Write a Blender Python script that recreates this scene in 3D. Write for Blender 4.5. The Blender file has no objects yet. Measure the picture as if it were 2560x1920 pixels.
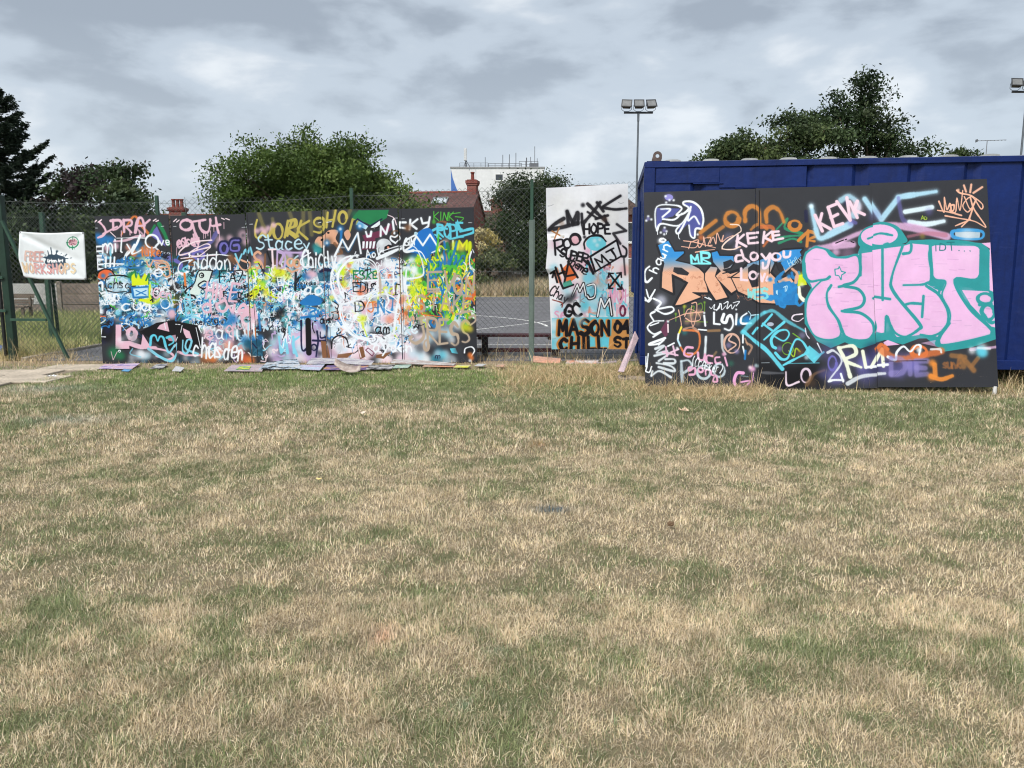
import bpy, bmesh, math, random
import numpy as np
from mathutils import Vector, Matrix

random.seed(11)
rng = np.random.default_rng(11)
R = math.radians
scene = bpy.context.scene
C = scene.collection

# ------------------------------------------------------------------ camera
CAM = Vector((0.0, 0.0, 1.5))
FPX, CX, CY = 1950.0, 1280.0, 960.0          # focal length and centre in photograph pixels
PITCH = math.atan(290.0 / FPX)               # looking slightly down
cam_data = bpy.data.cameras.new('camera')
cam_data.sensor_width = 36.0
cam_data.lens = 36.0 * FPX / 2560.0
cam_data.clip_end = 3000.0
camera = bpy.data.objects.new('camera', cam_data)
C.objects.link(camera)
camera.location = CAM
camera.rotation_euler = (math.pi / 2 - PITCH, 0, 0)
scene.camera = camera

# ------------------------------------------------------------------ sky and sun
SUN_EL, SUN_AZ = R(50), R(-150)              # azimuth measured from +Y (view direction), clockwise: behind, to the left
world = bpy.data.worlds.new('World')
scene.world = world
world.use_nodes = True
wt = world.node_tree
for n in list(wt.nodes): wt.nodes.remove(n)
def wn(t, **k):
    n = wt.nodes.new(t)
    for a, b in k.items(): setattr(n, a, b)
    return n
wl = wt.links.new
sky = wn('ShaderNodeTexSky', sky_type='NISHITA')
sky.sun_disc = False
sky.sun_elevation = SUN_EL
sky.sun_rotation = SUN_AZ
bg_sky = wn('ShaderNodeBackground'); bg_sky.inputs['Strength'].default_value = 0.1
wl(sky.outputs[0], bg_sky.inputs['Color'])
tc = wn('ShaderNodeTexCoord')
sep = wn('ShaderNodeSeparateXYZ'); wl(tc.outputs['Generated'], sep.inputs[0])
def wm(op, a, b=None, c=None):
    n = wn('ShaderNodeMath', operation=op)
    for i, v in enumerate((a, b, c)):
        if v is None: continue
        if isinstance(v, (int, float)): n.inputs[i].default_value = v
        else: wl(v, n.inputs[i])
    return n.outputs[0]
zc = wm('MAXIMUM', sep.outputs[2], 0.0)
# cloud layer: noise over the sky dome, flattened a little the way a layer seen from below is
den = wm('ADD', wm('MULTIPLY', zc, 0.55), 0.45)
px_ = wm('DIVIDE', sep.outputs[0], den)
py_ = wm('DIVIDE', sep.outputs[1], den)
comb = wn('ShaderNodeCombineXYZ'); wl(px_, comb.inputs[0]); wl(py_, comb.inputs[1]); wl(wm('MULTIPLY', zc, 3.8), comb.inputs[2])
def wnoise(scale, detail, rough, dist, off):
    mp = wn('ShaderNodeMapping'); mp.inputs['Location'].default_value = off
    wl(comb.outputs[0], mp.inputs[0])
    n = wn('ShaderNodeTexNoise'); n.inputs['Scale'].default_value = scale
    n.inputs['Detail'].default_value = detail; n.inputs['Roughness'].default_value = rough
    n.inputs['Distortion'].default_value = dist
    wl(mp.outputs[0], n.inputs['Vector'])
    return n.outputs['Fac']
n1 = wnoise(1.5, 3.0, 0.45, 0.0, (4.7, 4.4, 0.4))
n2 = wnoise(4.2, 6.0, 0.50, 0.15, (7.3, 2.2, 1.1))
mixn = wm('MULTIPLY_ADD', n2, 0.5, wm('MULTIPLY', n1, 0.5))
ramp = wn('ShaderNodeValToRGB')
cr = ramp.color_ramp
cr.interpolation = 'EASE'
cr.elements[0].position = 0.415; cr.elements[0].color = (0.285, 0.325, 0.375, 1)
cr.elements[1].position = 0.63; cr.elements[1].color = (0.66, 0.69, 0.715, 1)
e = cr.elements.new(0.515); e.color = (0.43, 0.485, 0.545, 1)
wl(mixn, ramp.inputs[0])
# clouds pale towards the horizon, as the layer is seen edge-on through the air
hz = wn('ShaderNodeMapRange'); hz.inputs['From Min'].default_value = 0.0; hz.inputs['From Max'].default_value = 0.26
hz.inputs['To Min'].default_value = 0.6; hz.inputs['To Max'].default_value = 0.0
wl(zc, hz.inputs['Value'])
mixc = wn('ShaderNodeMix', data_type='RGBA')
wl(hz.outputs[0], mixc.inputs['Factor']); wl(ramp.outputs[0], mixc.inputs['A'])
mixc.inputs['B'].default_value = (0.52, 0.575, 0.63, 1)
bg_cl = wn('ShaderNodeBackground'); bg_cl.inputs['Strength'].default_value = 0.84
wl(mixc.outputs['Result'], bg_cl.inputs['Color'])
mixs = wn('ShaderNodeMixShader'); mixs.inputs[0].default_value = 0.9
wl(bg_sky.outputs[0], mixs.inputs[1]); wl(bg_cl.outputs[0], mixs.inputs[2])
wo = wn('ShaderNodeOutputWorld'); wl(mixs.outputs[0], wo.inputs[0])

sun_data = bpy.data.lights.new('sun', 'SUN')
sun_data.energy = 2.5
sun_data.angle = R(22)
sun_data.color = (1.0, 0.95, 0.88)
sun = bpy.data.objects.new('sun', sun_data)
C.objects.link(sun)
sdir = Vector((math.sin(SUN_AZ) * math.cos(SUN_EL), math.cos(SUN_AZ) * math.cos(SUN_EL), math.sin(SUN_EL)))
sun.rotation_euler = sdir.to_track_quat('Z', 'Y').to_euler()
sun.location = (0, 0, 30)

vs = scene.view_settings
vs.view_transform = 'Standard'
vs.look = 'None'
vs.exposure = 0.7
vs.gamma = 1.0
vs.use_curve_mapping = False
scene.render.engine = 'CYCLES'
scene.cycles.max_bounces = 6
scene.cycles.diffuse_bounces = 3
scene.cycles.glossy_bounces = 3
scene.cycles.transparent_max_bounces = 8
scene.cycles.use_denoising = True
scene.cycles.filter_width = 1.1

# ------------------------------------------------------------------ measuring helpers
_c, _s = math.cos(PITCH), math.sin(PITCH)
def ray(px, py):
    u, v = (px - CX) / FPX, (CY - py) / FPX
    return Vector((u, _c + v * _s, -_s + v * _c))
def at(px, py, y):
    """point on the sight line through a photograph pixel at distance y"""
    r = ray(px, py)
    return CAM + r * (y / r.y)
def gr(px, py, z=0.0):
    """where the sight line meets the level z"""
    r = ray(px, py)
    return CAM + r * ((z - CAM.z) / r.z)

# ------------------------------------------------------------------ materials
def srgb(c):
    return tuple((v / 12.92 if v <= 0.04045 else ((v + 0.055) / 1.055) ** 2.4) for v in c[:3])
def hexc(h):
    return srgb(tuple(int(h[i:i + 2], 16) / 255 for i in (0, 2, 4)))
MATS = {}
def mat(name, col, rough=0.8, spec=0.3, metal=0.0, var=0.12, scale=6.0, col2=None, bump=0.0, bscale=None,
        stretch=(1, 1, 1), trans=0.0, fine=0.0):
    """procedural material: a base colour broken up by two sizes of noise"""
    if name in MATS: return MATS[name]
    m = bpy.data.materials.new(name); m.use_nodes = True
    t = m.node_tree; b = t.nodes['Principled BSDF']
    b.inputs['Roughness'].default_value = rough
    b.inputs['Specular IOR Level'].default_value = spec
    b.inputs['Metallic'].default_value = metal
    tcn = t.nodes.new('ShaderNodeTexCoord')
    mp = t.nodes.new('ShaderNodeMapping'); mp.inputs['Scale'].default_value = stretch
    t.links.new(tcn.outputs['Object'], mp.inputs[0])
    n = t.nodes.new('ShaderNodeTexNoise'); n.inputs['Scale'].default_value = scale
    n.inputs['Detail'].default_value = 8; n.inputs['Roughness'].default_value = 0.65
    t.links.new(mp.outputs[0], n.inputs['Vector'])
    r = t.nodes.new('ShaderNodeValToRGB')
    c2 = col2 if col2 else tuple(v * (1 - var * 2) for v in col)
    c1 = tuple(min(1, v * (1 + var)) for v in col)
    r.color_ramp.elements[0].position = 0.32; r.color_ramp.elements[0].color = (*c2, 1)
    r.color_ramp.elements[1].position = 0.66; r.color_ramp.elements[1].color = (*c1, 1)
    t.links.new(n.outputs['Fac'], r.inputs[0])
    src = r.outputs[0]
    if fine:
        n3 = t.nodes.new('ShaderNodeTexNoise'); n3.inputs['Scale'].default_value = scale * 14
        n3.inputs['Detail'].default_value = 3
        t.links.new(mp.outputs[0], n3.inputs['Vector'])
        mr = t.nodes.new('ShaderNodeMapRange'); mr.inputs['From Min'].default_value = 0.3; mr.inputs['From Max'].default_value = 0.7
        mr.inputs['To Min'].default_value = 1 - fine; mr.inputs['To Max'].default_value = 1 + fine
        t.links.new(n3.outputs['Fac'], mr.inputs['Value'])
        mx = t.nodes.new('ShaderNodeVectorMath'); mx.operation = 'SCALE'
        t.links.new(src, mx.inputs[0]); t.links.new(mr.outputs[0], mx.inputs['Scale'])
        src = mx.outputs[0]
    t.links.new(src, b.inputs['Base Color'])
    if bump:
        n2 = t.nodes.new('ShaderNodeTexNoise'); n2.inputs['Scale'].default_value = bscale or scale * 5
        n2.inputs['Detail'].default_value = 4
        t.links.new(mp.outputs[0], n2.inputs['Vector'])
        bp = t.nodes.new('ShaderNodeBump'); bp.inputs['Strength'].default_value = bump; bp.inputs['Distance'].default_value = 0.02
        t.links.new(n2.outputs['Fac'], bp.inputs['Height']); t.links.new(bp.outputs[0], b.inputs['Normal'])
    MATS[name] = m
    return m

def attr_mat(name, attr='col', rough=0.85, spec=0.15, trans=0.25, noise=0.0):
    """colour read from a mesh attribute (blades, leaves), some light passing through"""
    if name in MATS: return MATS[name]
    m = bpy.data.materials.new(name); m.use_nodes = True
    t = m.node_tree; b = t.nodes['Principled BSDF']; out = t.nodes['Material Output']
    b.inputs['Roughness'].default_value = rough
    b.inputs['Specular IOR Level'].default_value = spec
    a = t.nodes.new('ShaderNodeAttribute'); a.attribute_name = attr
    t.links.new(a.outputs['Color'], b.inputs['Base Color'])
    if trans:
        tr = t.nodes.new('ShaderNodeBsdfTranslucent'); t.links.new(a.outputs['Color'], tr.inputs['Color'])
        ms = t.nodes.new('ShaderNodeMixShader'); ms.inputs[0].default_value = trans
        t.links.new(b.outputs[0], ms.inputs[1]); t.links.new(tr.outputs[0], ms.inputs[2])
        t.links.new(ms.outputs[0], out.inputs['Surface'])
    MATS[name] = m
    return m

def brick_mat(name, c1, c2, mortar, scale=1.0, bw=0.215, bh=0.065, ms=0.010, rough=0.9):
    if name in MATS: return MATS[name]
    m = bpy.data.materials.new(name); m.use_nodes = True
    t = m.node_tree; b = t.nodes['Principled BSDF']; b.inputs['Roughness'].default_value = rough
    b.inputs['Specular IOR Level'].default_value = 0.15
    uv = t.nodes.new('ShaderNodeUVMap'); uv.uv_map = 'UVMap'
    br = t.nodes.new('ShaderNodeTexBrick'); br.inputs['Scale'].default_value = scale
    br.inputs['Brick Width'].default_value = bw + ms; br.inputs['Row Height'].default_value = bh + ms
    br.inputs['Mortar Size'].default_value = ms
    br.inputs['Color1'].default_value = (*c1, 1); br.inputs['Color2'].default_value = (*c2, 1); br.inputs['Mortar'].default_value = (*mortar, 1)
    t.links.new(uv.outputs[0], br.inputs['Vector'])
    n = t.nodes.new('ShaderNodeTexNoise'); n.inputs['Scale'].default_value = 1.3; n.inputs['Detail'].default_value = 7
    t.links.new(uv.outputs[0], n.inputs['Vector'])
    mr = t.nodes.new('ShaderNodeMapRange'); mr.inputs['To Min'].default_value = 0.6; mr.inputs['To Max'].default_value = 1.35
    t.links.new(n.outputs['Fac'], mr.inputs['Value'])
    mx = t.nodes.new('ShaderNodeVectorMath'); mx.operation = 'SCALE'
    t.links.new(br.outputs['Color'], mx.inputs[0]); t.links.new(mr.outputs[0], mx.inputs['Scale'])
    t.links.new(mx.outputs[0], b.inputs['Base Color'])
    MATS[name] = m
    return m

# ------------------------------------------------------------------ mesh helpers
def root_matrix(o):
    while o.parent is not None: o = o.parent
    return Matrix.Translation(o.location) @ o.rotation_euler.to_matrix().to_4x4()
class MB:
    """collects shapes; build() links them as ONE mesh object"""
    def __init__(s): s.v = []; s.f = []
    def add(s, vs, fs):
        o = len(s.v); s.v += [tuple(v) for v in vs]; s.f += [tuple(i + o for i in f) for f in fs]; return s
    def box(s, x0, y0, z0, x1, y1, z1, M=None, ch=0.0):
        if ch > 0:
            bm = bmesh.new()
            bmesh.ops.create_cube(bm, size=1)
            bmesh.ops.scale(bm, vec=(x1 - x0, y1 - y0, z1 - z0), verts=bm.verts)
            bmesh.ops.bevel(bm, geom=bm.edges[:], offset=ch, segments=1, affect='EDGES', profile=0.5)
            bmesh.ops.translate(bm, vec=((x0 + x1) / 2, (y0 + y1) / 2, (z0 + z1) / 2), verts=bm.verts)
            bm.verts.index_update()
            vs = [v.co.copy() for v in bm.verts]; fs = [[v.index for v in f.verts] for f in bm.faces]
            bm.free()
        else:
            vs = [Vector(p) for p in ((x0, y0, z0), (x1, y0, z0), (x1, y1, z0), (x0, y1, z0), (x0, y0, z1), (x1, y0, z1), (x1, y1, z1), (x0, y1, z1))]
            fs = [(3, 2, 1, 0), (4, 5, 6, 7), (0, 1, 5, 4), (1, 2, 6, 5), (2, 3, 7, 6), (3, 0, 4, 7)]
        if M is not None: vs = [M @ v for v in vs]
        return s.add(vs, fs)
    def prism(s, prof, a, b, M=None):
        """profile of (x, z) pairs pushed from y=a to y=b"""
        n = len(prof)
        vs = [Vector((p[0], a, p[1])) for p in prof] + [Vector((p[0], b, p[1])) for p in prof]
        fs = [(i, (i + 1) % n, n + (i + 1) % n, n + i) for i in range(n)] + [tuple(range(n - 1, -1, -1)), tuple(range(n, 2 * n))]
        if M is not None: vs = [M @ v for v in vs]
        return s.add(vs, fs)
    def tube(s, pts, rad, n=8, cap=True, squash=None):
        pts = [Vector(p) for p in pts]
        rr = rad if isinstance(rad, (list, tuple)) else [rad] * len(pts)
        vs, fs = [], []
        up = None
        for i, p in enumerate(pts):
            d = (pts[min(i + 1, len(pts) - 1)] - pts[max(i - 1, 0)]).normalized()
            if up is None: up = Vector((0, 0, 1)) if abs(d.z) < 0.9 else Vector((1, 0, 0))
            a = d.cross(up).normalized(); b = a.cross(d).normalized(); up = b
            for k in range(n):
                an = 2 * math.pi * k / n
                vs.append(p + a * math.cos(an) * rr[i] + b * math.sin(an) * rr[i])
        for i in range(len(pts) - 1):
            for k in range(n):
                fs.append((i * n + k, i * n + (k + 1) % n, (i + 1) * n + (k + 1) % n, (i + 1) * n + k))
        if cap: fs += [tuple(range(n - 1, -1, -1)), tuple(range((len(pts) - 1) * n, len(pts) * n))]
        return s.add(vs, fs)
    def bar(s, p, q, w, d, up=(0, 0, 1)):
        """rectangular bar from p to q, w across, d deep"""
        p, q = Vector(p), Vector(q); ax = (q - p); L = ax.length; ax.normalize()
        u = Vector(up); a = ax.cross(u)
        if a.length < 1e-3: a = ax.cross(Vector((0, 1, 0)))
        a.normalize(); b = a.cross(ax).normalized()
        M = Matrix((a, b, ax)).transposed().to_4x4(); M.translation = p
        return s.box(-w / 2, -d / 2, 0, w / 2, d / 2, L, M)
    def build(s, name, m, parent=None, smooth=False, uv=None, world=False):
        me = bpy.data.meshes.new(name)
        vv = s.v
        if world and parent is not None:
            Mi = root_matrix(parent).inverted(); vv = [tuple(Mi @ Vector(v)) for v in s.v]
        me.from_pydata(vv, [], s.f); me.update()
        if m is not None: me.materials.append(m)
        o = bpy.data.objects.new(name, me); C.objects.link(o)
        if smooth: me.polygons.foreach_set('use_smooth', [True] * len(me.polygons))
        if uv: box_uv(me)
        if parent is not None: o.parent = parent
        return o
def box_uv(me):
    l = me.uv_layers.new(name='UVMap')
    for p in me.polygons:
        n = p.normal
        for li in p.loop_indices:
            co = me.vertices[me.loops[li].vertex_index].co
            h = Vector((-n.y, n.x)) ; 
            if h.length < 1e-3: uvv = (co.x, co.y)
            else:
                h.normalize(); sl = math.sqrt(max(1e-4, 1 - n.z * n.z))
                uvv = (co.x * h.x + co.y * h.y, co.z / sl)
            l.data[li].uv = uvv
def tag(o, label=None, cat=None, group=None, kind=None):
    if label: o['label'] = label
    if cat: o['category'] = cat
    if group: o['group'] = group
    if kind: o['kind'] = kind
    return o
def thing(name, label, cat, loc=(0, 0, 0), rz=0.0, group=None):
    o = bpy.data.objects.new(name, None); C.objects.link(o)
    o.empty_display_size = 0.2
    o.location = loc; o.rotation_euler = (0, 0, rz)
    return tag(o, label, cat, group)
def fast_mesh(name, verts, faces, m, parent=None, col=None, smooth=False):
    """numpy mesh: verts (N,3), faces (M,k) all of one size; col per vertex (N,3)"""
    me = bpy.data.meshes.new(name)
    if parent is not None:
        Mi = np.array(root_matrix(parent).inverted()); verts = verts @ Mi[:3, :3].T + Mi[:3, 3]
    nv, nf, k = len(verts), len(faces), faces.shape[1]
    me.vertices.add(nv); me.vertices.foreach_set('co', np.ascontiguousarray(verts, dtype=np.float32).ravel())
    me.loops.add(nf * k); me.loops.foreach_set('vertex_index', np.ascontiguousarray(faces, dtype=np.int32).ravel())
    me.polygons.add(nf); me.polygons.foreach_set('loop_start', np.arange(0, nf * k, k, dtype=np.int32))
    try: me.polygons.foreach_set('loop_total', np.full(nf, k, dtype=np.int32))
    except Exception: pass
    me.update(calc_edges=True)
    if col is not None:
        a = me.color_attributes.new('col', 'FLOAT_COLOR', 'POINT')
        a.data.foreach_set('color', np.concatenate([col, np.ones((nv, 1))], 1).astype(np.float32).ravel())
    if smooth: me.polygons.foreach_set('use_smooth', np.ones(nf, dtype=bool))
    me.materials.append(m)
    o = bpy.data.objects.new(name, me); C.objects.link(o)
    if parent is not None: o.parent = parent
    return o
def copy_tree(o, parent=None):
    c = o.copy(); C.objects.link(c); c.parent = parent
    for ch in list(o.children): copy_tree(ch, c)
    return c

# value noise for scattering and patches
_perm = np.random.default_rng(5).random((256, 256))
def vnoise(x, y):
    xi, yi = np.floor(x).astype(int), np.floor(y).astype(int)
    fx, fy = x - xi, y - yi
    fx, fy = fx * fx * (3 - 2 * fx), fy * fy * (3 - 2 * fy)
    g = lambda a, b: _perm[a & 255, b & 255]
    return (g(xi, yi) * (1 - fx) + g(xi + 1, yi) * fx) * (1 - fy) + (g(xi, yi + 1) * (1 - fx) + g(xi + 1, yi + 1) * fx) * fy
def fbm(x, y, o=4):
    s, a, t = 0, 0.5, 0
    for i in range(o):
        s = s + a * vnoise(x + 17.3 * i, y + 9.1 * i); t += a; x, y, a = x * 2.03, y * 2.03, a * 0.5
    return s / t

# ================================================================== SETTING: ground, lawn, court, path, bank
def smooth01(t): t = np.clip(t, 0, 1); return t * t * (3 - 2 * t)
def lawn_h(x, y):
    return 0.05 * (fbm(x * 0.35 + 3, y * 0.35 + 8, 3) - 0.5) * smooth01((11.5 - y) / 3)

# green and dry patches of the lawn: (photo px x, y, half sizes in px, strength)
_patch = [(600, 1180, 230, 42, .75), (500, 945, 420, 22, .7), (1250, 965, 330, 40, .95), (1560, 1010, 300, 26, .6),
          (2350, 1035, 330, 46, .95), (2000, 1040, 260, 44, .7), (150, 1545, 150, 45, .7), (110, 1240, 130, 45, .35),
          (700, 1380, 60, 22, .5), (960, 1345, 90, 28, .45), (1790, 1445, 130, 30, .4), (2060, 1630, 150, 28, .5),
          (1100, 1100, 260, 50, .35), (250, 1020, 260, 45, .45), (420, 1720, 120, 34, .45), (1500, 1620, 120, 40, .35),
          (1400, 1850, 140, 40, .35), (600, 1600, 120, 30, .4), (2450, 1320, 120, 40, .35), (1750, 1110, 160, 30, .5),
          (1180, 1730, 120, 40, .45), (330, 1860, 120, 30, .45), (2400, 1560, 120, 40, .35),
          (1950, 1190, 260, 40, -.45), (1050, 1290, 360, 45, -.5), (250, 1450, 120, 25, -.6), (1850, 1340, 300, 40, -.4),
          (1560, 1330, 260, 40, -.4), (620, 1800, 200, 40, -.4), (1000, 1030, 160, 18, -.4), (1130, 1045, 200, 18, -.4),
          (2300, 1200, 260, 40, -.4), (1000, 1600, 300, 60, -.25), (300, 1130, 200, 22, -.35)]
PATCH = []
for (a, b, rx, ry, s_) in _patch:
    c0, c1, c2 = gr(a, b), gr(a + rx, b), gr(a, b - ry)
    PATCH.append((c0.x, c0.y, abs(c1.x - c0.x), abs(c2.y - c0.y), s_))
def greenness(x, y):
    w1, w2 = fbm(x * 1.5, y * 1.5, 3) - .5, fbm(x * 1.5 + 40, y * 1.5 + 7, 3) - .5
    g = 0.27 + 0.6 * (fbm(x * 0.8 + 11, y * 1.3, 4) - 0.5) + 0.9 * (fbm(x * 3.4, y * 3.8 + 5, 3) - 0.5) + 1.1 * (fbm(x * 8.5 + 7, y * 9.5, 2) - 0.5)
    g = g + 0.15 * smooth01((y - 5.8) / 3) + 0.2 * smooth01((y - 9.0) / 1.6)
    for (cx, cy, rx, ry, s_) in PATCH:
        d = ((x + w1 * rx * 1.2 - cx) / rx) ** 2 + ((y + w2 * ry * 1.2 - cy) / ry) ** 2
        g = g + s_ * 0.5 * np.exp(-d * 0.9)
    return np.clip(g, 0, 1)
def strip_bare(x, y):
    """worn strip of earth and hay along the foot of the left boards"""
    return smooth01((y - 11.35 + 0.25 * (fbm(x * 2, y * 2) - .5)) / 0.3) * smooth01((0.6 - x) / 1.0)
PATHPOLY = [tuple(gr(*p).xy) for p in ((-260, 1000), (-260, 927), (120, 926), (255, 913), (262, 917), (150, 938), (95, 953), (20, 972), (-100, 1010))]
def in_poly(x, y, poly):
    r = np.zeros(x.shape, bool); n = len(poly)
    for i in range(n):
        (x0, y0), (x1, y1) = poly[i], poly[(i + 1) % n]
        if y0 == y1: continue
        c = ((y0 > y) != (y1 > y)) & (x < (x1 - x0) * (y - y0) / (y1 - y0) + x0)
        r ^= c
    return r

# far ground to the horizon
g = MB(); g.add([(-900, -60, -.06), (900, -60, -.06), (900, 1500, -.06), (-900, 1500, -.06)], [(0, 1, 2, 3)])
tag(g.build('ground', mat('meadow', (0.16, 0.15, 0.075), 0.95, 0.1, var=0.2, scale=0.4, fine=0.3)), kind='structure')

# lawn sheet with its own soil and thatch colours
nx, ny = 300, 150
X, Y = np.meshgrid(np.linspace(-15, 15, nx), np.linspace(0.2, 12.62, ny))
gg = greenness(X, Y); bb = strip_bare(X, Y)
soil = np.array([0.20, 0.165, 0.11]); mossy = np.array([0.09, 0.105, 0.045]); earth = np.array([0.27, 0.21, 0.145])
lc = soil[None, None] * (1 - gg[..., None]) + mossy[None, None] * gg[..., None]
lc = lc * (1 - bb[..., None]) + earth[None, None] * bb[..., None]
lc = lc * (0.75 + 0.5 * fbm(X * 9, Y * 9, 3))[..., None]
vv = np.stack([X, Y, lawn_h(X, Y)], -1).reshape(-1, 3)
idx = np.arange(nx * ny).reshape(ny, nx)
ff = np.stack([idx[:-1, :-1], idx[:-1, 1:], idx[1:, 1:], idx[1:, :-1]], -1).reshape(-1, 4)
tag(fast_mesh('lawn', vv, ff, attr_mat('lawn_soil', trans=0, rough=0.95), col=lc.reshape(-1, 3), smooth=True), kind='structure')

def blades(name, P, L, W, lean, az, col, m, segs=2, curl=0.6, tipcol=None, zig=0.0):
    """P (n,3) roots; L lengths; W widths; lean from upright (rad); az heading; one tapering ribbon each"""
    n = len(P); L, W, lean, az = [np.broadcast_to(np.asarray(a, float), (n,)) for a in (L, W, lean, az)]
    dirx, diry = np.cos(az), np.sin(az)
    fa = az + math.pi / 2 + rng.normal(0, 0.6, n)          # the flat of the blade turns
    sx, sy = np.cos(fa), np.sin(fa)
    ring = []; cur = P.copy(); ang = lean * (1 - curl * 0.5)
    k = segs
    vs = []
    for i in range(k + 1):
        w = W * (1 - (i / k) ** 1.6) * 0.5
        if i < k:
            vs.append(np.stack([cur[:, 0] - sx * w, cur[:, 1] - sy * w, cur[:, 2]], -1))
            vs.append(np.stack([cur[:, 0] + sx * w, cur[:, 1] + sy * w, cur[:, 2]], -1))
            st = L / k
            cur = cur + np.stack([dirx * np.sin(ang) * st, diry * np.sin(ang) * st, np.cos(ang) * st], -1)
            ang = np.minimum(ang + lean * curl / k * 1.5 + rng.normal(0, 0.12, n), 1.75)
            cur[:, 2] = np.maximum(cur[:, 2], P[:, 2] + 0.003)
        else: vs.append(cur)
    V = np.stack(vs, 1); m_ = V.shape[1]                    # (n, 2k+1, 3)
    f = []
    for i in range(k - 1):
        a = 2 * i; f += [(a, a + 1, a + 3), (a, a + 3, a + 2)]
    a = 2 * (k - 1); f += [(a, a + 1, a + 2)]
    F = (np.array(f)[None] + (np.arange(n) * m_)[:, None, None]).reshape(-1, 3)
    cc = np.repeat(col[:, None, :], m_, 1)
    if tipcol is not None:
        t = np.array([min(1.0, (i // 2) / k) for i in range(m_)])[None, :, None]
        cc = cc * (1 - t) + tipcol[:, None, :] * t
    return fast_mesh(name, V.reshape(-1, 3), F, m, col=cc.reshape(-1, 3))

STRAW = np.array([1.06, 1.045, 1.01]) * np.array([(0.68, 0.58, 0.425), (0.59, 0.49, 0.345), (0.77, 0.69, 0.53), (0.46, 0.38, 0.265), (0.62, 0.52, 0.35), (0.35, 0.29, 0.20), (0.72, 0.61, 0.49)])
GREEN = np.array([0.98, 1.02, 0.95]) * np.array([(0.155, 0.205, 0.085), (0.20, 0.25, 0.115), (0.11, 0.165, 0.065), (0.27, 0.295, 0.155), (0.18, 0.23, 0.135)])
def grass_cols(n, g, lift=1.0):
    isg = rng.random(n) < np.clip(g * 1.15 - 0.06, 0.04, 0.96)
    s = STRAW[rng.integers(0, len(STRAW), n)] * (0.92 + 0.4 * rng.random((n, 1)))
    gcol = GREEN[rng.integers(0, len(GREEN), n)] * (0.85 + 0.5 * rng.random((n, 1)))
    mixk = rng.random((n, 1)) * 0.35
    gcol = gcol * (1 - mixk) + s * mixk
    return np.where(isg[:, None], gcol, s) * lift

STAINS = [(1378, 1276, 44, 8, (0.03, 0.11, 0.18), 1.05), (955, 1592, 30, 26, (0.75, 0.33, 0.22), .35), (180, 1052, 110, 10, (0.5, 0.58, 0.58), .35),
          (1350, 1116, 26, 8, (0.62, 0.25, 0.12), .4), (480, 1090, 80, 10, (0.5, 0.58, 0.58), .15), (1240, 1632, 34, 9, (0.12, 0.36, 0.26), .35),
          (1155, 1770, 26, 16, (0.10, 0.32, 0.24), .4), (110, 975, 110, 9, (0.55, 0.62, 0.62), .3)]
def stain(c, x, y):
    for (a, b, rx, ry, col, s_) in STAINS:
        c0, c1, c2 = gr(a, b), gr(a + rx, b), gr(a, b - ry)
        d = ((x - c0.x) / (c1.x - c0.x)) ** 2 + ((y - c0.y) / (c2.y - c0.y)) ** 2
        k = (s_ * np.exp(-d) * (0.6 + 0.8 * rng.random(len(x))))[:, None].clip(0, 1)
        c = c * (1 - k) + np.array(col) * k
    return c
grass_m = attr_mat('grass_blades', rough=0.7, spec=0.12, trans=0.3)
def lawn_zone(name, y0, y1, n, l0, l1, w, label, segs=2):
    n2 = int(n * 1.25)
    y = np.sqrt(rng.random(n2) * (y1 ** 2 - y0 ** 2) + y0 ** 2)
    x = (rng.random(n2) * 2 - 1) * (y * 0.69 + 0.9)
    keep = ~in_poly(x, y, PATHPOLY) & (rng.random(n2) > 0.85 * strip_bare(x, y))
    x, y = x[keep][:n], y[keep][:n]; n = len(x)
    g_ = greenness(x, y)
    clump = fbm(x * 9, y * 9, 3)
    L = (l0 + (l1 - l0) * rng.random(n) ** 1.5) * (0.35 + 1.3 * clump)
    head = 6.28 * fbm(x * 2.2 + 31, y * 2.2, 2) * 2.0 + rng.normal(0, 2.0, n)
    lean = np.clip(rng.normal(0.9, 0.45, n), 0.03, 1.55)
    P = np.stack([x, y, lawn_h(x, y) - 0.004], -1)
    c = grass_cols(n, g_)
    fresh = (smooth01((y - 9.0) / 1.6) * (c[:, 1] > c[:, 0]))[:, None]      # watered by less wear near the boards
    c = stain(c * (1 - fresh) + c * np.array([1.0, 1.16, .85]) * fresh, x, y)
    c = c * (0.66 + 0.68 * fbm(x * 8 + 3, y * 8, 3))[:, None]
    tag(blades(name, P, L, w * (0.7 + 0.6 * rng.random(n)), lean, head, c, grass_m, segs=segs), label, 'grass', kind='stuff')
lawn_zone('lawn_grass', 1.7, 3.4, 250000, 0.02, 0.05, 0.0028, 'short straw-coloured mown grass in the foreground of the lawn')
lawn_zone('lawn_grass', 3.4, 6.2, 220000, 0.022, 0.052, 0.0042, 'dry mown grass with green patches in the middle of the lawn')
lawn_zone('lawn_grass', 6.2, 12.2, 300000, 0.03, 0.06, 0.0085, 'greener mown grass towards the painted boards', segs=1)

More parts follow.
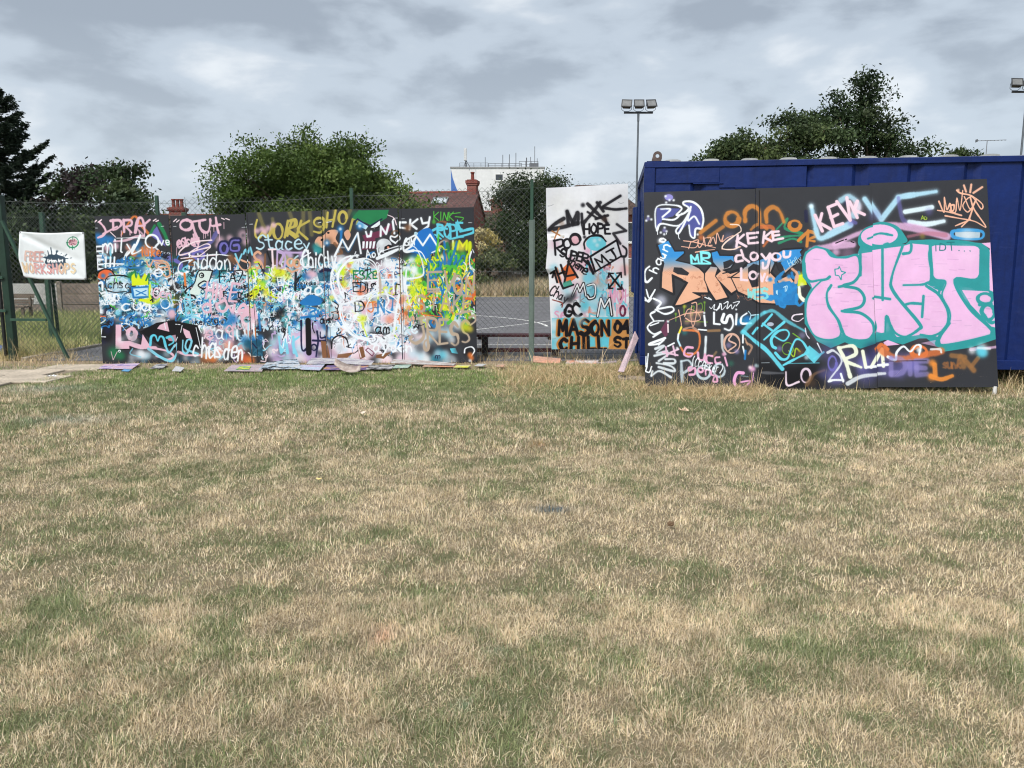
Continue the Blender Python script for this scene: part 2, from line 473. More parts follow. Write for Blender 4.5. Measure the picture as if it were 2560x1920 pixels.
# paved path at the left: concrete slabs
path_base = MB(); a0 = gr(-260, 1012); a1 = gr(-260, 924); 
path_base.add([(-13.5, 9.35, .004), (-7.0, 9.35, .004), (-5.8, 11.95, .004), (-13.5, 11.95, .004)], [(0, 1, 2, 3)])
path = tag(path_base.build('path', mat('path_sand', (0.24, 0.20, 0.15), 0.95, 0.1, scale=9, fine=0.3)), kind='structure')
slab_m = mat('concrete_slab', (0.50, 0.43, 0.345), 0.92, 0.2, var=0.16, scale=2.2, bump=0.4, bscale=60, fine=0.2)
for r_ in range(4):
    for k in range(7):
        x1 = -6.55 - k * 0.93 + (r_ % 2) * 0.45; x0 = x1 - 0.915
        y0 = 9.5 + r_ * 0.62; y1 = y0 + 0.605
        cx_, cy_ = (x0 + x1) / 2, (y0 + y1) / 2
        if not in_poly(np.array([cx_ - .1]), np.array([cy_]), PATHPOLY)[0]: continue
        b_ = MB().box(x0, y0, 0.0, x1, y1, 0.028 + random.uniform(-.004, .004), ch=0.006)
        b_.build('paving_slab', slab_m, path)

# tarmac court with painted lines
court = MB(); court.box(-7.9, 12.62, -.05, 30, 41.0, 0.012)
tag(court.build('court', mat('tarmac', (0.155, 0.155, 0.165), 0.9, 0.25, var=0.12, scale=1.2, bump=0.3, bscale=120, fine=0.22)), kind='structure')
kerb = MB().box(-8.0, 12.62, -.05, -7.9, 41, 0.06, ch=.01)
tag(kerb.build('kerb', mat('kerb_concrete', (0.30, 0.27, 0.22), 0.9, 0.2, scale=3, fine=0.25)), kind='structure')
line_m = mat('court_paint', (0.72, 0.72, 0.70), 0.7, 0.2, var=0.1, scale=7, fine=0.15)
def painted_line(pts, w):
    m = MB(); pts = [Vector(p) for p in pts]; L, Rr = [], []
    for i, p in enumerate(pts):
        d = (pts[min(i + 1, len(pts) - 1)] - pts[max(i - 1, 0)]).normalized(); nrm = Vector((-d.y, d.x)) * w / 2
        L.append(p + nrm); Rr.append(p - nrm)
    vs = [(p.x, p.y, .016) for p in L] + [(p.x, p.y, .016) for p in Rr]; n = len(pts)
    m.add(vs, [(n + i, n + i + 1, i + 1, i) for i in range(n - 1)])
    return tag(m.build('court_line', line_m), kind='structure')
painted_line([(-7, 15.2), (12, 15.2)], .06)
painted_line([(-5.5, 15.9), (-.87, 19.0), (1.09, 22.2), (3.0, 25.2)], .07)
painted_line([(-6 + 6.9 * math.sin(t), 19.9 + 6.75 * math.cos(t)) for t in np.linspace(.1, 1.55, 24)], .09)
painted_line([(-7.3, 34.5), (25, 34.5)], .08)

# grassy bank beyond the court
bank = MB()
prof = [(40.9, -.05), (41.2, .06), (43, .3), (45, .45), (60, .5)]
bank.add([(x, y, z) for (y, z) in prof for x in (-7.9, 40)], [(2 * i, 2 * i + 1, 2 * i + 3, 2 * i + 2) for i in range(len(prof) - 1)])
tag(bank.build('grass_bank', mat('bank_soil', (0.30, 0.25, 0.14), 0.95, 0.1, scale=1.0, fine=0.3)), kind='structure')
n = 16000
x = rng.uniform(-4, 6, n); y = 41.1 + 4.0 * rng.random(n)
z = np.interp(y, [p[0] for p in prof], [p[1] for p in prof])
c = grass_cols(n, np.full(n, 0.1) + 0.4 * (fbm(x, y) > .58), 0.85)
tag(blades('bank_grass', np.stack([x, y, z], -1), rng.uniform(.3, .8, n), .03, rng.uniform(.1, .7, n), rng.uniform(0, 6.28, n), c, grass_m),
    'tall dry grass on the bank beyond the court', 'grass', kind='stuff')
# garden grass at the left, beyond the first fence
n = 60000
y = 13.0 + 12.7 * rng.random(n) ** 1.2; x = -7.95 - rng.random(n) * (y * 0.72 - 7.95 + 1.2)
g_ = np.clip(0.75 - 0.5 * smooth01((15.6 - y) / 2.0) + 0.5 * (fbm(x * 1.2, y * 1.2) - .5), 0, 1)
c = grass_cols(n, g_) * np.array([1.0, 1.08, .8])
tag(blades('garden_grass', np.stack([x, y, np.full(n, -.05)], -1), rng.uniform(.12, .34, n) * (0.7 + .6 * fbm(x * 3, y * 3)), .014, rng.uniform(.1, .9, n), rng.uniform(0, 6.28, n), c, grass_m),
    'long green garden grass behind the wire fence at left', 'grass', kind='stuff')

# ================================================================== BACKGROUND: trees, houses, walls
def leaves(name, cen, size, cols, m, parent, aspect=0.5, up=0.3):
    """one small pointed leaf at each centre, all in one mesh"""
    n = len(cen)
    a = rng.normal(0, 1, (n, 3)); a /= np.linalg.norm(a, axis=1, keepdims=True)
    nr = rng.normal(0, 1, (n, 3)); nr[:, 2] += up * 3
    b = np.cross(a, nr); b /= np.linalg.norm(b, axis=1, keepdims=True) + 1e-9
    s = (size * (0.6 + 0.8 * rng.random(n)))[:, None] * 0.5
    V = np.stack([cen - a * s, cen + b * s * aspect, cen + a * s, cen - b * s * aspect], 1)
    F = np.arange(n * 4).reshape(n, 4)
    return fast_mesh(name, V.reshape(-1, 3), F, m, parent, col=np.repeat(cols, 4, 0))
leaf_m = attr_mat('leaf', rough=0.55, spec=0.25, trans=0.22)
bark = mat('bark', (0.085, 0.065, 0.045), 0.95, 0.1, var=0.25, scale=5, stretch=(1, 1, .25))
def sample_ellipsoids(ells, n, shell=0.55):
    out = []
    vol = np.array([e[3] * e[4] * e[5] for e in ells]) ** 0.72; pr = vol / vol.sum()
    for e, k in zip(ells, rng.multinomial(n, pr)):
        d = rng.normal(0, 1, (k, 3)); d /= np.linalg.norm(d, axis=1, keepdims=True)
        wob = 1 + 0.34 * (fbm(d[:, 0] * 2.2 + e[0] + 20, d[:, 2] * 2.2 + d[:, 1] * 1.3 + 9, 3) - .5) * 2
        r = (shell + (1 - shell) * rng.random(k)) * wob
        out.append(np.array(e[:3]) + d * r[:, None] * np.array(e[3:6]))
    return np.concatenate(out)
def leafy_tree(name, label, base, ells, ncl, per, spread, leaf, cols, trunk=0.2, sprigs=60, group=None, cat='tree', aspect=0.5, shell=0.55, hang=0.0):
    """ells: crown lobes (x, y, z, rx, ry, rz) in world metres"""
    t = thing(name, label, cat, base, group=group)
    # boughs first, then the twig clumps gathered round them, so that gaps open between
    nb = max(8, ncl // 5)
    bough = sample_ellipsoids(ells, nb, shell); bt = 0.72 + 0.56 * rng.random((nb, 1)); bc = rng.integers(0, len(cols), nb)
    bi = np.concatenate([np.arange(nb), rng.integers(0, nb, ncl - nb)])
    cl = bough[bi] + rng.normal(0, 1, (ncl, 3)) * spread * np.array([1.25, 1.25, .8])
    ok = cl[:, 2] > base[2] + 0.15; cl, bi = cl[ok], bi[ok]
    pick = np.where(rng.random(len(cl)) < .6, bc[bi], rng.integers(0, len(cols), len(cl)))
    ccol = np.array(cols)[pick] * bt[bi] * (0.85 + 0.3 * rng.random((len(cl), 1)))
    k = rng.integers(int(per * .6), int(per * 1.4), len(cl))
    idx = np.repeat(np.arange(len(cl)), k)
    off = rng.normal(0, 1, (len(idx), 3)) * spread * np.array([1, 1, 0.7])
    off[:, 2] -= hang * np.abs(off[:, 0])
    cen = cl[idx] + off
    lc = ccol[idx] * (0.8 + 0.4 * rng.random((len(idx), 1)))
    # upright sprigs that break the outline
    cen_all = np.array([np.mean([e[i] for e in ells]) for i in range(3)])
    sp = cl[np.argsort(-(np.linalg.norm((cl - cen_all) / np.array([1, 1, .8]), axis=1) + rng.random(len(cl)) * 1.0))[:sprigs]]
    sc, scol = [], []
    for p in sp:
        d = (p - cen_all) / (np.linalg.norm(p - cen_all) + 1e-6) + np.array([0, 0, .7]) + rng.normal(0, .35, 3); d /= np.linalg.norm(d)
        Ls = rng.uniform(.35, 1.0) * spread * 2.6
        q = rng.integers(8, 18)
        tt = rng.random(q)
        sc.append(p + d[None] * (tt * Ls)[:, None] + rng.normal(0, leaf * .55, (q, 3))); scol.append(np.array(cols)[rng.integers(0, len(cols), q)])
    if sprigs:
        cen = np.concatenate([cen] + sc); lc = np.concatenate([lc] + scol)
    cen[:, 2] = np.maximum(cen[:, 2], base[2] + .05)
    leaves('crown', cen, np.full(len(cen), leaf), lc, leaf_m, t, aspect)
    tr = MB()
    top = Vector(tuple(cen_all)); b = Vector(base)
    tr.tube([b, b.lerp(top, .35) + Vector((.1, 0, 0)), b.lerp(top, .7), top], [trunk, trunk * .8, trunk * .6, trunk * .3], 10)
    for p in cl[rng.integers(0, len(cl), 26)]:
        s0 = b.lerp(top, random.uniform(.35, .95)); p = Vector(tuple(p))
        mid = s0.lerp(p, .5) + Vector((0, 0, .25))
        tr.tube([s0, mid, p], [trunk * .35, trunk * .2, trunk * .06], 6)
    tr.build('trunk', bark, t, smooth=True, world=True)
    return t
def ell(px, py, d, rx, rz, ry=None):
    c = at(px, py, d); return (c.x, c.y, c.z, rx, ry or rx, rz)
def foot(px, d): 
    p = at(px, 700, d); return (p.x, p.y, 0.0)

G1 = [(0.085, 0.14, 0.03), (0.065, 0.11, 0.025), (0.115, 0.17, 0.04), (0.075, 0.125, 0.03)]
G2 = [(0.035, 0.06, 0.025), (0.05, 0.08, 0.03), (0.028, 0.05, 0.02), (0.06, 0.085, 0.035)]
G3 = [(0.055, 0.085, 0.035), (0.075, 0.11, 0.04), (0.04, 0.065, 0.03)]
PUR = [(0.04, 0.03, 0.032), (0.028, 0.022, 0.022), (0.05, 0.042, 0.036)]
# the big round tree
d = 34
leafy_tree('round_tree', 'big round bright green tree rising behind the left boards', foot(780, d),
    [ell(780, 520, d, 3.4, 2.5), ell(775, 450, d, 3.0, 1.7), ell(620, 500, d, 1.7, 1.6), ell(940, 510, d, 1.7, 1.7), ell(770, 400, d, 2.2, 1.05), ell(690, 425, d, 1.3, .9), ell(850, 415, d, 1.5, 1.0), ell(585, 565, d, .9, 1.1), ell(1010, 570, d, 1.0, 1.3), ell(625, 475, d, 1.1, .9), ell(945, 475, d, 1.1, 1.0), ell(690, 580, d - 1, 1.8, 1.5), ell(880, 580, d - 1, 1.8, 1.5)],
    1050, 90, .28, .14, G1, .28, 150, shell=.3)
# dark tree by the brick house
d = 46
leafy_tree('birch_tree', 'dark small-leaved tree between the brick house and the white board', foot(1320, d),
    [ell(1322, 565, d, 1.9, 2.3), ell(1305, 490, d, 1.2, 1.0), ell(1370, 480, d, .9, .8), ell(1355, 630, d, 1.9, 1.5), ell(1275, 575, d, .8, 1.3)],
    380, 95, .30, .15, G2 + [(0.07, 0.09, 0.05)], .22, 70)
# group at right behind the container
d = 36
leafy_tree('oak_tree', 'tall dark oak crown above the container roof', foot(2190, d),
    [ell(2130, 268, d, 1.15, 1.2), ell(2125, 320, d, 1.4, 1.2), ell(2120, 400, d, 2.0, 1.6), ell(2055, 325, d, .9, .9), ell(2220, 340, d, 1.0, 1.3), ell(2270, 400, d, 1.6, 1.0), ell(2340, 380, d, .55, .5), ell(2150, 500, d, 2.6, 1.8)],
    360, 90, .24, .16, G2, .3, 70, shell=0.35)
d = 33
leafy_tree('cherry_tree', 'lighter green spreading tree left of the dark oak, over the container', foot(1960, d),
    [ell(1970, 360, d, 1.2, 1.1), ell(1880, 380, d, 1.1, .7), ell(2040, 345, d, .9, .9), ell(1960, 460, d, 2.2, 1.3), ell(1830, 390, d, .95, .45), ell(1865, 350, d, .5, .4), ell(1900, 345, d, .35, .3), ell(1805, 380, d, .7, .25), ell(1960, 300, d, .3, .3)],
    270, 90, .22, .15, G3 + [(0.10, 0.135, 0.05)], .2, 60, shell=.4)
d = 60
leafy_tree('young_tree', 'small distant treetop just clearing the container roof near the aerial', foot(2420, d),
    [ell(2425, 400, d, .9, .7), ell(2420, 440, d, 1.4, 1.2), ell(2405, 388, d, .5, .4)], 36, 60, .22, .22, G2, .14, 20)
# left-hand group
d = 33
leafy_tree('plum_tree', 'dark purple-leaved tree behind the banner', foot(190, d),
    [ell(200, 500, d, 1.9, 1.5), ell(140, 470, d, 1.1, .9), ell(270, 480, d, 1.1, 1.1), ell(330, 520, d, .7, .9), ell(180, 600, d, 2.2, 1.3), ell(310, 590, d, 1.3, 1.2)],
    210, 85, .24, .17, PUR + G2[:2], .16, 70)
d = 30
leafy_tree('cherry_tree', 'green drooping tree beside the left boards, tips above the fence', foot(300, d),
    [ell(285, 480, d, .55, 1.0), ell(270, 545, d, 1.2, .9), ell(340, 560, d, .8, 1.0), ell(375, 500, d, .25, .55), ell(250, 600, d, 1.3, 1.1), ell(390, 535, d, .3, .3), ell(280, 430, d, .3, .4)],
    150, 80, .2, .17, G3, .13, 50, hang=.3)
d = 31
leafy_tree('laurel_hedge', 'dark evergreen hedge behind the concrete wall and banner', foot(90, d),
    [ell(60, 600, d, 2.0, 1.5), ell(-20, 570, d, 2.0, 1.8), ell(130, 620, d, 1.8, 1.2), ell(230, 640, d, 1.7, 1.1), ell(40, 670, d, 2.0, .9), ell(170, 670, d, 2.0, .9)],
    200, 90, .26, .18, G2, .12, 20, cat='hedge')
# shrubs by the court
d = 44
leafy_tree('yellow_shrub', 'shrub with pale yellow blossom in front of the brick house', foot(1212, d),
    [ell(1212, 605, d, .7, .75), ell(1220, 580, d, .35, .4)], 36, 70, .14, .13, [(0.62, 0.52, 0.24), (0.5, 0.42, 0.16), (0.66, 0.58, 0.34), (0.16, 0.18, 0.06)], .06, 14, cat='shrub')
d = 43
leafy_tree('garden_shrub', 'green overgrown shrub beside the edge of the left boards', foot(1215, d),
    [ell(1212, 660, d, 1.2, 1.0), ell(1255, 640, d, .9, .8), ell(1225, 720, d, 1.1, .7), ell(1190, 690, d, .9, 1.2)], 75, 80, .22, .15, G3 + [(0.13, 0.15, 0.07)], .08, 14, cat='shrub')
d = 48
leafy_tree('elder_bush', 'grey-green bush behind the dark fence post and wall', foot(1345, d),
    [ell(1345, 655, d, .9, .7), ell(1300, 640, d, .9, .7), ell(1380, 650, d, .9, .7)], 50, 80, .2, .15, [(0.07, 0.12, 0.06), (0.10, 0.14, 0.09), (0.22, 0.24, 0.2)], .08, 6, cat='shrub')

# conifer at the left edge
def conifer(base, H, label):
    t = thing('spruce_tree', label, 'tree', base)
    b = Vector(base)
    w = MB(); w.tube([b, b + Vector((0, 0, H * .5)), b + Vector((0, 0, H))], [.28, .17, .02], 10)
    cen, ax, sz = [], [], []
    for i in range(150):
        h = H * (0.12 + 0.86 * (i / 150) ** .9); az = i * 2.39996 + random.uniform(-.3, .3)
        L = (H - h) * .52 + .4; L *= random.uniform(.75, 1.12)
        dr = Vector((math.cos(az), math.sin(az), 0)); s0 = b + Vector((0, 0, h))
        pts = [s0, s0 + dr * L * .4 + Vector((0, 0, -.06 * L)), s0 + dr * L * .75 + Vector((0, 0, .02 * L)), s0 + dr * L + Vector((0, 0, .24 * L))]
        w.tube(pts, [.045, .03, .018, .006], 5)
        for _ in range(int(30 * L) + 14):
            tt = random.random() ** .6; j = min(2, int(tt * 3)); p = pts[j].lerp(pts[j + 1], tt * 3 - j)
            side = Vector((-dr.y, dr.x, 0)) * random.choice((-1, 1)); tl = random.uniform(.15, .5) * (1.15 - tt * .6) * min(1, L)
            dd = (side * random.uniform(.5, 1) + dr * random.uniform(.3, .8) + Vector((0, 0, random.uniform(-.25, .3)))).normalized()
            for q in range(5):
                cen.append(p + dd * tl * (q + .5) / 5 + Vector((random.gauss(0, .03), random.gauss(0, .03), random.gauss(0, .04)))); ax.append(dd)
        for q in range(6): cen.append(pts[3] - (pts[3] - pts[2]) * q / 8); ax.append((pts[3] - pts[2]).normalized())
    for q in range(14): cen.append(b + Vector((0, 0, H - q * .08))); ax.append(Vector((0, 0, 1)))
    w.build('trunk', bark, t, smooth=True, world=True)
    cen = np.array([tuple(c_) for c_ in cen]); ax = np.array([tuple(a_) for a_ in ax])
    # three needles per spot, splayed round the twig
    V, cols = [], []
    base_c = np.array([(0.018, 0.032, 0.022), (0.026, 0.042, 0.026), (0.036, 0.055, 0.034)])
    for k in range(3):
        a = ax + rng.normal(0, .45, ax.shape); a /= np.linalg.norm(a, axis=1, keepdims=True)
        bb_ = np.cross(a, rng.normal(0, 1, ax.shape)); bb_ /= np.linalg.norm(bb_, axis=1, keepdims=True) + 1e-9
        V.append(np.stack([cen - a * .085, cen + bb_ * .022, cen + a * .085, cen - bb_ * .022], 1)); cols.append(base_c[rng.integers(0, 3, len(cen))] * (.8 + .5 * rng.random((len(cen), 1))))
    V = np.concatenate(V); cols = np.concatenate(cols)
    fast_mesh('crown', V.reshape(-1, 3), np.arange(len(V) * 4).reshape(-1, 4), leaf_m, t, col=np.repeat(cols, 4, 0))
d = 34
ap = at(-34, 205, d)
conifer((ap.x, ap.y, 0), ap.z, 'dark spruce tree at the left edge above the banner')

# ---- houses
brick_red = brick_mat('red_brick', hexc('843a36'), hexc('6e302c'), (0.30, 0.22, 0.19))
brick_brown = brick_mat('brown_brick', hexc('6b4a40'), hexc('57392f'), (0.25, 0.21, 0.18))
tile_red = brick_mat('clay_tile', hexc('6e5350'), hexc('5c4645'), hexc('453636'), bw=.17, bh=.10, ms=.012)
tile_brown = brick_mat('brown_tile', hexc('5f4f49'), hexc('4c403c'), hexc('342b29'), bw=.3, bh=.25, ms=.02)
white_frame = mat('white_upvc', (0.72, 0.73, 0.73), .5, .4, var=.04)
dark_glass = mat('window_glass', (0.05, 0.06, 0.075), .08, .6, var=.2, scale=1.5)
terracotta = mat('terracotta', hexc('7e463e'), .85, .2, var=.15, scale=8)
lead = mat('lead', (0.22, 0.23, 0.25), .6, .4)
def chimney(parent, x, y, z0, w, dp, h, pots, ph=.45, world=False):
    m = MB().box(x - w / 2, y - dp / 2, z0, x + w / 2, y + dp / 2, z0 + h)
    m.box(x - w / 2 - .06, y - dp / 2 - .06, z0 + h * .80, x + w / 2 + .06, y + dp / 2 + .06, z0 + h * .86)
    m.box(x - w / 2 - .10, y - dp / 2 - .10, z0 + h * .862, x + w / 2 + .10, y + dp / 2 + .10, z0 + h * .97)
    st = m.build('chimney', brick_red, parent, uv=True)
    for i in range(pots):
        xx = x + (i - (pots - 1) / 2) * w / max(pots, 1) * .85; zz = z0 + h
        p = MB().tube([(xx, y, zz - .02), (xx, y, zz + ph * .15), (xx, y, zz + ph * .82), (xx, y, zz + ph * .84), (xx, y, zz + ph)], [.15, .13, .11, .15, .15], 12)
        p.build('chimney_pot', terracotta, st, smooth=False)
    return st
def window(parent, x, y, z, w, h, bars=1):
    f = MB(); t_ = .07
    f.box(x, y - .05, z, x + w, y + .02, z + t_); f.box(x, y - .05, z + h - t_, x + w, y + .02, z + h)
    f.box(x, y - .05, z + t_, x + t_, y + .02, z + h - t_); f.box(x + w - t_, y - .05, z + t_, x + w, y + .02, z + h - t_)
    for k in range(bars): xx = x + w * (k + 1) / (bars + 1); f.box(xx - .03, y - .05, z + t_, xx + .03, y + .02, z + h - t_)
    f.box(x - .08, y - .14, z - .09, x + w + .08, y + .02, z - .003)
    wo_ = f.build('window', white_frame, parent)
    MB().box(x + t_, y - .02, z + t_, x + w - t_, y + .0, z + h - t_).build('pane', dark_glass, wo_)
def gable_house(name, label, loc, rz, w, dp, he, hr, wallm, roofm, wins=(), over=.25):
    """origin at the front right corner; front towards -y, body to -x"""
    t = thing(name, label, 'house', loc, rz)
    MB().prism([(0, 0), (dp, 0), (dp, he), (dp / 2, hr), (0, he)], -w, 0, Matrix(((0, 1, 0, 0), (1, 0, 0, 0), (0, 0, 1, 0), (0, 0, 0, 1)))).build('wall', wallm, t, uv=True)
    k = (hr - he) / (dp / 2)
    for s_ in (0, 1):
        y0, y1 = (-over, dp / 2) if s_ == 0 else (dp + over, dp / 2)
        z0 = he - over * k + .05; z1 = hr + .05
        m = MB(); vs = [(-w - .12, y0, z0), (.12, y0, z0), (.12, y1, z1), (-w - .12, y1, z1)]
        m.add(vs + [(a, b, c + .12) for a, b, c in vs], [(4, 5, 6, 7), (3, 2, 1, 0), (0, 1, 5, 4), (1, 2, 6, 5), (2, 3, 7, 6), (3, 0, 4, 7)])
        m.build('roof', roofm, t, uv=True)
    m = MB().tube([(-w - .12, dp / 2, hr + .14), (.12, dp / 2, hr + .14)], .12, 8); m.build('ridge_tiles', terracotta, t)
    for (x, z, ww, hh) in wins: window(t, x, 0, z, ww, hh)
    return t
# brick house with rooflight and chimney
hp = at(1166, 560, 53)
h1 = gable_house('brick_house', 'red brick house with tiled roof, rooflight and tall chimney behind the boards', (hp.x, hp.y, 0), R(-8), 11, 8.2, 4.3, 6.7, brick_red, tile_red,
                 ((-2.2, 2.7, 1.2, 1.2), (-5.2, 2.7, 1.4, 1.2), (-4.5, .8, 1.6, 1.2)))
chimney(h1, -.34, 4.1, 5.8, .66, .8, 1.9, 1, .55)
sk = MB(); k = (6.7 - 4.3) / 4.1
Mr = Matrix.Translation((-2.45, 2.85, 4.3 + 2.85 * k + .19)) @ Matrix.Rotation(math.atan(k), 4, 'X')
for bx in ((-.55, -.5, 0, .55, -.42, .08), (-.55, .42, 0, .55, .5, .08), (-.55, -.42, 0, -.47, .42, .08), (.47, -.42, 0, .55, .42, .08)): sk.box(*bx, Mr)
rl = sk.build('rooflight', lead, h1)
MB().box(-.47, -.42, .02, .47, .42, .05, Mr).build('pane', mat('sky_glass', (0.45, 0.5, 0.54), .1, .8, var=.1), rl)
# tv aerial on that chimney
def aerial(name, label, foot_, h, L, rz, n=9, r=.02):
    t = thing(name, label, 'aerial', foot_, rz)
    m = mat('aerial_metal', (0.22, 0.23, 0.25), .5, .5, .6)
    MB().tube([(0, 0, 0), (0, 0, h)], r, 6).build('mast', m, t)
    b = MB().tube([(-L * .35, 0, h), (L * .65, 0, h + .06)], r * .8, 6)
    b.build('boom', m, t)
    for i in range(n):
        x = -L * .33 + i * L * .95 / (n - 1); hw = .17 - .006 * i
        MB().tube([(x, -hw, h + .02), (x, hw, h + .02)], r * .4, 5).build('element', m, t)
    MB().box(-L * .37, -.18, h - .10, -L * .36, .18, h + .12).build('reflector', m, t)
    return t
ca = Matrix.Translation(h1.location) @ Matrix.Rotation(R(-8), 4, 'Z') @ Vector((-.1, 4.1, 7.69))
aerial('tv_aerial', 'thin television aerial on top of the brick house chimney', ca, .75, 1.3, R(8), r=.012)
# house behind with stubby chimney
hp = at(1262, 600, 64)
h2 = gable_house('terraced_house', 'brown brick house mostly hidden behind the dark tree', (hp.x, hp.y, 0), R(-4), 6, 8, 4.2, 6.1, brick_brown, tile_brown)
chimney(h2, -1.0, 4.0, 5.6, .95, .7, 1.7, 2, .3)
# house whose chimney shows over the second board
hp = at(520, 600, 55)
h3 = gable_house('end_house', 'red brick house behind the left boards, only its chimney with pots in view', (hp.x, hp.y, 0), R(3), 7, 8, 3.5, 5.2, brick_red, tile_brown)
chimney(h3, -3.35, 4.0, 4.5, 1.05, .8, 1.42, 3, .6)
# hipped house behind the white board
hp = at(1480, 600, 56)
h4 = thing('hipped_house', 'brown roofed brick house between the white board and the container', 'house', (hp.x, hp.y, 0))
MB().box(-3.0, 0, 0, 3.6, 7, 5.2).build('wall', brick_red, h4, uv=True)
m = MB(); e0 = 5.2
m.add([(-3.4, -.4, e0), (4.0, -.4, e0), (4.0, 7.4, e0), (-3.4, 7.4, e0), (-.9, 3.5, 7.6), (1.5, 3.5, 7.6)], [(0, 1, 5, 4), (1, 2, 5), (2, 3, 4, 5), (3, 0, 4), (3, 2, 1, 0)])
m.build('roof', tile_brown, h4, uv=True)
for x_ in (-2.4, -.3, 1.9): window(h4, x_, 0, 3.3, 1.5, 1.4, 2)
for x_ in (-2.4, 1.9): window(h4, x_, 0, .9, 1.5, 1.3, 2)
# low house behind the container that carries the other aerial
hp = at(2520, 500, 62)
h5 = gable_house('bungalow', 'low tiled house hidden behind the blue container', (hp.x + 2, hp.y, 0), 0, 9, 8, 4.5, 7.4, brick_brown, tile_brown)
q = at(2468, 352, 66.0)
aerial('tv_aerial', 'television aerial standing above the container roof at right', (q.x, q.y, 7.5), q.z - 7.5, 2.3, R(-4), r=.03)

# ---- white office block
wp = at(1128, 500, 120); ztop = at(1128, 420, 120).z; wx1 = at(1360, 500, 120).x
ow = thing('office_block', 'tall white rendered block with blue triangle and rooftop masts', 'building', (wp.x, wp.y, 0))
W_ = wx1 - wp.x
white_render = mat('white_render', (0.70, 0.72, 0.74), .85, .2, var=.05, scale=.15, fine=.05)
MB().box(0, 0, 0, W_, 12, ztop).build('wall', white_render, ow)
MB().box(-.12, -.12, ztop + .003, W_ + .12, 12.12, ztop + .18).build('coping', mat('coping', (0.30, 0.31, 0.32), .7), ow)
zb = at(1128, 482, 120).z; xb = at(1146, 482, 120).x - wp.x; zt = at(1128, 424, 120).z
def tri_pts(y): return [(0.01, y, zt), (.25, y, zt - (zt - zb) * .35), (xb * .62, y, zt - (zt - zb) * .72), (xb, y, zb), (xb * 1.6, y, zb - 2.5), (.01, y, zb - 2.5)]
m = MB(); n = 6; m.add(tri_pts(-.06) + tri_pts(-.003), [tuple(range(n - 1, -1, -1)), tuple(range(n, 2 * n))] + [(i, (i + 1) % n, n + (i + 1) % n, n + i) for i in range(n)])
m.build('blue_panel', mat('blue_cladding', hexc('4a72b8'), .6, .3, var=.05), ow)
wq = at(1238, 452, 120); wq2 = at(1258, 435, 120)
window(ow, wq.x - wp.x, 0, wq.z, wq2.x - wq.x, wq2.z - wq.z, 0)
steel = mat('dark_steel', (0.16, 0.17, 0.19), .6, .4, .4)
def rx_(px): return (px - 1128) * 120 / FPX
rl_ = MB()
for (a, b, zt_) in ((1149, 1218, .62), (1219, 1300, .55), (1294, 1340, .85)):
    xa, xb_ = rx_(a), rx_(b)
    for zz in (zt_, zt_ * .5): rl_.tube([(xa, .5, ztop + .18 + zz), (xb_, .5, ztop + .18 + zz)], .035, 5)
    k = int((xb_ - xa) / 1.1) + 1
    for i in range(k + 1): x_ = xa + (xb_ - xa) * i / k; rl_.tube([(x_, .5, ztop + .1), (x_, .5, ztop + .18 + zt_)], .035, 5)
rl_.build('railing', steel, ow)
for (px_m, py_t, r_) in ((1211, 393, .05), (1254, 387, .06), (1270, 386, .06), (1286, 382, .06), (1312, 394, .09), (1322, 392, .05), (1332, 366, .05), (1338, 396, .05)):
    MB().tube([(rx_(px_m), 1.0, ztop + .1), (rx_(px_m), 1.0, at(px_m, py_t, 121).z)], r_, 6).build('aerial_mast', steel, ow)
MB().box(rx_(1319), .3, ztop + .2, rx_(1341), 1.2, ztop + .75).build('equipment_box', steel, ow)
az_ = at(1162, 402, 120.6).z; az2 = at(1162, 371, 120.6).z
am = MB().tube([(rx_(1164), .6, ztop - .3), (rx_(1164), .6, az_ + .2)], .09, 8)
am.tube([(rx_(1158), .6, ztop + .1), (rx_(1164), .6, az_)], .05, 5); am.tube([(rx_(1175), .6, ztop + .1), (rx_(1165), .6, az_)], .05, 5)
an = am.build('antenna_mast', steel, ow)
MB().box(rx_(1159.5), .3, az_, rx_(1166.5), .75, az2, ch=.04).build('antenna_panel', mat('antenna_white', (0.6, 0.62, 0.64), .6), an)

# ---- concrete panel walls
conc_brown = mat('concrete_panel', (0.25, 0.205, 0.175), .92, .15, var=.18, scale=1.4, fine=.2)
conc_white = mat('whitewashed_panel', (0.50, 0.50, 0.49), .9, .15, var=.15, scale=1.6, fine=.15)
conc_post = mat('concrete_post', (0.27, 0.235, 0.20), .92, .15, var=.2, scale=3, fine=.2)
def panel_wall(label, x0, x1, y, z0, h, rows, bay=1.83, white=()):
    t = thing('concrete_wall', label, 'wall', (x0, y, z0))
    nb = max(1, round((x1 - x0) / bay)); bw = (x1 - x0) / nb
    for i in range(nb + 1): MB().box(i * bw - .07, -.07, -.1, i * bw + .07, .07, h + .06, ch=.012).build('post', conc_post, t)
    for i in range(nb):
        for r_ in range(rows):
            hh = h / rows
            MB().box(i * bw + .075, -.03, r_ * hh + .004, (i + 1) * bw - .075, .03, (r_ + 1) * hh - .012, ch=.008).build('panel', conc_white if (i, r_) in white else conc_brown, t)
    return t
wl0, wl1 = at(-120, 760, 26), at(560, 760, 26)
zt_ = at(150, 708, 26).z
panel_wall('low brown concrete panel wall behind the garden at left, one bay whitewashed', wl0.x, wl1.x, 26, -.05, zt_ + .05, 3, white=((1, 2), (1, 1)))
wr0, wr1 = at(1100, 700, 46), at(1720, 700, 46)
panel_wall('brown concrete wall beyond the tarmac court', wr0.x, wr1.x, 46, .4, at(1340, 647, 46).z - .4, 2, bay=2.6)
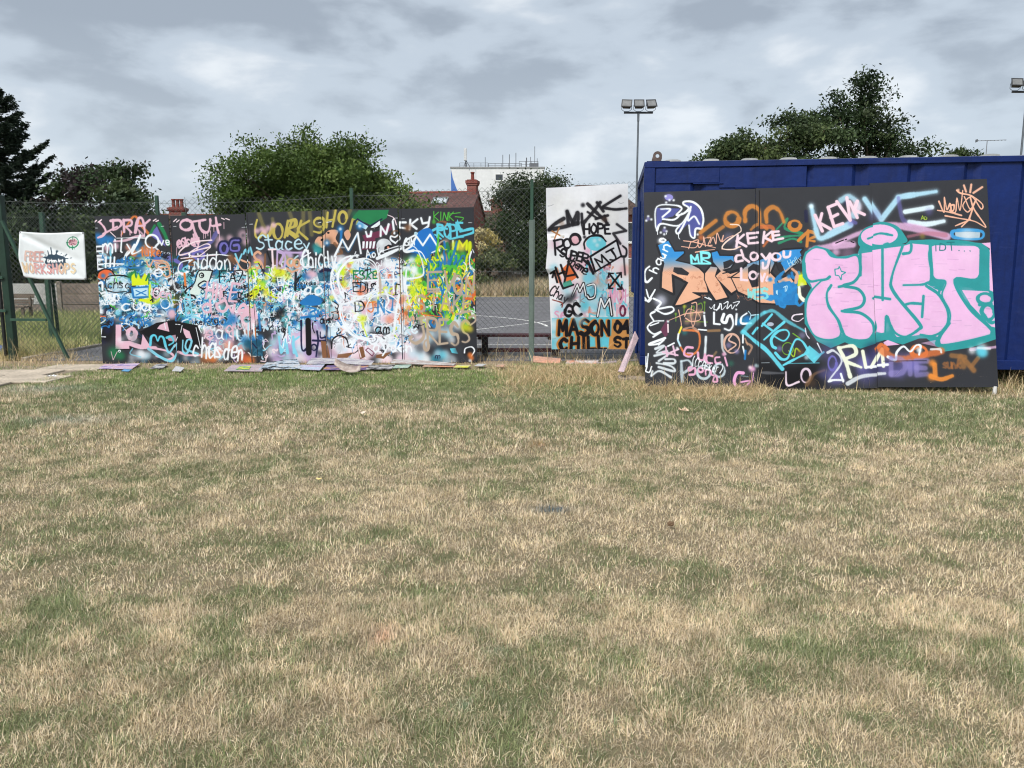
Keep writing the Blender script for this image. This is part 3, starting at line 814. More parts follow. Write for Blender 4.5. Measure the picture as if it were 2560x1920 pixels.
# garden fence of upright palings between shrub and wall
t = thing('paling_fence', 'short run of dark upright palings left of the court wall', 'fence', (at(1246, 690, 45.4).x, 45.4, .4))
wood_dark = mat('dark_wood', (0.10, 0.09, 0.08), .9, .1, var=.25, scale=4)
zz = at(1260, 641, 45.4).z - .4
for i in range(9): MB().box(i * .105, -.01, 0, i * .105 + .08, .012, zz - .05 * (i % 3), ch=.004).build('paling', wood_dark, t)
MB().box(0, .013, zz * .7, .95, .05, zz * .7 + .07).build('rail', wood_dark, t)

# weathered bench in the garden
bp_ = at(18, 800, 23)
wood_grey = mat('weathered_wood', (0.16, 0.125, 0.10), .9, .15, var=.25, scale=3, stretch=(1, 6, 6))
t = thing('garden_bench', 'weathered wooden garden bench behind the gate post', 'bench', (bp_.x, bp_.y, -.05))
for i in range(3): MB().box(-.95, -.15 + i * .14, .40, .62, -.02 + i * .14, .44, ch=.006).build('seat_slat', wood_grey, t)
for i in range(2): 
    M_ = Matrix.Translation((0, .30, .5 + i * .17)) @ Matrix.Rotation(R(-14), 4, 'X')
    MB().box(-.95, 0, 0, .66 - .04 * (1 - i), .03, .13, M_, ch=.006).build('back_slat', wood_grey, t)
for (x_, y_) in ((-.85, -.1), (.5, -.1), (-.85, .28), (.5, .28)): MB().box(x_, y_, 0, x_ + .07, y_ + .06, .40 if y_ < 0 else .72, ch=.005).build('leg', wood_grey, t)

# ---- floodlights
flood_m = mat('flood_black', (0.03, 0.032, 0.036), .5, .4)
pole_m = mat('pole_grey', (0.14, 0.16, 0.18), .55, .4, .3)
lens_m = mat('flood_glass', (0.20, 0.205, 0.205), .15, .7, var=.15, scale=4)
def floodlight(px, py_top, d, label, lamps=(-1, 0, 1)):
    p = at(px, py_top, d); z = p.z
    t = thing('floodlight_mast', label, 'floodlight', (p.x, p.y, 0))
    MB().tube([(0, 0, 0), (0, 0, 1.2), (0, 0, 1.22), (0, 0, z - .4), (0, 0, z - .38), (0, 0, z)], [.075, .075, .055, .048, .06, .06], 12).build('pole', pole_m, t)
    MB().box(-.75, -.05, z, .75, .05, z + .09, ch=.01).build('cross_arm', flood_m, t)
    for k in lamps:
        M_ = Matrix.Translation((k * .62, -.08, z + .42)) @ Matrix.Rotation(R(k * 12), 4, 'Z') @ Matrix.Rotation(R(k * -4), 4, 'Y') @ Matrix.Rotation(R(-28), 4, 'X')
        b = MB()
        # tapering housing, open face towards the court
        vs = [(-.25, -.12, -.2), (.25, -.12, -.2), (.25, -.12, .2), (-.25, -.12, .2), (-.18, .14, -.13), (.18, .14, -.13), (.18, .14, .13), (-.18, .14, .13)]
        b.add([M_ @ Vector(v) for v in vs], [(4, 5, 6, 7)[::-1], (0, 1, 5, 4), (1, 2, 6, 5), (2, 3, 7, 6), (3, 0, 4, 7), (0, 3, 2, 1)])
        for q_ in ((-.27, -.15, -.22, .27, -.122, -.17), (-.27, -.15, .17, .27, -.122, .22), (-.27, -.15, -.17, -.225, -.122, .17), (.225, -.15, -.17, .27, -.122, .17)): b.box(*q_, M_)
        l = b.build('lamp', flood_m, t)
        MB().box(-.222, -.140, -.168, .222, -.125, .168, M_).build('lens', lens_m, l)
        x0 = k * .62
        MB().tube([M_ @ Vector((-.26, 0, 0)), (x0 - .25, 0, z + .2), (x0 - .12, 0, z + .105), (x0 + .12, 0, z + .105), (x0 + .25, 0, z + .2), M_ @ Vector((.26, 0, 0))], .014, 6).build('bracket', pole_m, l)
    return t
floodlight(1596, 284, 42, 'tall floodlight mast with three lamps beside the container corner')
floodlight(2567, 232, 41, 'floodlight mast cut by the right edge of the picture')

# ================================================================== FENCES
fence_green = mat('fence_green', (0.028, 0.075, 0.05), .55, .4, var=.15, scale=5, fine=.1)
fence_dark = mat('gate_green', (0.012, 0.038, 0.025), .5, .4, var=.2, scale=5, fine=.1)
fence_pale = mat('faded_green', (0.13, 0.175, 0.155), .6, .35, var=.1, scale=4, fine=.1)
wire_m = mat('fence_wire', (0.14, 0.16, 0.15), .5, .4, .3, var=.1)
def chain_link(A, B, z0, zA, zB, parent, w=.0445, r=.0036, name='chain_link'):
    """woven diamond mesh between two posts: every wire a zigzag of thin tube"""
    A, B = np.array(A, float), np.array(B, float)
    L = np.linalg.norm(B - A); ux = (B - A) / L; nrm = np.array([-ux[1], ux[0]])
    nw = int(L / w); V, F = [], []
    tri = np.array([(math.cos(a), math.sin(a)) for a in (0.5, 2.6, 4.7)]) * r
    o = 0
    for k in range(nw):
        s0 = k * w; zt = zA + (zB - zA) * (s0 / L); ns = int((zt - z0) / w)
        i = np.arange(ns + 1)
        s = s0 + w * ((i + k) % 2); z = zt - i * w + .02
        off = r * .9 * np.where((i + k) % 2 == 0, 1, -1)
        wob = .012 * (fbm(s * .7 + A[0], z * .7, 2) - .5) * 2
        P = np.stack([A[0] + ux[0] * s + nrm[0] * (off + wob), A[1] + ux[1] * s + nrm[1] * (off + wob), z], -1)
        ring = P[:, None, :] + tri[None, :, :1] * np.array([ux[0], ux[1], 0])[None, None] + tri[None, :, 1:] * np.array([nrm[0], nrm[1], 0])[None, None]
        V.append(ring.reshape(-1, 3))
        b = o + np.arange(ns) * 3
        for q in range(3):
            q2 = (q + 1) % 3
            F.append(np.stack([b + q, b + q2, b + 3 + q2, b + 3 + q], -1))
        o += (ns + 1) * 3
    ob = fast_mesh(name, np.concatenate(V), np.concatenate(F), wire_m, parent)
    return tag(ob, kind='stuff')
def sag_wire(p, q, sag, parent, r=.0028):
    p, q = Vector(p), Vector(q)
    MB().tube([p.lerp(q, i / 6) - Vector((0, 0, sag * 4 * (i / 6) * (1 - i / 6))) for i in range(7)], r, 5).build('line_wire', wire_m, parent, world=True)

FY = 12.72
posts = [(at(405, 700, FY + .05), 488), (at(885, 700, FY), 470), (at(1329, 700, FY), 450), (at(1790, 700, FY), 432)]
f1 = thing('wire_fence', 'tall chain-link fence on green posts running behind all the boards', 'fence', (posts[1][0].x, FY, 0))
tops = []
for i, (p, py) in enumerate(posts):
    z = at(405 if i == 0 else 885, py, FY).z; tops.append(z)
    w = .05
    MB().box(p.x - w / 2, p.y - w / 2, -.2, p.x + w / 2, p.y + w / 2, z, ch=.004).build('post', fence_green, f1, world=True)
# the post in the open gap carries a paler sleeve over its lower part
p = posts[2][0]; zs = at(1329, 551, FY).z
sl = MB(); sl.box(p.x - .044, p.y - .062, -.1, p.x + .030, p.y - .026, zs, ch=.003); sl.box(p.x + .031, p.y - .055, -.1, p.x + .045, p.y + .02, zs - .002)
sl.build('post_sleeve', fence_pale, f1, world=True)['label'] = 'pale grey-green sleeve on the fence post'
for i in range(3):
    a, b = posts[i][0], posts[i + 1][0]
    chain_link((a.x + .03, a.y), (b.x - .03, b.y), .03, tops[i] - .10, tops[i + 1] - .10, f1)
    for h in (.12, 1.45): sag_wire((a.x, a.y + .03, h), (b.x, b.y + .03, h), .01, f1)
    sag_wire((a.x, a.y + .03, tops[i] - .12), (b.x, b.y + .03, tops[i + 1] - .12), .03, f1)
# tie wire hanging off the second bay (thin upright strand beside the chimney)
q = at(461, 500, FY)
MB().tube([(q.x, FY + .02, 2.62), (q.x + .01, FY + .02, 2.0)], .004, 5).build('tie_wire', wire_m, f1, world=True)

# gate post bay at the left
gp = at(17, 700, FY + .25); gtop = at(3, 488, FY + .25).z
f2 = thing('gate_fence', 'chain-link bay with thick dark green gate post and diagonal brace at left', 'fence', (gp.x, gp.y, 0))
MB().box(gp.x - .058, gp.y - .058, -.2, gp.x + .058, gp.y + .058, gtop, ch=.008).build('gate_post', fence_dark, f2, world=True)
MB().box(gp.x - .155, gp.y - .02, .05, gp.x - .115, gp.y + .03, 1.45, ch=.004).build('gate_stile', mat('black_paint', (0.012, 0.014, 0.014), .5, .4), f2, world=True)
for z in (.78, 1.32): MB().box(gp.x - .20, gp.y - .09, z, gp.x - .01, gp.y - .077, z + .045, ch=.003).build('hinge', fence_green, f2, world=True)
b0 = at(5, 552, FY + .12); b1 = at(174, 906, FY - .02)
MB().bar((b0.x, b0.y, b0.z), (b1.x, b1.y, -.03), .045, .04).build('brace', fence_green, f2, world=True)
r0, r1 = at(27, 799, FY + .12), at(116, 800, FY + .07)
MB().bar((r0.x, r0.y, r0.z), (r1.x, r1.y, r0.z), .042, .04).build('rail', fence_green, f2, world=True)
a, b = (gp.x + .08, gp.y), (posts[0][0].x - .03, posts[0][0].y)
za, zb_ = at(20, 503, FY + .25).z, tops[0] - .10
chain_link(a, b, .03, za, zb_, f2)
sag_wire((a[0], a[1] + .02, za), (b[0], b[1] + .02, zb_), .03, f2); sag_wire((a[0], a[1] + .02, .95), (b[0], b[1] + .02, .95), .01, f2)
# left of the gate post: gate leaf mesh runs out of the picture
chain_link((gp.x - 1.6, gp.y + .02), (gp.x - .16, gp.y + .02), .1, gtop - .1, gtop - .1, f2, name='gate_mesh')

# second fence farther back
SY = 15.6
f3 = thing('rear_fence', 'farther chain-link fence with braced corner post behind the banner', 'fence', (at(120, 700, SY).x, SY, 0))
pz = at(112, 531, SY).z
pa, pb, pc = at(-330, 700, SY), at(113, 640, SY), at(470, 700, SY)
for pp in (pa, pb, pc): MB().box(pp.x - .04, pp.y - .04, -.2, pp.x + .04, pp.y + .04, pz, ch=.005).build('post', fence_green, f3, world=True)
s0, s1 = at(117, 590, SY - .1), gr(148, 853)
MB().bar((s0.x, SY - .08, s0.z), (s1.x, s1.y, -.03), .06, .06).build('brace', fence_dark, f3, world=True)
chain_link((pa.x + .05, SY), (pb.x - .05, SY), .05, pz - .06, pz - .05, f3, w=.05, r=.0040)
chain_link((pb.x + .05, SY), (pc.x - .05, SY), .05, pz - .05, pz - .05, f3, w=.05, r=.0040)
sag_wire((pa.x, SY + .03, pz - .06), (pc.x, SY + .03, pz - .06), .03, f3)

# ================================================================== CONTAINER
def weathered_paint(name, base, rust=.62, dirt=.25):
    """old gloss paint: faded patches, runs of dirt, scuffs and a little rust"""
    m = mat(name, base, .5, .35, var=.14, scale=1.1, bump=.3, bscale=9, fine=.08)
    t = m.node_tree; b = t.nodes['Principled BSDF']; src = b.inputs['Base Color'].links[0].from_socket
    tcn = t.nodes.new('ShaderNodeTexCoord')
    def layer(src, colr, scale, stretch, lo, hi, amt):
        mp = t.nodes.new('ShaderNodeMapping'); mp.inputs['Scale'].default_value = stretch; t.links.new(tcn.outputs['Object'], mp.inputs[0])
        n = t.nodes.new('ShaderNodeTexNoise'); n.inputs['Scale'].default_value = scale; n.inputs['Detail'].default_value = 9; n.inputs['Roughness'].default_value = .7
        t.links.new(mp.outputs[0], n.inputs['Vector'])
        mr = t.nodes.new('ShaderNodeMapRange'); mr.inputs['From Min'].default_value = lo; mr.inputs['From Max'].default_value = hi; mr.inputs['To Max'].default_value = amt
        t.links.new(n.outputs['Fac'], mr.inputs['Value'])
        mx = t.nodes.new('ShaderNodeMix'); mx.data_type = 'RGBA'; t.links.new(mr.outputs[0], mx.inputs['Factor']); t.links.new(src, mx.inputs['A']); mx.inputs['B'].default_value = (*colr, 1)
        return mx.outputs['Result']
    src = layer(src, tuple(v * .45 for v in base), 2.0, (3, 3, .35), .52, .8, .8)
    src = layer(src, tuple(min(1, v * 1.5 + .03) for v in base), 3.0, (.5, .5, 3), .58, .75, .55)
    src = layer(src, (.16, .07, .035), 7.0, (1, 1, .6), rust, rust + .1, .8)
    t.links.new(src, b.inputs['Base Color'])
    return m
blue = weathered_paint('container_blue', hexc('082462'), .67)
blue_d = weathered_paint('container_blue_end', hexc('0d275e'), .68)
CD = 10.33
c0 = at(1612, 405, CD)
YAW = R(-7.0); ROLL = R(-0.08)
ct = thing('shipping_container', 'dark blue corrugated shipping container behind the leaning boards', 'container', (c0.x, c0.y, 0))
ct.rotation_euler = (0, ROLL, YAW)
ZT, ZB, LEN, DEP = c0.z, .22, 6.06, 2.44
def corr(n0, n1, starts, dpt, gi, gf, go):
    """corrugation as (along, depth) points: groove slopes in, flat, slopes out"""
    pts = [(n0, 0)]
    for s_ in starts: pts += [(s_, 0), (s_ + gi, dpt), (s_ + gi + gf, dpt), (s_ + gi + gf + go, 0)]
    return pts + [(n1, 0)]
fr = corr(.14, LEN - .14, [.59 + .66 * i for i in range(8)], .045, .055, .07, .075)
m = MB(); n = len(fr)
m.add([(x, .03 + dd, ZB + .12) for x, dd in fr] + [(x, .03 + dd, ZT - .075) for x, dd in fr], [(i, i + 1, n + i + 1, n + i) for i in range(n - 1)])
m.add([(x, .06 + dd, ZB + .12) for x, dd in fr] + [(x, .06 + dd, ZT - .075) for x, dd in fr], [(i + 1, i, n + i, n + i + 1) for i in range(n - 1)])
m.build('side_panel', blue, ct)
m = MB().box(.0, 0, ZT - .074, LEN, .09, ZT, ch=.006); m.build('top_rail', blue, ct)
MB().box(.0, 0, ZB, LEN, .09, ZB + .119, ch=.006).build('bottom_rail', blue, ct)
for x_ in (0, LEN - .139): MB().box(x_, .002, ZB + .12, x_ + .139, .14, ZT - .075, ch=.006).build('corner_post', blue, ct)
hd = MB(); hd.box(.15, .012, ZT - .27, .95, .029, ZT - .08, ch=.004); hd.box(.95, .016, ZT - .335, 2.02, .029, ZT - .08, ch=.004)
hd.build('header_plate', blue, ct)
MB().box(.62, .004, ZT - .285, 1.0, .028, ZT - .272, ch=.003).build('plate_lip', blue, ct)
MB().box(1.15, .004, ZT - .35, 2.02, .030, ZT - .337, ch=.003).build('plate_lip', blue, ct)
# end wall facing the gap
en = corr(.14, DEP - .14, [.2 + .265 * i for i in range(8)], .04, .045, .075, .045)
m = MB(); n = len(en)
m.add([(.03 + dd, y, ZB + .12) for y, dd in en] + [(.03 + dd, y, ZT - .1) for y, dd in en], [(i + 1, i, n + i, n + i + 1) for i in range(n - 1)])
m.add([(.06 + dd, y, ZB + .12) for y, dd in en] + [(.06 + dd, y, ZT - .1) for y, dd in en], [(i, i + 1, n + i + 1, n + i) for i in range(n - 1)])
m.build('end_panel', blue_d, ct)
MB().box(.002, .091, ZT - .1, .1, DEP, ZT - .006).build('end_rail', blue_d, ct)
MB().box(.002, .091, ZB, .1, DEP, ZB + .119).build('end_sill', blue_d, ct)
MB().box(.002, DEP - .14, ZB + .12, .13, DEP, ZT - .101, ch=.006).build('corner_post', blue_d, ct)
for y_ in (.55, 1.55): MB().tube([(-.03, y_, ZB + .1), (-.03, y_, ZT - .45)], .022, 8).build('lock_rod', blue_d, ct)
MB().box(-.075, 1.95, ZB + .9, .0, 2.38, ZT - .42, ch=.01).build('vent_box', blue_d, ct)
MB().box(LEN - .06, .1, ZB, LEN, DEP, ZT - .01).build('far_end_panel', blue, ct)
MB().box(.05, DEP - .05, ZB, LEN - .06, DEP - .001, ZT - .01).build('rear_panel', blue, ct)
roof_w = mat('roof_white', (0.40, 0.42, 0.43), .6, .4, var=.15, scale=3, fine=.1)
MB().box(.03, .03, ZT - .02, LEN - .03, DEP - .03, ZT + .004).build('roof', roof_w, ct)
for i in range(12):
    x_ = .36 + i * .478
    pr = [(x_ - .10, ZT + .002)] + [(x_ - .10 * math.cos(a), ZT + .006 + .022 * math.sin(a) ** .6) for a in np.linspace(.25, math.pi - .25, 9)] + [(x_ + .10, ZT + .002)]
    MB().prism(pr, .012, DEP - .05).build('roof_rib', roof_w, ct)
# lifting lug with a hole
N = 24; out, inn = [], []
for i in range(N):
    a = 2 * math.pi * i / N
    ix, iz = .024 * math.cos(a), .024 * math.sin(a)
    ox, oz = .058 * math.cos(a), .058 * math.sin(a)
    if math.sin(a) < 0: ox = ox * (1 + .9 * (-math.sin(a))) if ox < 0 else max(ox, .05); oz = -.075 * (-math.sin(a)) ** .5
    out.append((ox, oz)); inn.append((ix, iz))
lg = MB(); x_c, z_c = .165, ZT + .078
vs = [(x_c + a, .03, z_c + b) for a, b in out] + [(x_c + a, .03, z_c + b) for a, b in inn] + [(x_c + a, .055, z_c + b) for a, b in out] + [(x_c + a, .055, z_c + b) for a, b in inn]
fs = []
for i in range(N):
    j = (i + 1) % N
    fs += [(i, N + i, N + j, j)[::-1], (2 * N + i, 2 * N + j, 3 * N + j, 3 * N + i)[::-1], (i, j, 2 * N + j, 2 * N + i)[::-1], (N + i, 3 * N + i, 3 * N + j, N + j)[::-1]]
lg.add(vs, fs); lg.build('lifting_lug', mat('rusty_steel', (0.12, 0.09, 0.085), .8, .3, var=.2, scale=12), ct)
MB().box(.03, .01, ZT + .003, .32, .12, ZT + .012).build('corner_plate', blue, ct)
for x_ in (.1, 2.9, 5.6):
    for y_ in (.15, 1.9): MB().box(x_, y_, -.05 - x_ * math.tan(-ROLL), x_ + .4, y_ + .22, ZB - .002, ch=.01).build('timber_block', wood_dark, ct)

# ================================================================== BENCH behind the fence
red_br = mat('maroon_paint', hexc('4f2a30'), .55, .35, var=.2, scale=3, stretch=(1, 6, 6), fine=.12)
dk_br = mat('dark_maroon', (0.035, 0.02, 0.022), .6, .3, var=.2)
BY = 13.15
zb = at(1250, 836, BY).z
x0, x1 = at(1100, 840, BY).x, at(1402, 840, BY).x
t = thing('court_bench', 'low maroon wooden bench on the court behind the fence gap', 'bench', ((x0 + x1) / 2, BY, .012))
for i in range(2): MB().box(x0, BY + i * .15, zb - .045, x1, BY + i * .15 + .135, zb, ch=.006).build('seat_plank', red_br, t, world=True)
for px in (1212, 1388):
    lx = at(px, 860, BY).x
    for y_ in (.02, .2): MB().box(lx - .05, BY + y_, .012, lx + .05, BY + y_ + .06, zb - .09, ch=.005).build('leg', dk_br, t, world=True)
    MB().box(lx - .12, BY, zb - .089, lx + .05, BY + .29, zb - .046).build('bearer', dk_br, t, world=True)
zr = at(1250, 872, BY).z
MB().box(x0, BY + .10, zr - .07, x1, BY + .15, zr, ch=.004).build('lower_rail', red_br, t, world=True)

# ================================================================== SPRAY PAINT
# single-stroke hand lettering: strokes split by ';', points x,y in a unit cell, y down
FONT = {
'A': '0,1 .5,0 1,1;.2,.62 .8,.62', 'B': '0,0 0,1;0,0 .7,.05 .75,.4 0,.48 .85,.6 .85,.92 0,1', 'C': '.95,.15 .5,0 .05,.35 .1,.8 .5,1 .95,.85',
'D': '0,0 0,1;0,0 .7,.12 .95,.5 .7,.9 0,1', 'E': '.9,0 0,0 0,1 .9,1;0,.5 .7,.48', 'F': '.9,0 0,0 0,1;0,.48 .7,.46', 'G': '.95,.15 .5,0 .05,.4 .15,.85 .6,1 .95,.8 .95,.55 .55,.55',
'H': '0,0 0,1;.9,0 .9,1;0,.5 .9,.48', 'I': '.5,0 .5,1', 'J': '.2,0 1,0;.7,0 .7,.8 .4,1 .05,.8', 'K': '.05,0 .05,1;.9,0 .1,.55 .95,1', 'L': '.05,0 .05,1 .9,.97',
'M': '0,1 .1,0 .5,.65 .9,0 1,1', 'N': '0,1 .05,0 .9,1 .95,0', 'O': '.5,0 .08,.3 .08,.72 .5,1 .92,.7 .92,.28 .5,0', 'P': '0,0 0,1;0,0 .8,.06 .85,.45 0,.55', 'R': '0,0 0,1;0,0 .8,.08 .8,.42 0,.52 .95,1',
'S': '.9,.12 .5,0 .1,.2 .25,.45 .75,.55 .92,.8 .5,1 .05,.88', 'T': '0,.02 1,0;.5,0 .48,1', 'U': '0,0 .03,.75 .45,1 .9,.75 .95,0', 'V': '0,0 .45,1 .95,0', 'W': '0,0 .25,1 .5,.35 .75,1 1,0',
'X': '0,0 1,1;.95,0 .05,1', 'Y': '0,0 .5,.5 1,0;.5,.5 .45,1', 'Z': '0,0 .95,0 .05,1 1,.98', '?': '.1,.2 .5,0 .9,.25 .5,.55 .48,.75;.48,.95 .5,1', '.': '.4,.97 .5,1', "'": '.5,0 .45,.25', '(': '.7,0 .3,.4 .6,1', ')': '.3,0 .7,.5 .3,1',
'0': '.5,0 .08,.3 .08,.72 .5,1 .92,.7 .92,.28 .5,0', '4': '.7,1 .7,0 0,.65 1,.65', '7': '0,.03 1,0 .4,1', '9': '.9,.3 .5,0 .1,.25 .3,.5 .9,.35;.9,.1 .85,1', '5': '.9,0 .15,0 .1,.45 .7,.42 .9,.75 .5,1 0,.9',
'a': '.85,.45 .4,.36 .05,.65 .3,1 .8,.85;.85,.38 .85,.85 1,1', 'b': '.1,0 .1,1;.1,.55 .6,.38 .95,.7 .6,1 .1,.9', 'c': '.9,.45 .4,.36 .05,.7 .4,1 .95,.9', 'd': '.9,0 .9,1;.9,.5 .4,.36 .05,.7 .4,1 .9,.85',
'e': '.1,.68 .85,.62 .6,.36 .15,.5 .1,.85 .5,1 .95,.88', 'f': '.8,.05 .45,.1 .4,1;.1,.45 .8,.43', 'g': '.85,.45 .4,.36 .1,.65 .4,.92 .85,.75;.88,.38 .85,1.2 .4,1.35 .1,1.2', 'h': '.1,0 .1,1;.1,.6 .5,.38 .85,.6 .88,1',
'i': '.5,.4 .5,1;.48,.12 .52,.16', 'j': '.6,.4 .55,1.15 .2,1.3;.6,.12 .62,.16', 'k': '.1,0 .1,1;.8,.4 .15,.7 .85,1', 'l': '.4,0 .4,.9 .65,1', 'm': '0,1 .03,.4;.03,.55 .3,.38 .48,.6 .48,1;.48,.55 .75,.38 .95,.6 .97,1', 'n': '.05,.4 .07,1;.07,.6 .5,.37 .85,.58 .88,1',
'o': '.5,.37 .08,.6 .2,.95 .6,1 .92,.72 .75,.42 .5,.37', 'p': '.1,.4 .1,1.35;.1,.5 .6,.37 .92,.65 .6,1 .1,.9', 'r': '.1,.4 .12,1;.12,.6 .5,.38 .85,.45', 's': '.85,.45 .4,.36 .15,.52 .75,.75 .75,.95 .1,.95', 't': '.4,.1 .4,.9 .75,1;.05,.42 .85,.4',
'u': '.08,.4 .1,.85 .45,1 .85,.8;.85,.4 .88,1', 'v': '.05,.4 .45,1 .9,.4', 'w': '0,.4 .25,1 .5,.5 .75,1 1,.4', 'y': '.08,.4 .45,.85;.9,.4 .5,1 .15,1.35', 'x': '.05,.4 .9,1;.9,.4 .05,1', 'z': '.05,.4 .9,.4 .1,1 .95,1'}
def hx(c): return np.array([int(c[i:i + 2], 16) / 255 for i in (0, 2, 4)], np.float32)
COL = {k: hx(v) for k, v in dict(w='e6edf4', pk='dcb4c6', hp='deb2da', bl='1f74b8', db='2b46a0', cy='7fcbe2', lc='b8dcec', nv='161a3e', k='0b0b10', g0='3b3e45', og='d9783a', pe='d8a386', li='d2e31c', gn='1c7a4a',
      lg='4dbb3c', go='b9aa52', pu='6a66b2', be='b4a391', br='7c5439', te='2a9094', ll='bca4d0', ro='de6438', ma='6a2c48', gy='8c929b', sa='dd8f78', tq='5cc6de', dt='14506a', ye='f0e04a', lp='ead6de').items()}
def col(c): return COL[c] if isinstance(c, str) and c in COL else (hx(c) if isinstance(c, str) else np.array(c, np.float32))
prng = np.random.default_rng(23)
def catmull(p, n=6, closed=False):
    p = np.asarray(p, float)
    if len(p) < 3: return p
    q = np.vstack([p[-1], p, p[0], p[1]]) if closed else np.vstack([2 * p[0] - p[1], p, 2 * p[-1] - p[-2]])
    out = []
    for i in range(1, len(q) - 2):
        t = np.linspace(0, 1, n, endpoint=False)[:, None]; a, b, c_, d_ = q[i - 1], q[i], q[i + 1], q[i + 2]
        out.append(.5 * (2 * b + (c_ - a) * t + (2 * a - 5 * b + 4 * c_ - d_) * t ** 2 + (3 * b - a - 3 * c_ + d_) * t ** 3))
    out.append(q[-2][None]); return np.vstack(out)
class Canvas:
    def __init__(s, w, h, corners, base):
        s.w, s.h = w, h; s.a = np.ones((h, w, 3), np.float32) * col(base)
        A, bq = [], []
        for (x, y), (u, v) in zip(corners, ((0, 0), (w, 0), (w, h), (0, h))):
            A += [[x, y, 1, 0, 0, 0, -u * x, -u * y], [0, 0, 0, x, y, 1, -v * x, -v * y]]; bq += [u, v]
        s.H = np.append(np.linalg.solve(np.array(A, float), np.array(bq, float)), 1).reshape(3, 3)
        s.S0 = (w / abs(corners[1][0] - corners[0][0]) + h / abs(corners[3][1] - corners[0][1])) / 2
        s.rk = .86; s.dh = .14; s.view(0, 0, 1)
        gx, gy = np.meshgrid(np.arange(w), np.arange(h)); s.grain = (.5 + .5 * prng.random((h, w))).astype(np.float32)
    def view(s, ox, oy, k): s.o = (ox, oy, k); s.S = s.S0 / k
    def m(s, p):
        p = np.asarray(p, float) / s.o[2] + np.array(s.o[:2]); q = np.c_[p, np.ones(len(p))] @ s.H.T
        return q[:, :2] / q[:, 2:]
    def pts(s, p):
        return [tuple(map(float, t.split(','))) for t in p.split()] if isinstance(p, str) else p
    def blend(s, y0, y1, x0, x1, al, c): r = s.a[y0:y1, x0:x1]; r += (c - r) * al[..., None]
    def dist(s, q, pad, dr=None):
        x0, y0 = np.floor(q.min(0) - pad).astype(int); x1, y1 = np.ceil(q.max(0) + pad).astype(int) + 1
        x0, y0, x1, y1 = max(0, x0), max(0, y0), min(s.w, x1), min(s.h, y1)
        if x1 <= x0 or y1 <= y0: return None
        D = np.full((y1 - y0, x1 - x0), 1e9, np.float32)
        for si, (a, b) in enumerate(zip(q[:-1], q[1:])):
            bx0, by0 = np.floor(np.minimum(a, b) - pad).astype(int); bx1, by1 = np.ceil(np.maximum(a, b) + pad).astype(int) + 1
            bx0, by0, bx1, by1 = max(x0, bx0), max(y0, by0), min(x1, bx1), min(y1, by1)
            if bx1 <= bx0 or by1 <= by0: continue
            X = np.arange(bx0, bx1, dtype=np.float32)[None, :] - a[0]; Y = np.arange(by0, by1, dtype=np.float32)[:, None] - a[1]
            d = b - a; L = float(d @ d) + 1e-6; t = np.clip((X * d[0] + Y * d[1]) / L, 0, 1)
            dd = (X - t * d[0]) ** 2 + (Y - t * d[1]) ** 2
            dd = np.sqrt(dd)
            if dr is not None: dd = dd + dr[si]
            v = D[by0 - y0:by1 - y0, bx0 - x0:bx1 - x0]; np.minimum(v, dd, out=v)
        return x0, y0, x1, y1, D
    def s(self, p, r, c, soft=.35, op=1.0, sm=True, closed=False, halo=None):
        """one pass of the can: a stroke r wide with a soft edge and, if wanted, a mist around it"""
        p = self.pts(p); q = catmull(p, 6, closed) if sm else np.array(list(p) + ([p[0]] if closed else []), float)
        q = self.m(q); r = r * self.S * self.rk
        if halo is None: halo = self.dh if r > 3 else 0
        if halo:
            R_ = self.dist(q, r * 2.8 + 2)
            if R_:
                x0, y0, x1, y1, D = R_; al = halo * np.exp(-(np.maximum(D - r * .6, 0) / (r * .9)) ** 2) * self.grain[y0:y1, x0:x1]
                self.blend(y0, y1, x0, x1, al * (D < 1e4), col(c))
        # the hand is never steady: the line swells and thins along its way
        ns = len(q) - 1; dr = np.cumsum(prng.normal(0, .10, ns)); dr = r * np.clip((dr - dr.mean()) + .05, -.28, .34)
        R_ = self.dist(q, r * (1.3 + soft) + 2, dr)
        if R_ is None: return
        x0, y0, x1, y1, D = R_; e = max(.9, r * soft)
        al = np.clip((r + e * .5 - D) / e, 0, 1); al = al * al * (3 - 2 * al) * op
        if soft > .6: al = al * (.75 + .25 * self.grain[y0:y1, x0:x1])
        self.blend(y0, y1, x0, x1, al, col(c))
    def e(self, x, y, rx, ry, r, c, **k):
        self.s([(x + rx * math.cos(a), y + ry * math.sin(a)) for a in np.linspace(0, 6.283, 15)[:-1]], r, c, closed=True, **k)
    def f(self, p, c, op=1.0, sm=False, edge=1.0, c2=None, y01=None):
        """filled shape; c2 fades in between heights y01"""
        p = self.pts(p); q = self.m(catmull(p, 5, True) if sm else p)
        x0, y0 = np.floor(q.min(0) - 3).astype(int); x1, y1 = np.ceil(q.max(0) + 3).astype(int)
        x0, y0, x1, y1 = max(0, x0), max(0, y0), min(self.w, x1), min(self.h, y1)
        if x1 <= x0 or y1 <= y0: return
        acc = np.zeros((y1 - y0, x1 - x0), np.float32)
        for sx, sy in ((.25, .25), (.75, .25), (.25, .75), (.75, .75)):
            X, Y = np.meshgrid(np.arange(x0, x1) + sx - .5, np.arange(y0, y1) + sy - .5); acc += in_poly(X, Y, [tuple(v) for v in q]) * .25
        cc = col(c)
        if c2 is not None:
            ya, yb = [self.m([(p[0][0], v)])[0][1] for v in y01]
            t = np.clip((np.arange(y0, y1) - ya) / (yb - ya), 0, 1)[:, None, None]; cc = cc * (1 - t) + col(c2) * t
        self.blend(y0, y1, x0, x1, acc * op, cc)
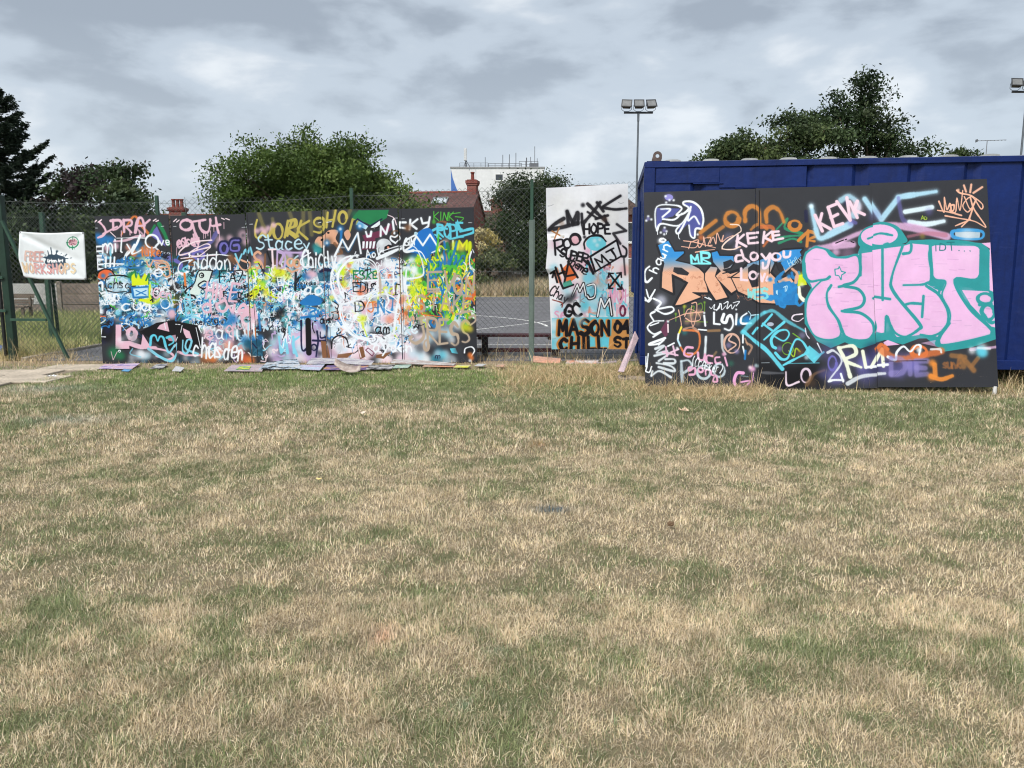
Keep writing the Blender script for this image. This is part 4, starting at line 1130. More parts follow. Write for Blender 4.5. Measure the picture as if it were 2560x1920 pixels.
    def el(self, x, y, rx, ry, c, op=1.0): self.f([(x + rx * math.cos(a), y + ry * math.sin(a)) for a in np.linspace(0, 6.283, 25)[:-1]], c, op)
    def b(self, x, y, r, c, op=.9, sq=1.0):
        """a burst of mist"""
        q = self.m([(x, y)])[0]; r = r * self.S; x0, y0, x1, y1 = int(q[0] - 2.2 * r), int(q[1] - 2.2 * r), int(q[0] + 2.2 * r) + 1, int(q[1] + 2.2 * r) + 1
        x0, y0, x1, y1 = max(0, x0), max(0, y0), min(self.w, x1), min(self.h, y1)
        if x1 <= x0 or y1 <= y0: return
        X = (np.arange(x0, x1) - q[0])[None, :] / r; Y = (np.arange(y0, y1) - q[1])[:, None] / (r * sq)
        al = np.exp(-(X * X + Y * Y) ** 1.4) * op * (.7 + .3 * self.grain[y0:y1, x0:x1]); self.blend(y0, y1, x0, x1, al.astype(np.float32), col(c))
    def t(self, txt, x, y, w, h, r, c, rot=0, soft=.45, op=1.0, jit=.045, gap=.22, halo=0, dx=0, dy=0, hnone=0, narrow="iIl.'"):
        """hand lettering in the box x, y, w, h; c may be a list of colours, one per letter"""
        ws = [(.45 if ch in narrow else (.5 if ch == ' ' else 1)) for ch in txt]; tot = sum(ws) + gap * (len(txt) - 1); u = w / tot
        px = 0; ca, sa = math.cos(R(rot)), math.sin(R(rot))
        for i, ch in enumerate(txt):
            g_ = FONT.get(ch)
            if g_:
                jx, jy = prng.normal(0, jit, 2) * min(u, h); sc_ = 1 + prng.normal(0, jit * 2.2); sk_ = prng.normal(0, jit * 2.5)
                for st in g_.split(';'):
                    pp = []
                    for (a, b) in self.pts(st):
                        X = px + (a + sk_ * (1 - b)) * ws[i] * u * sc_ + jx + prng.normal(0, jit * .6) * u + dx; Y = 1 * h + (b - 1) * h * sc_ + jy + prng.normal(0, jit * .6) * h + dy
                        pp.append((x + X * ca - Y * sa, y + X * sa + Y * ca))
                    self.s(pp, r * .9 * (1 + prng.normal(0, jit)), c[i % len(c)] if isinstance(c, list) else c, soft, op, sm=ch not in 'AEFHIKLMNTVWXYZklvwxz47', halo=halo or None)
            px += (ws[i] + gap) * u
    def scrib(self, x0, y0, x1, y1, n, cols, r0, r1, L, soft=.4, op=.9, vert=.5):
        """overlapping unreadable handstyles"""
        for _ in range(n):
            x, y = prng.uniform(x0, x1), prng.uniform(y0, y1); k = prng.integers(3, 8); a = prng.uniform(0, 6.28); pp = [(x, y)]
            for _ in range(k):
                a += prng.normal(0, 1.2); st = L * prng.uniform(.3, 1) / k * 2; x += math.cos(a) * st; y += math.sin(a) * st * (.5 + vert); pp.append((x, y))
            self.s(pp, prng.uniform(r0, r1), cols[prng.integers(0, len(cols))], soft, op)
    def words(self, x0, y0, x1, y1, n, cols, h0, h1, r, words, op=.9, soft=.35):
        for _ in range(n):
            h = prng.uniform(h0, h1); w_ = words[prng.integers(0, len(words))]
            self.t(w_, prng.uniform(x0, x1), prng.uniform(y0, y1), h * .62 * len(w_), h, r * h / 80, cols[prng.integers(0, len(cols))], rot=prng.normal(0, 6), op=op, soft=soft)
    def mist(self, x0, y0, x1, y1, n, cols, r0, r1, op=.8):
        for _ in range(n): self.b(prng.uniform(x0, x1), prng.uniform(y0, y1), prng.uniform(r0, r1), cols[prng.integers(0, len(cols))], op)

# ------------------------------------------------ left run
Lc = Canvas(1330, 520, [(236, 541), (1184, 519), (1193, 906), (258, 909)], '2e3036')
Lc.rk = .76
VA, VB, PX = (220, 500, 3.77), (700, 500, 3.77), (0, 0, 1)
Lc.view(*VA)
# ground coats
Lc.mist(90, 420, 740, 1120, 46, ['w', 'bl', 'cy', 'lc', 'w', 'w', 'li', 'gn'], 25, 70, .75)
Lc.mist(800, 620, 1500, 1180, 60, ['cy', 'bl', 'w', 'pk', 'lc', 'te', 'gy', 'pk', 'w'], 25, 70, .75)
Lc.mist(1500, 560, 1900, 1180, 40, ['w', 'cy', 'li', 'br', 'pk', 'gy', 'w', 'te'], 25, 70, .75)
Lc.mist(880, 900, 1060, 1200, 12, ['gn', 'gn', 'te'], 30, 70, .8)
Lc.mist(120, 1040, 640, 1180, 16, ['w', 'bl', 'nv', 'w', 'gy'], 25, 60, .7)
Lc.scrib(90, 500, 740, 1100, 60, ['w', 'bl', 'cy', 'w', 'dt', 'lc', 'bl'], 6, 15, 130)
Lc.scrib(800, 640, 1500, 1180, 80, ['w', 'cy', 'bl', 'pk', 'lc', 'w', 'k', 'te'], 6, 15, 130)
Lc.scrib(1480, 600, 1900, 1180, 40, ['w', 'cy', 'bl', 'pk', 'lc', 'w', 'li', 'pe'], 6, 15, 130)
Lc.words(90, 600, 640, 1080, 14, ['w', 'bl', 'lc', 'cy'], 50, 95, 8, ['love', 'keke', 'aws', 'you', 'eke'])
Lc.words(820, 680, 1420, 1180, 18, ['w', 'cy', 'pk', 'lc', 'bl'], 55, 100, 9, ['love', 'keke', 'aws', 'you', 'eke'])
Lc.view(*VB)
Lc.mist(0, 560, 440, 1180, 46, ['w', 'cy', 'gy', 'bl', 'pk', 'w', 'te'], 25, 70, .75)
Lc.mist(420, 560, 1200, 1320, 110, ['w', 'w', 'w', 'gy', 'pk', 'cy', 'lc', 'w'], 30, 85, .7)
Lc.mist(1150, 540, 1820, 1120, 60, ['lg', 'li', 'bl', 'gn', 'li', 'w', 'lg'], 25, 65, .8)
Lc.mist(-140, 1160, 470, 1530, 70, ['ll', 'll', 'w', 'lp', 'll', 'lc'], 30, 70, .8)
Lc.mist(440, 1300, 1330, 1530, 90, ['lp', 'w', 'pk', 'lp', 'w'], 28, 65, .8)
Lc.mist(1200, 1100, 1700, 1520, 50, ['w', 'gy', 'lc', 'lc', 'w', 'g0'], 28, 60, .7)
Lc.scrib(0, 620, 440, 1160, 46, ['w', 'k', 'bl', 'pk', 'cy', 'w'], 6, 14, 120)
Lc.scrib(440, 600, 1150, 1320, 110, ['w', 'w', 'pk', 'bl', 'gy', 'w', 'ro', 'li', 'cy'], 6, 15, 150)
Lc.scrib(1160, 560, 1820, 1100, 110, ['lg', 'li', 'bl', 'gn', 'li', 'w', 'og', 'ye', 'lg', 'bl'], 8, 17, 110, vert=.9)
Lc.words(470, 800, 1050, 1290, 14, ['w', 'pk', 'w', 'lc'], 60, 110, 9, ['love', 'keke', 'aws', 'you', 'eke'])
# finer crossing handstyles over the coats
Lc.view(*VA)
Lc.mist(1060, 1220, 1480, 1480, 26, ['sa', 'lc', 'bl', 'pk', 'w'], 28, 55, .7); Lc.mist(380, 1420, 1000, 1540, 18, ['lc', 'gy', 'dt', 'w'], 25, 45, .5); Lc.scrib(1060, 1200, 1900, 1480, 60, ['w', 'lc', 'll', 'cy', 'lp'], 5, 10, 90)
FINE = ['w', 'bl', 'lc', 'cy', 'w', 'pk', 'bl', 'w', 'tq', 'dt', 'k', 'k', 'nv', 'te']
Lc.mist(80, 560, 760, 1180, 70, ['w', 'lc', 'bl', 'cy', 'bl', 'w', 'g0', 'dt'], 14, 34, .85); Lc.mist(800, 640, 1900, 1220, 150, ['w', 'bl', 'pk', 'cy', 'w', 'dt', 'bl', 'te', 'g0', 'tq'], 14, 34, .85)
Lc.scrib(80, 520, 750, 1160, 170, ['w', 'w', 'bl', 'lc', 'w', 'cy', 'k', 'lg'], 3, 7, 70); Lc.scrib(800, 640, 1900, 1240, 330, FINE, 3, 7.5, 70)
Lc.words(80, 560, 650, 1120, 26, ['w', 'lc', 'bl', 'w', 'k'], 28, 55, 10, ['love', 'keke', 'aws', 'you', 'eke']); Lc.words(800, 660, 1850, 1200, 60, ['w', 'lc', 'pk', 'w', 'k', 'bl'], 28, 60, 10, ['love', 'keke', 'aws', 'you', 'eke'])
Lc.view(*VB)
Lc.mist(0, 600, 460, 1200, 60, ['w', 'bl', 'k', 'cy', 'w', 'dt', 'te'], 14, 34, .85); Lc.mist(440, 560, 1250, 1420, 150, ['w', 'w', 'w', 'lp', 'lc', 'w'], 16, 42, .75)
Lc.scrib(0, 600, 460, 1220, 120, FINE, 3, 7, 70); Lc.scrib(450, 580, 1250, 1420, 260, ['w', 'w', 'w', 'lp', 'gy', 'w', 'k', 'bl'], 3, 7, 90); Lc.scrib(1160, 560, 1830, 1120, 200, ['lg', 'li', 'bl', 'w', 'ye', 'gn', 'ro'], 3, 8, 60, vert=1.2)
Lc.words(0, 660, 400, 1150, 24, ['w', 'lc', 'k', 'w', 'bl'], 28, 60, 10, ['love', 'keke', 'aws', 'you', 'eke'])
Lc.view(*VA); Lc.mist(1480, 640, 1640, 900, 16, ['li', 'li', 'lg', 'ye'], 22, 40, .85); Lc.mist(1640, 640, 1860, 760, 10, ['li', 'ye', 'w'], 22, 40, .75); Lc.scrib(1500, 640, 1860, 900, 26, ['w', 'lg', 'li', 'br', 'w'], 4, 9, 80)
# upper left board
Lc.view(*VA)
Lc.s('300,330 350,240 420,150 480,240 560,335', 14, 'og', op=.85); Lc.f('620,245 700,440 555,330', 'pu'); Lc.s('640,225 690,320 725,420', 22, 'gn'); Lc.s('560,320 600,240', 16, 'gn')
for q in ((90, 350), (150, 365), (205, 375), (120, 395)): Lc.b(*q, 42, 'bl', .95)
Lc.mist(110, 430, 260, 470, 4, ['pk', 'sa'], 25, 40, .7)
Lc.mist(360, 440, 600, 520, 7, ['og', 'sa'], 22, 40, .8); Lc.mist(600, 480, 740, 580, 5, ['pu', 'nv', 'pu'], 25, 45, .8)
for p in ('50,218 78,190', '92,208 122,185', '588,195 612,178', '612,200 634,190'): Lc.s(p, 8, 'lp')
Lc.s('108,210 145,255 160,300 135,335 92,355', 14, 'pk'); Lc.s('140,320 200,285 262,250', 12, 'pk')
Lc.s('225,185 228,280', 15, 'pk'); Lc.s('205,195 280,190 300,230 255,275 215,280', 14, 'pk'); Lc.s('320,185 325,300', 16, 'pk'); Lc.s('320,190 385,190 388,235 330,250', 14, 'pk'); Lc.s('340,250 390,305', 13, 'pk')
Lc.s('425,305 450,180 490,180 512,300', 17, 'pk'); Lc.s('430,245 510,240', 14, 'pk'); Lc.s('500,235 555,185', 14, 'pk'); Lc.s('440,270 500,330', 12, 'pk', op=.7)
for p in ('300,290 300,345', '375,280 378,330', '460,290 462,320', '510,290 508,330'): Lc.s(p, 6, 'pk')
Lc.s('200,300 250,350', 6, 'lp'); Lc.s('235,390 340,380 430,345 505,340', 15, 'pk', op=.9); Lc.s('260,360 420,355 520,360', 8, 'w', op=.7)
Lc.t('mily', 130, 375, 290, 120, 11, 'w', halo=.3); Lc.s('470,330 440,410 395,500 430,500 480,470', 11, 'w', halo=.3); Lc.e(575, 390, 58, 62, 10, 'w', halo=.35); Lc.t('ve', 645, 345, 95, 80, 9, 'w', halo=.3)
for yy, xx in ((440, 70), (565, 85)): Lc.s(f'{xx},{yy} {xx},{yy+90}', 15, 'w'); [Lc.s(f'{xx},{yy+k} {xx+52},{yy+k-3}', 12, 'w') for k in (0, 45, 88)]
for xx in (165, 205, 240): Lc.s(f'{xx},540 {xx-4},640', 11, 'w', halo=.3)
Lc.t('ethoer', 255, 540, 245, 70, 9, 'bl'); Lc.t('luke', 480, 445, 180, 85, 10, 'og'); Lc.t('Jade', 640, 455, 105, 80, 5, 'k', rot=12)
Lc.s('140,655 300,630 420,640 520,620', 10, 'bl', op=.8); Lc.s('150,600 320,605', 9, 'w')
Lc.s('525,580 550,632 585,570', 10, 'pe'); Lc.s('600,590 700,580 730,650 640,660 610,610 690,600 740,690 700,725 650,650 720,640 735,710', 8, 'pe'); Lc.s('600,570 680,575 720,620 650,640 600,600', 7, 'pe')
Lc.f('92,735 100,690 150,656 205,668 232,705 160,745', 'ro', sm=True); Lc.s('82,745 95,685 150,652 210,665 240,705', 9, 'k'); Lc.b(140, 715, 22, 'bl'); Lc.b(205, 705, 20, 'bl'); Lc.s('92,760 88,830', 9, 'ro'); Lc.s('96,790 130,780 135,850', 14, 'w')
Lc.e(632, 690, 34, 34, 9, 'w', halo=.3); Lc.s('600,692 662,688', 8, 'w')
Lc.mist(190, 740, 350, 840, 6, ['w', 'lc'], 30, 45, .8)
Lc.s('185,868 158,800 168,740 210,715 300,712 372,728', 7, 'k'); Lc.t('chsc', 180, 755, 190, 80, 6, 'k'); Lc.s('175,855 250,872 345,862', 6, 'k')
Lc.mist(370, 690, 420, 760, 4, ['gn', 'lg'], 25, 35, .9); Lc.f('388,720 418,690 435,745 455,692 478,748 508,690 540,725 540,800 395,810', 'li'); Lc.s('385,760 390,700 420,680 432,730', 9, 'gn'); Lc.s('520,760 548,700 545,800', 9, 'gn'); Lc.s('455,690 470,740', 5, 'lg')
Lc.f('395,835 545,825 545,915 410,920', 'lc'); Lc.s('395,830 545,820 545,915 410,922', 12, 'bl', sm=False, closed=True); Lc.s('432,855 520,898', 7, 'bl'); Lc.s('520,855 432,898', 7, 'bl')
Lc.s('555,800 550,900 560,950 470,945', 14, 'li'); Lc.mist(540, 930, 640, 980, 4, ['li', 'w'], 22, 35, .8); Lc.t('aws', 588, 795, 150, 70, 8, 'w', halo=.3); Lc.t('Cen', 580, 840, 175, 85, 10, 'pk'); Lc.s('560,985 620,960 640,930', 8, 'li')
for q in ((330, 940), (350, 985), (690, 960), (700, 1010), (640, 1000)): Lc.b(*q, 38, 'bl', .9)
Lc.t('cua', 300, 950, 260, 90, 11, 'w', halo=.3); Lc.e(690, 980, 40, 45, 6, 'w'); Lc.t('JUD', 150, 890, 130, 60, 9, 'w'); Lc.s('560,950 575,940 580,965', 7, 'k')
Lc.s('85,1100 105,1160 140,1150 160,1130', 8, 'w'); Lc.s('100,1040 110,1090 160,1100', 7, 'ro'); Lc.t('Sonk', 285, 1105, 270, 75, 9, 'bl'); Lc.mist(560, 1110, 680, 1170, 5, ['gy', 'w'], 30, 45, .7); Lc.mist(740, 1060, 770, 1130, 3, ['pk'], 30, 45, .9)
# LO and the black wildstyle across the first seam
Lc.mist(110, 1180, 200, 1400, 9, ['k', 'nv', 'k'], 35, 60, .8); Lc.scrib(110, 1160, 560, 1240, 16, ['w', 'lc', 'bl'], 5, 9, 80)
Lc.f('610,1160 760,1135 1000,1180 1045,1400 800,1425 640,1380 470,1240', 'k'); Lc.f('240,1260 500,1230 560,1400 250,1420', 'k', .6)
Lc.f('252,1175 300,1175 302,1330 368,1328 372,1402 250,1405', 'pk'); Lc.e(392, 1262, 34, 48, 24, 'pk'); Lc.s('370,1350 470,1385 600,1395', 26, 'pk'); Lc.f('488,1265 565,1395 470,1395', 'pk')
Lc.f('640,1180 705,1150 725,1245 615,1215', 'pk'); Lc.f('858,1205 920,1235 945,1312 890,1298 868,1255', 'pk'); Lc.s('600,1400 700,1425 760,1475 705,1505 610,1470', 13, 'pk'); Lc.s('820,1430 900,1460 1020,1460', 14, 'pk'); Lc.f('690,1290 790,1270 800,1340 720,1330', 'pk', .8)
for p in ('680,1160 692,1218', '790,1168 832,1172', '852,1180 838,1245', '980,1200 1022,1390', '770,1390 810,1290', '1000,1190 1030,1250'): Lc.s(p, 5, 'w')
Lc.mist(260, 1270, 520, 1330, 6, ['w', 'gy'], 22, 40, .5)
Lc.s('555,1370 565,1290 600,1280 620,1330 640,1290 670,1300 690,1380', 13, 'tq'); Lc.s('700,1300 740,1290 760,1340 720,1370', 12, 'tq'); Lc.s('540,1405 640,1480 740,1520 790,1440 800,1350', 14, 'cy'); Lc.s('690,1380 720,1440 770,1370', 12, 'cy'); Lc.s('860,1320 860,1420 900,1440 940,1330 900,1320 890,1400 1000,1450', 12, 'cy')
Lc.b(240, 1440, 60, 'gn', .9); Lc.b(300, 1470, 40, 'gn', .7); Lc.mist(390, 1440, 540, 1490, 8, ['w', 'lc', 'gy'], 20, 42, .7); Lc.s('212,1428 230,1506 266,1428', 4, 'pk', sm=False); Lc.e(285, 1425, 8, 10, 5, 'w'); Lc.s('400,1400 380,1450 470,1480', 8, 'cy', op=.7)
# second board
Lc.b(1000, 460, 60, 'pu', .5); Lc.s('850,510 1000,470 1110,390 1165,300', 24, 'pu', .8, .75); Lc.s('780,560 840,600 830,640', 20, 'pu', .6); Lc.e(1000, 510, 50, 40, 16, 'pu', soft=.5)
for q, r_ in (((1200, 370), 42), ((1290, 350), 34), ((1415, 320), 50), ((1440, 390), 34), ((1180, 420), 30)): Lc.b(*q, r_, 'pk', .75)
Lc.b(1415, 325, 18, 'g0', .7)
Lc.e(882, 225, 56, 48, 17, 'pk'); Lc.s('938,195 962,290 1000,385', 17, 'pk'); Lc.s('930,195 1000,185 1060,175', 14, 'pk'); Lc.s('1005,190 1010,245 1045,290 1090,285 1112,180', 16, 'pk'); Lc.s('1105,170 1118,232 1200,222', 14, 'pk'); Lc.s('1158,155 1172,250 1185,300', 15, 'pk')
for p in ('765,192 790,168', '792,197 815,178', '1212,160 1238,172', '1252,163 1286,176'): Lc.s(p, 7, 'lp')
for p in ('1045,300 1046,357', '1064,300 1062,350', '1084,290 1086,330', '1110,280 1112,362', '1190,280 1196,372', '1234,200 1236,262', '795,440 796,515', '960,300 962,390', '1140,240 1142,290'): Lc.s(p, 4, 'pk')
Lc.t('eardy', 785, 325, 215, 115, 11, 'pk', rot=-6, gap=.02); Lc.t('ont', 800, 360, 190, 70, 9, 'pk', gap=0)
Lc.s('1122,370 960,388 840,460 830,512 1000,462 1108,432 1060,408 905,500 1000,520 1110,440', 8, 'lp'); Lc.s('835,545 1000,525 1180,512', 7, 'lp')
Lc.e(1236, 448, 34, 50, 30, 'nv'); Lc.s('1375,372 1312,380 1300,462 1372,468 1372,418 1330,420', 28, 'nv'); Lc.e(1236, 448, 34, 50, 14, 'pu'); Lc.s('1375,372 1312,380 1300,462 1372,468 1372,418 1330,420', 13, 'pu')
Lc.s('912,560 835,585 810,650 845,692 902,670', 10, 'w'); Lc.t('hiddon', 905, 500, 400, 145, 10, 'w', halo=.25); Lc.s('1020,525 1150,505 1300,520', 6, 'w')
Lc.s('885,550 930,545 960,560 910,600 950,610', 10, 'br'); Lc.s('870,690 880,800', 14, 'og'); Lc.mist(1290, 520, 1340, 580, 3, ['br'], 25, 40, .8)
Lc.t('Y6SITD', 1340, 485, 470, 160, 13, ['cy', 'pk', 'pe', 'br', 'lp', 'll']); Lc.s('1340,540 1400,640 1460,650 1480,600 1400,560', 10, 'pe'); Lc.s('1520,580 1570,570 1600,640 1540,650', 9, 'pe'); Lc.s('1420,500 1440,460 1460,500 1480,450 1500,520', 12, 'cy'); Lc.s('1560,600 1610,690', 6, 'k'); Lc.s('1640,490 1680,600', 10, 'k', op=.8); Lc.s('1750,490 1790,520 1760,600', 16, 'll')
Lc.f('1005,662 1132,660 1096,762 1040,790 1008,832 1060,852 1000,892 898,882 962,800', 'cfe0dc'); Lc.s('1132,660 1003,664 962,780 885,845 895,885 955,898 972,930 918,962', 9, 'k'); Lc.s('1132,660 1096,765 1050,760 998,800 1045,832 1075,820', 8, 'k'); Lc.e(1028, 706, 20, 22, 6, 'k'); Lc.el(1032, 708, 8, 9, 'k'); Lc.e(1040, 860, 16, 18, 6, 'dt')
for p in ('1195,662 1195,772', '1195,662 1262,664', '1195,715 1250,714', '1290,770 1318,690 1345,765', '1300,735 1340,735', '1325,665 1412,665 1370,775'): Lc.s(p, 7, 'k')
Lc.t('HIKE', 1085, 765, 290, 160, 15, 'pk', rot=6); Lc.t('true', 1362, 840, 130, 75, 8, 'k'); Lc.t('R', 1235, 850, 40, 60, 6, 'k'); Lc.s('1390,800 1450,775 1510,800 1490,850 1420,880', 8, 'lc')
Lc.t('A', 860, 860, 60, 90, 9, 'cy'); Lc.t('BE', 870, 960, 110, 130, 10, 'cy', rot=-8); Lc.s('880,1120 960,1100 1040,1130', 8, 'cy')
Lc.t('do', 1040, 925, 210, 125, 17, 'pk'); Lc.t('you', 1280, 930, 260, 150, 17, 'pk'); Lc.t('Kao', 1060, 1080, 200, 90, 9, 'bl'); Lc.s('1290,1085 1335,1190 1355,1080', 14, 'pk', sm=False); Lc.e(1460, 1120, 55, 50, 24, 'pk'); Lc.s('1400,1040 1500,1040 1540,1110', 22, 'pk'); Lc.mist(1390, 1150, 1540, 1200, 6, ['pk', 'lp'], 25, 40, .8); Lc.mist(1240, 1100, 1340, 1180, 4, ['bl'], 30, 45, .8)
Lc.mist(1040, 1180, 1280, 1240, 6, ['pk', 'w'], 25, 40, .7); Lc.t('ea9ull', 1060, 1170, 480, 140, 10, ['pk', 'w', 'pk', 'w', 'lc', 'w'], halo=.2); Lc.s('1560,1080 1575,1230', 14, 'bl', op=.8); Lc.s('1530,1210 1530,1310', 8, 'og')
Lc.mist(1400, 1300, 1600, 1360, 6, ['bl', 'dt'], 30, 45, .8); Lc.f('1460,1330 1590,1320 1600,1470 1490,1470', 'dt', .85); Lc.s('1500,1350 1540,1395', 8, 'nv')
for q, r_, c_ in (((1080, 1480), 55, 'og'), ((1140, 1500), 40, 'og'), ((1050, 1520), 35, 'br'), ((1430, 1500), 60, 'ro'), ((1490, 1510), 40, 'og'), ((1270, 1370), 50, 'sa'), ((1200, 1440), 30, 'sa'), ((1380, 1420), 40, 'sa')): Lc.b(*q, r_, c_, .85)
Lc.t('chasden', 965, 1290, 475, 185, 12, 'w', halo=.4, rot=4)
# third board
Lc.s('1640,330 1600,240 1560,130', 26, 'go', .9, .35); Lc.s('1700,260 1690,180', 20, 'go', .9, .3)
Lc.view(*VB)
for p in ('120,340 40,120', '170,330 170,110', '250,330 230,110', '390,250 380,110', '470,200 470,105', '580,190 620,110', '360,300 300,230'): Lc.s(p, 24, 'go', .95, .3)
Lc.view(*VA)
Lc.s('1545,190 1528,262 1532,345 1565,358 1605,305 1628,350 1665,325 1690,240', 17, 'go'); Lc.e(1742, 300, 42, 72, 15, 'go'); Lc.s('1835,200 1805,355', 16, 'go'); Lc.s('1830,205 1890,190 1895,250 1825,285 1905,355', 15, 'go')
for q in ((1545, 295), (1590, 280), (1650, 270), (1700, 240), (1620, 300)): Lc.b(*q, 28, 'pk', .9)
Lc.view(*VB)
Lc.s('60,200 20,340', 16, 'go'); Lc.s('45,200 100,190 105,245 35,280 120,345', 14, 'go'); Lc.s('150,200 105,350', 16, 'go'); Lc.s('225,200 120,275 208,372', 15, 'go'); Lc.e(322, 215, 50, 42, 14, 'go'); Lc.s('372,190 368,270 330,310 270,300', 14, 'go'); Lc.s('405,130 392,270', 14, 'go'); Lc.s('480,110 450,262', 14, 'go'); Lc.s('398,205 460,195', 12, 'go'); Lc.e(548, 180, 38, 58, 14, 'go'); Lc.s('645,190 615,300', 14, 'go'); Lc.s('640,195 690,190 680,240', 12, 'go')
for p in ('310,220 340,212', '395,222 440,215'): Lc.s(p, 4, 'w')
Lc.view(*PX); Lc.t('Stacey', 628, 592, 138, 32, 2.6, 'lc', halo=.5)
Lc.view(*VB)
Lc.mist(0, 490, 170, 540, 4, ['ll'], 25, 40, .9); Lc.s('0,500 170,500', 12, 'll'); Lc.t('88', 0, 560, 10, 10, 3, 'w'); Lc.e(50, 590, 30, 34, 13, 'pe'); Lc.e(110, 600, 26, 36, 12, 'pe'); Lc.s('20,650 60,680 120,660', 13, 'pe')
Lc.f('278,400 310,350 360,345 420,295 505,300 480,370 505,430 400,420 370,455 300,440', 'pe', sm=True); Lc.b(420, 400, 40, 'br', .6); Lc.el(348, 380, 14, 11, 'k'); Lc.el(410, 320, 12, 9, 'k'); Lc.f('560,320 600,290 625,340 600,390 575,370', 'pe', sm=True); Lc.s('470,420 540,500 500,520', 16, 'br', op=.8); Lc.mist(250, 440, 340, 500, 4, ['te', 'cy'], 25, 40, .8)
Lc.f('700,108 992,104 972,180 905,218 832,255 770,225 680,200 640,180', 'gn'); Lc.b(670, 150, 40, 'gn', .7)
Lc.s('650,230 690,190 800,262 925,190', 9, 'nv', sm=False); Lc.f('680,245 702,208 792,258 770,290', 'lc'); Lc.f('815,268 905,205 908,240 850,285', 'w'); Lc.s('830,280 920,260', 6, 'k'); Lc.f('735,345 900,300 1015,228 1022,290 905,360 760,400', 'ma'); Lc.f('735,400 860,370 865,470 730,480', 'ma')
for k in range(4): Lc.f(f'{738+k*34},402 {762+k*34},398 {755+k*32},465 {736+k*32},468', 'w'); Lc.s(f'{728+k*34},400 {730+k*32},470', 4, 'k')
Lc.el(945, 440, 74, 66, 'c6ccd4'); Lc.b(920, 410, 30, 'w', .8); Lc.f('950,450 990,430 1030,440 1010,480 985,490 975,520 945,500', 'k'); Lc.el(985, 458, 12, 12, 'sa'); Lc.s('880,490 900,460', 5, 'gy')
for p in ('770,310 785,355 815,350 822,310', '912,350 915,260 965,330 990,240', '1030,215 1045,325', '1155,215 1095,215 1090,262 1150,270', '1200,190 1190,280', '1270,185 1205,235 1260,275', '1305,175 1320,225 1375,215', '1390,165 1375,250 1310,300'): Lc.s(p, 13, 'w', sm=False, halo=.4)
Lc.b(1175, 265, 34, 'br', .9); Lc.s('1030,205 1038,190', 9, 'w'); Lc.s('980,152 1040,180 1066,245', 6, 'lp'); Lc.e(1060, 330, 36, 30, 10, 'br', op=.6)
for p in ('1050,182 1078,181', '1112,182 1142,180', '1772,217 1806,217', '205,0 206,1'): Lc.s(p, 3, 'w')
Lc.s('1055,415 1012,385 1012,352 1050,360 1085,340 1098,372 1055,415', 9, 'w', halo=.3); Lc.s('880,560 1000,510 1130,452', 20, 'w', .5); Lc.t('Aok', 760, 480, 170, 80, 9, 'w', rot=-8)
Lc.t('KINK', 1425, 118, 200, 78, 6, 'lg'); Lc.s('1590,135 1690,122', 5, 'lg'); Lc.s('1640,160 1722,172 1690,208', 5, 'lg'); Lc.b(1430, 210, 20, 'lg', .8)
Lc.e(1510, 232, 46, 26, 12, 'br'); Lc.f('1640,275 1662,182 1700,275', 'tq'); Lc.t('ROPE', 1460, 245, 260, 110, 15, 'tq'); Lc.s('1420,290 1480,265 1560,275', 14, 'tq'); Lc.s('1690,300 1810,275 1815,310 1700,345 1600,370 1570,360', 14, 'tq'); Lc.el(1802, 295, 6, 6, 'k'); Lc.s('1440,330 1500,370', 10, 'tq')
for q, r_ in (((525, 285), 28), ((712, 258), 30), ((395, 415), 26)): Lc.b(*q, r_ * 1.3, 'bl'); Lc.b(*q, r_ * .55, 'w')
Lc.s('535,310 530,400', 16, 'bl', .6); Lc.s('470,540 545,385 602,482 692,322 722,512', 12, 'w', sm=False, halo=.4); Lc.s('545,400 605,500 685,345', 6, 'bl', op=.5)
Lc.f('1272,310 1385,268 1440,350 1495,470 1405,512 1342,562 1255,505 1150,492 1215,420', '1a70c4', sm=True); Lc.s('1140,485 1210,440 1258,345 1322,432 1392,330 1445,410 1492,490', 12, 'w', sm=False, halo=.2); Lc.s('1245,335 1165,380 1130,440 1150,490 1230,480', 13, 'w', halo=.3); Lc.t('GiM', 1140, 370, 100, 60, 8, 'w'); Lc.s('1245,480 1310,500 1360,590', 8, 'w'); Lc.s('1410,500 1480,470', 8, 'w'); Lc.e(1255, 318, 10, 10, 8, 'lc')
Lc.b(1550, 395, 30, 'be', .7); Lc.t('CIM', 1490, 380, 260, 85, 14, ['be', 'w', 'li'], soft=.7)
for q, r_, c_ in (((1640, 430), 40, 'li'), ((1700, 450), 42, 'ye'), ((1770, 440), 36, 'li'), ((1580, 520), 45, 'og'), ((1560, 570), 34, 'og'), ((1650, 520), 40, 'lg'), ((1720, 520), 35, 'lg'), ((1520, 545), 28, 'w'), ((1690, 600), 40, 'lg'), ((1480, 600), 40, 'bl'), ((1570, 600), 30, 'bl')): Lc.b(*q, r_, c_, .85)
Lc.mist(1160, 540, 1300, 760, 14, ['li', 'w', 'w', 'lg'], 22, 42, .85); Lc.mist(1170, 760, 1360, 880, 8, ['li', 'bl', 'li'], 20, 36, .85)
Lc.scrib(1350, 560, 1800, 700, 30, ['bl', 'gn', 'lg', 'li', 'bl'], 8, 16, 120, vert=1.4); Lc.scrib(1700, 640, 1830, 950, 26, ['ro', 'w', 'bl', 'ye', 'og'], 6, 11, 70); Lc.s('1800,490 1780,560 1790,650', 9, 'w'); Lc.s('1812,470 1826,500', 5, 'w')
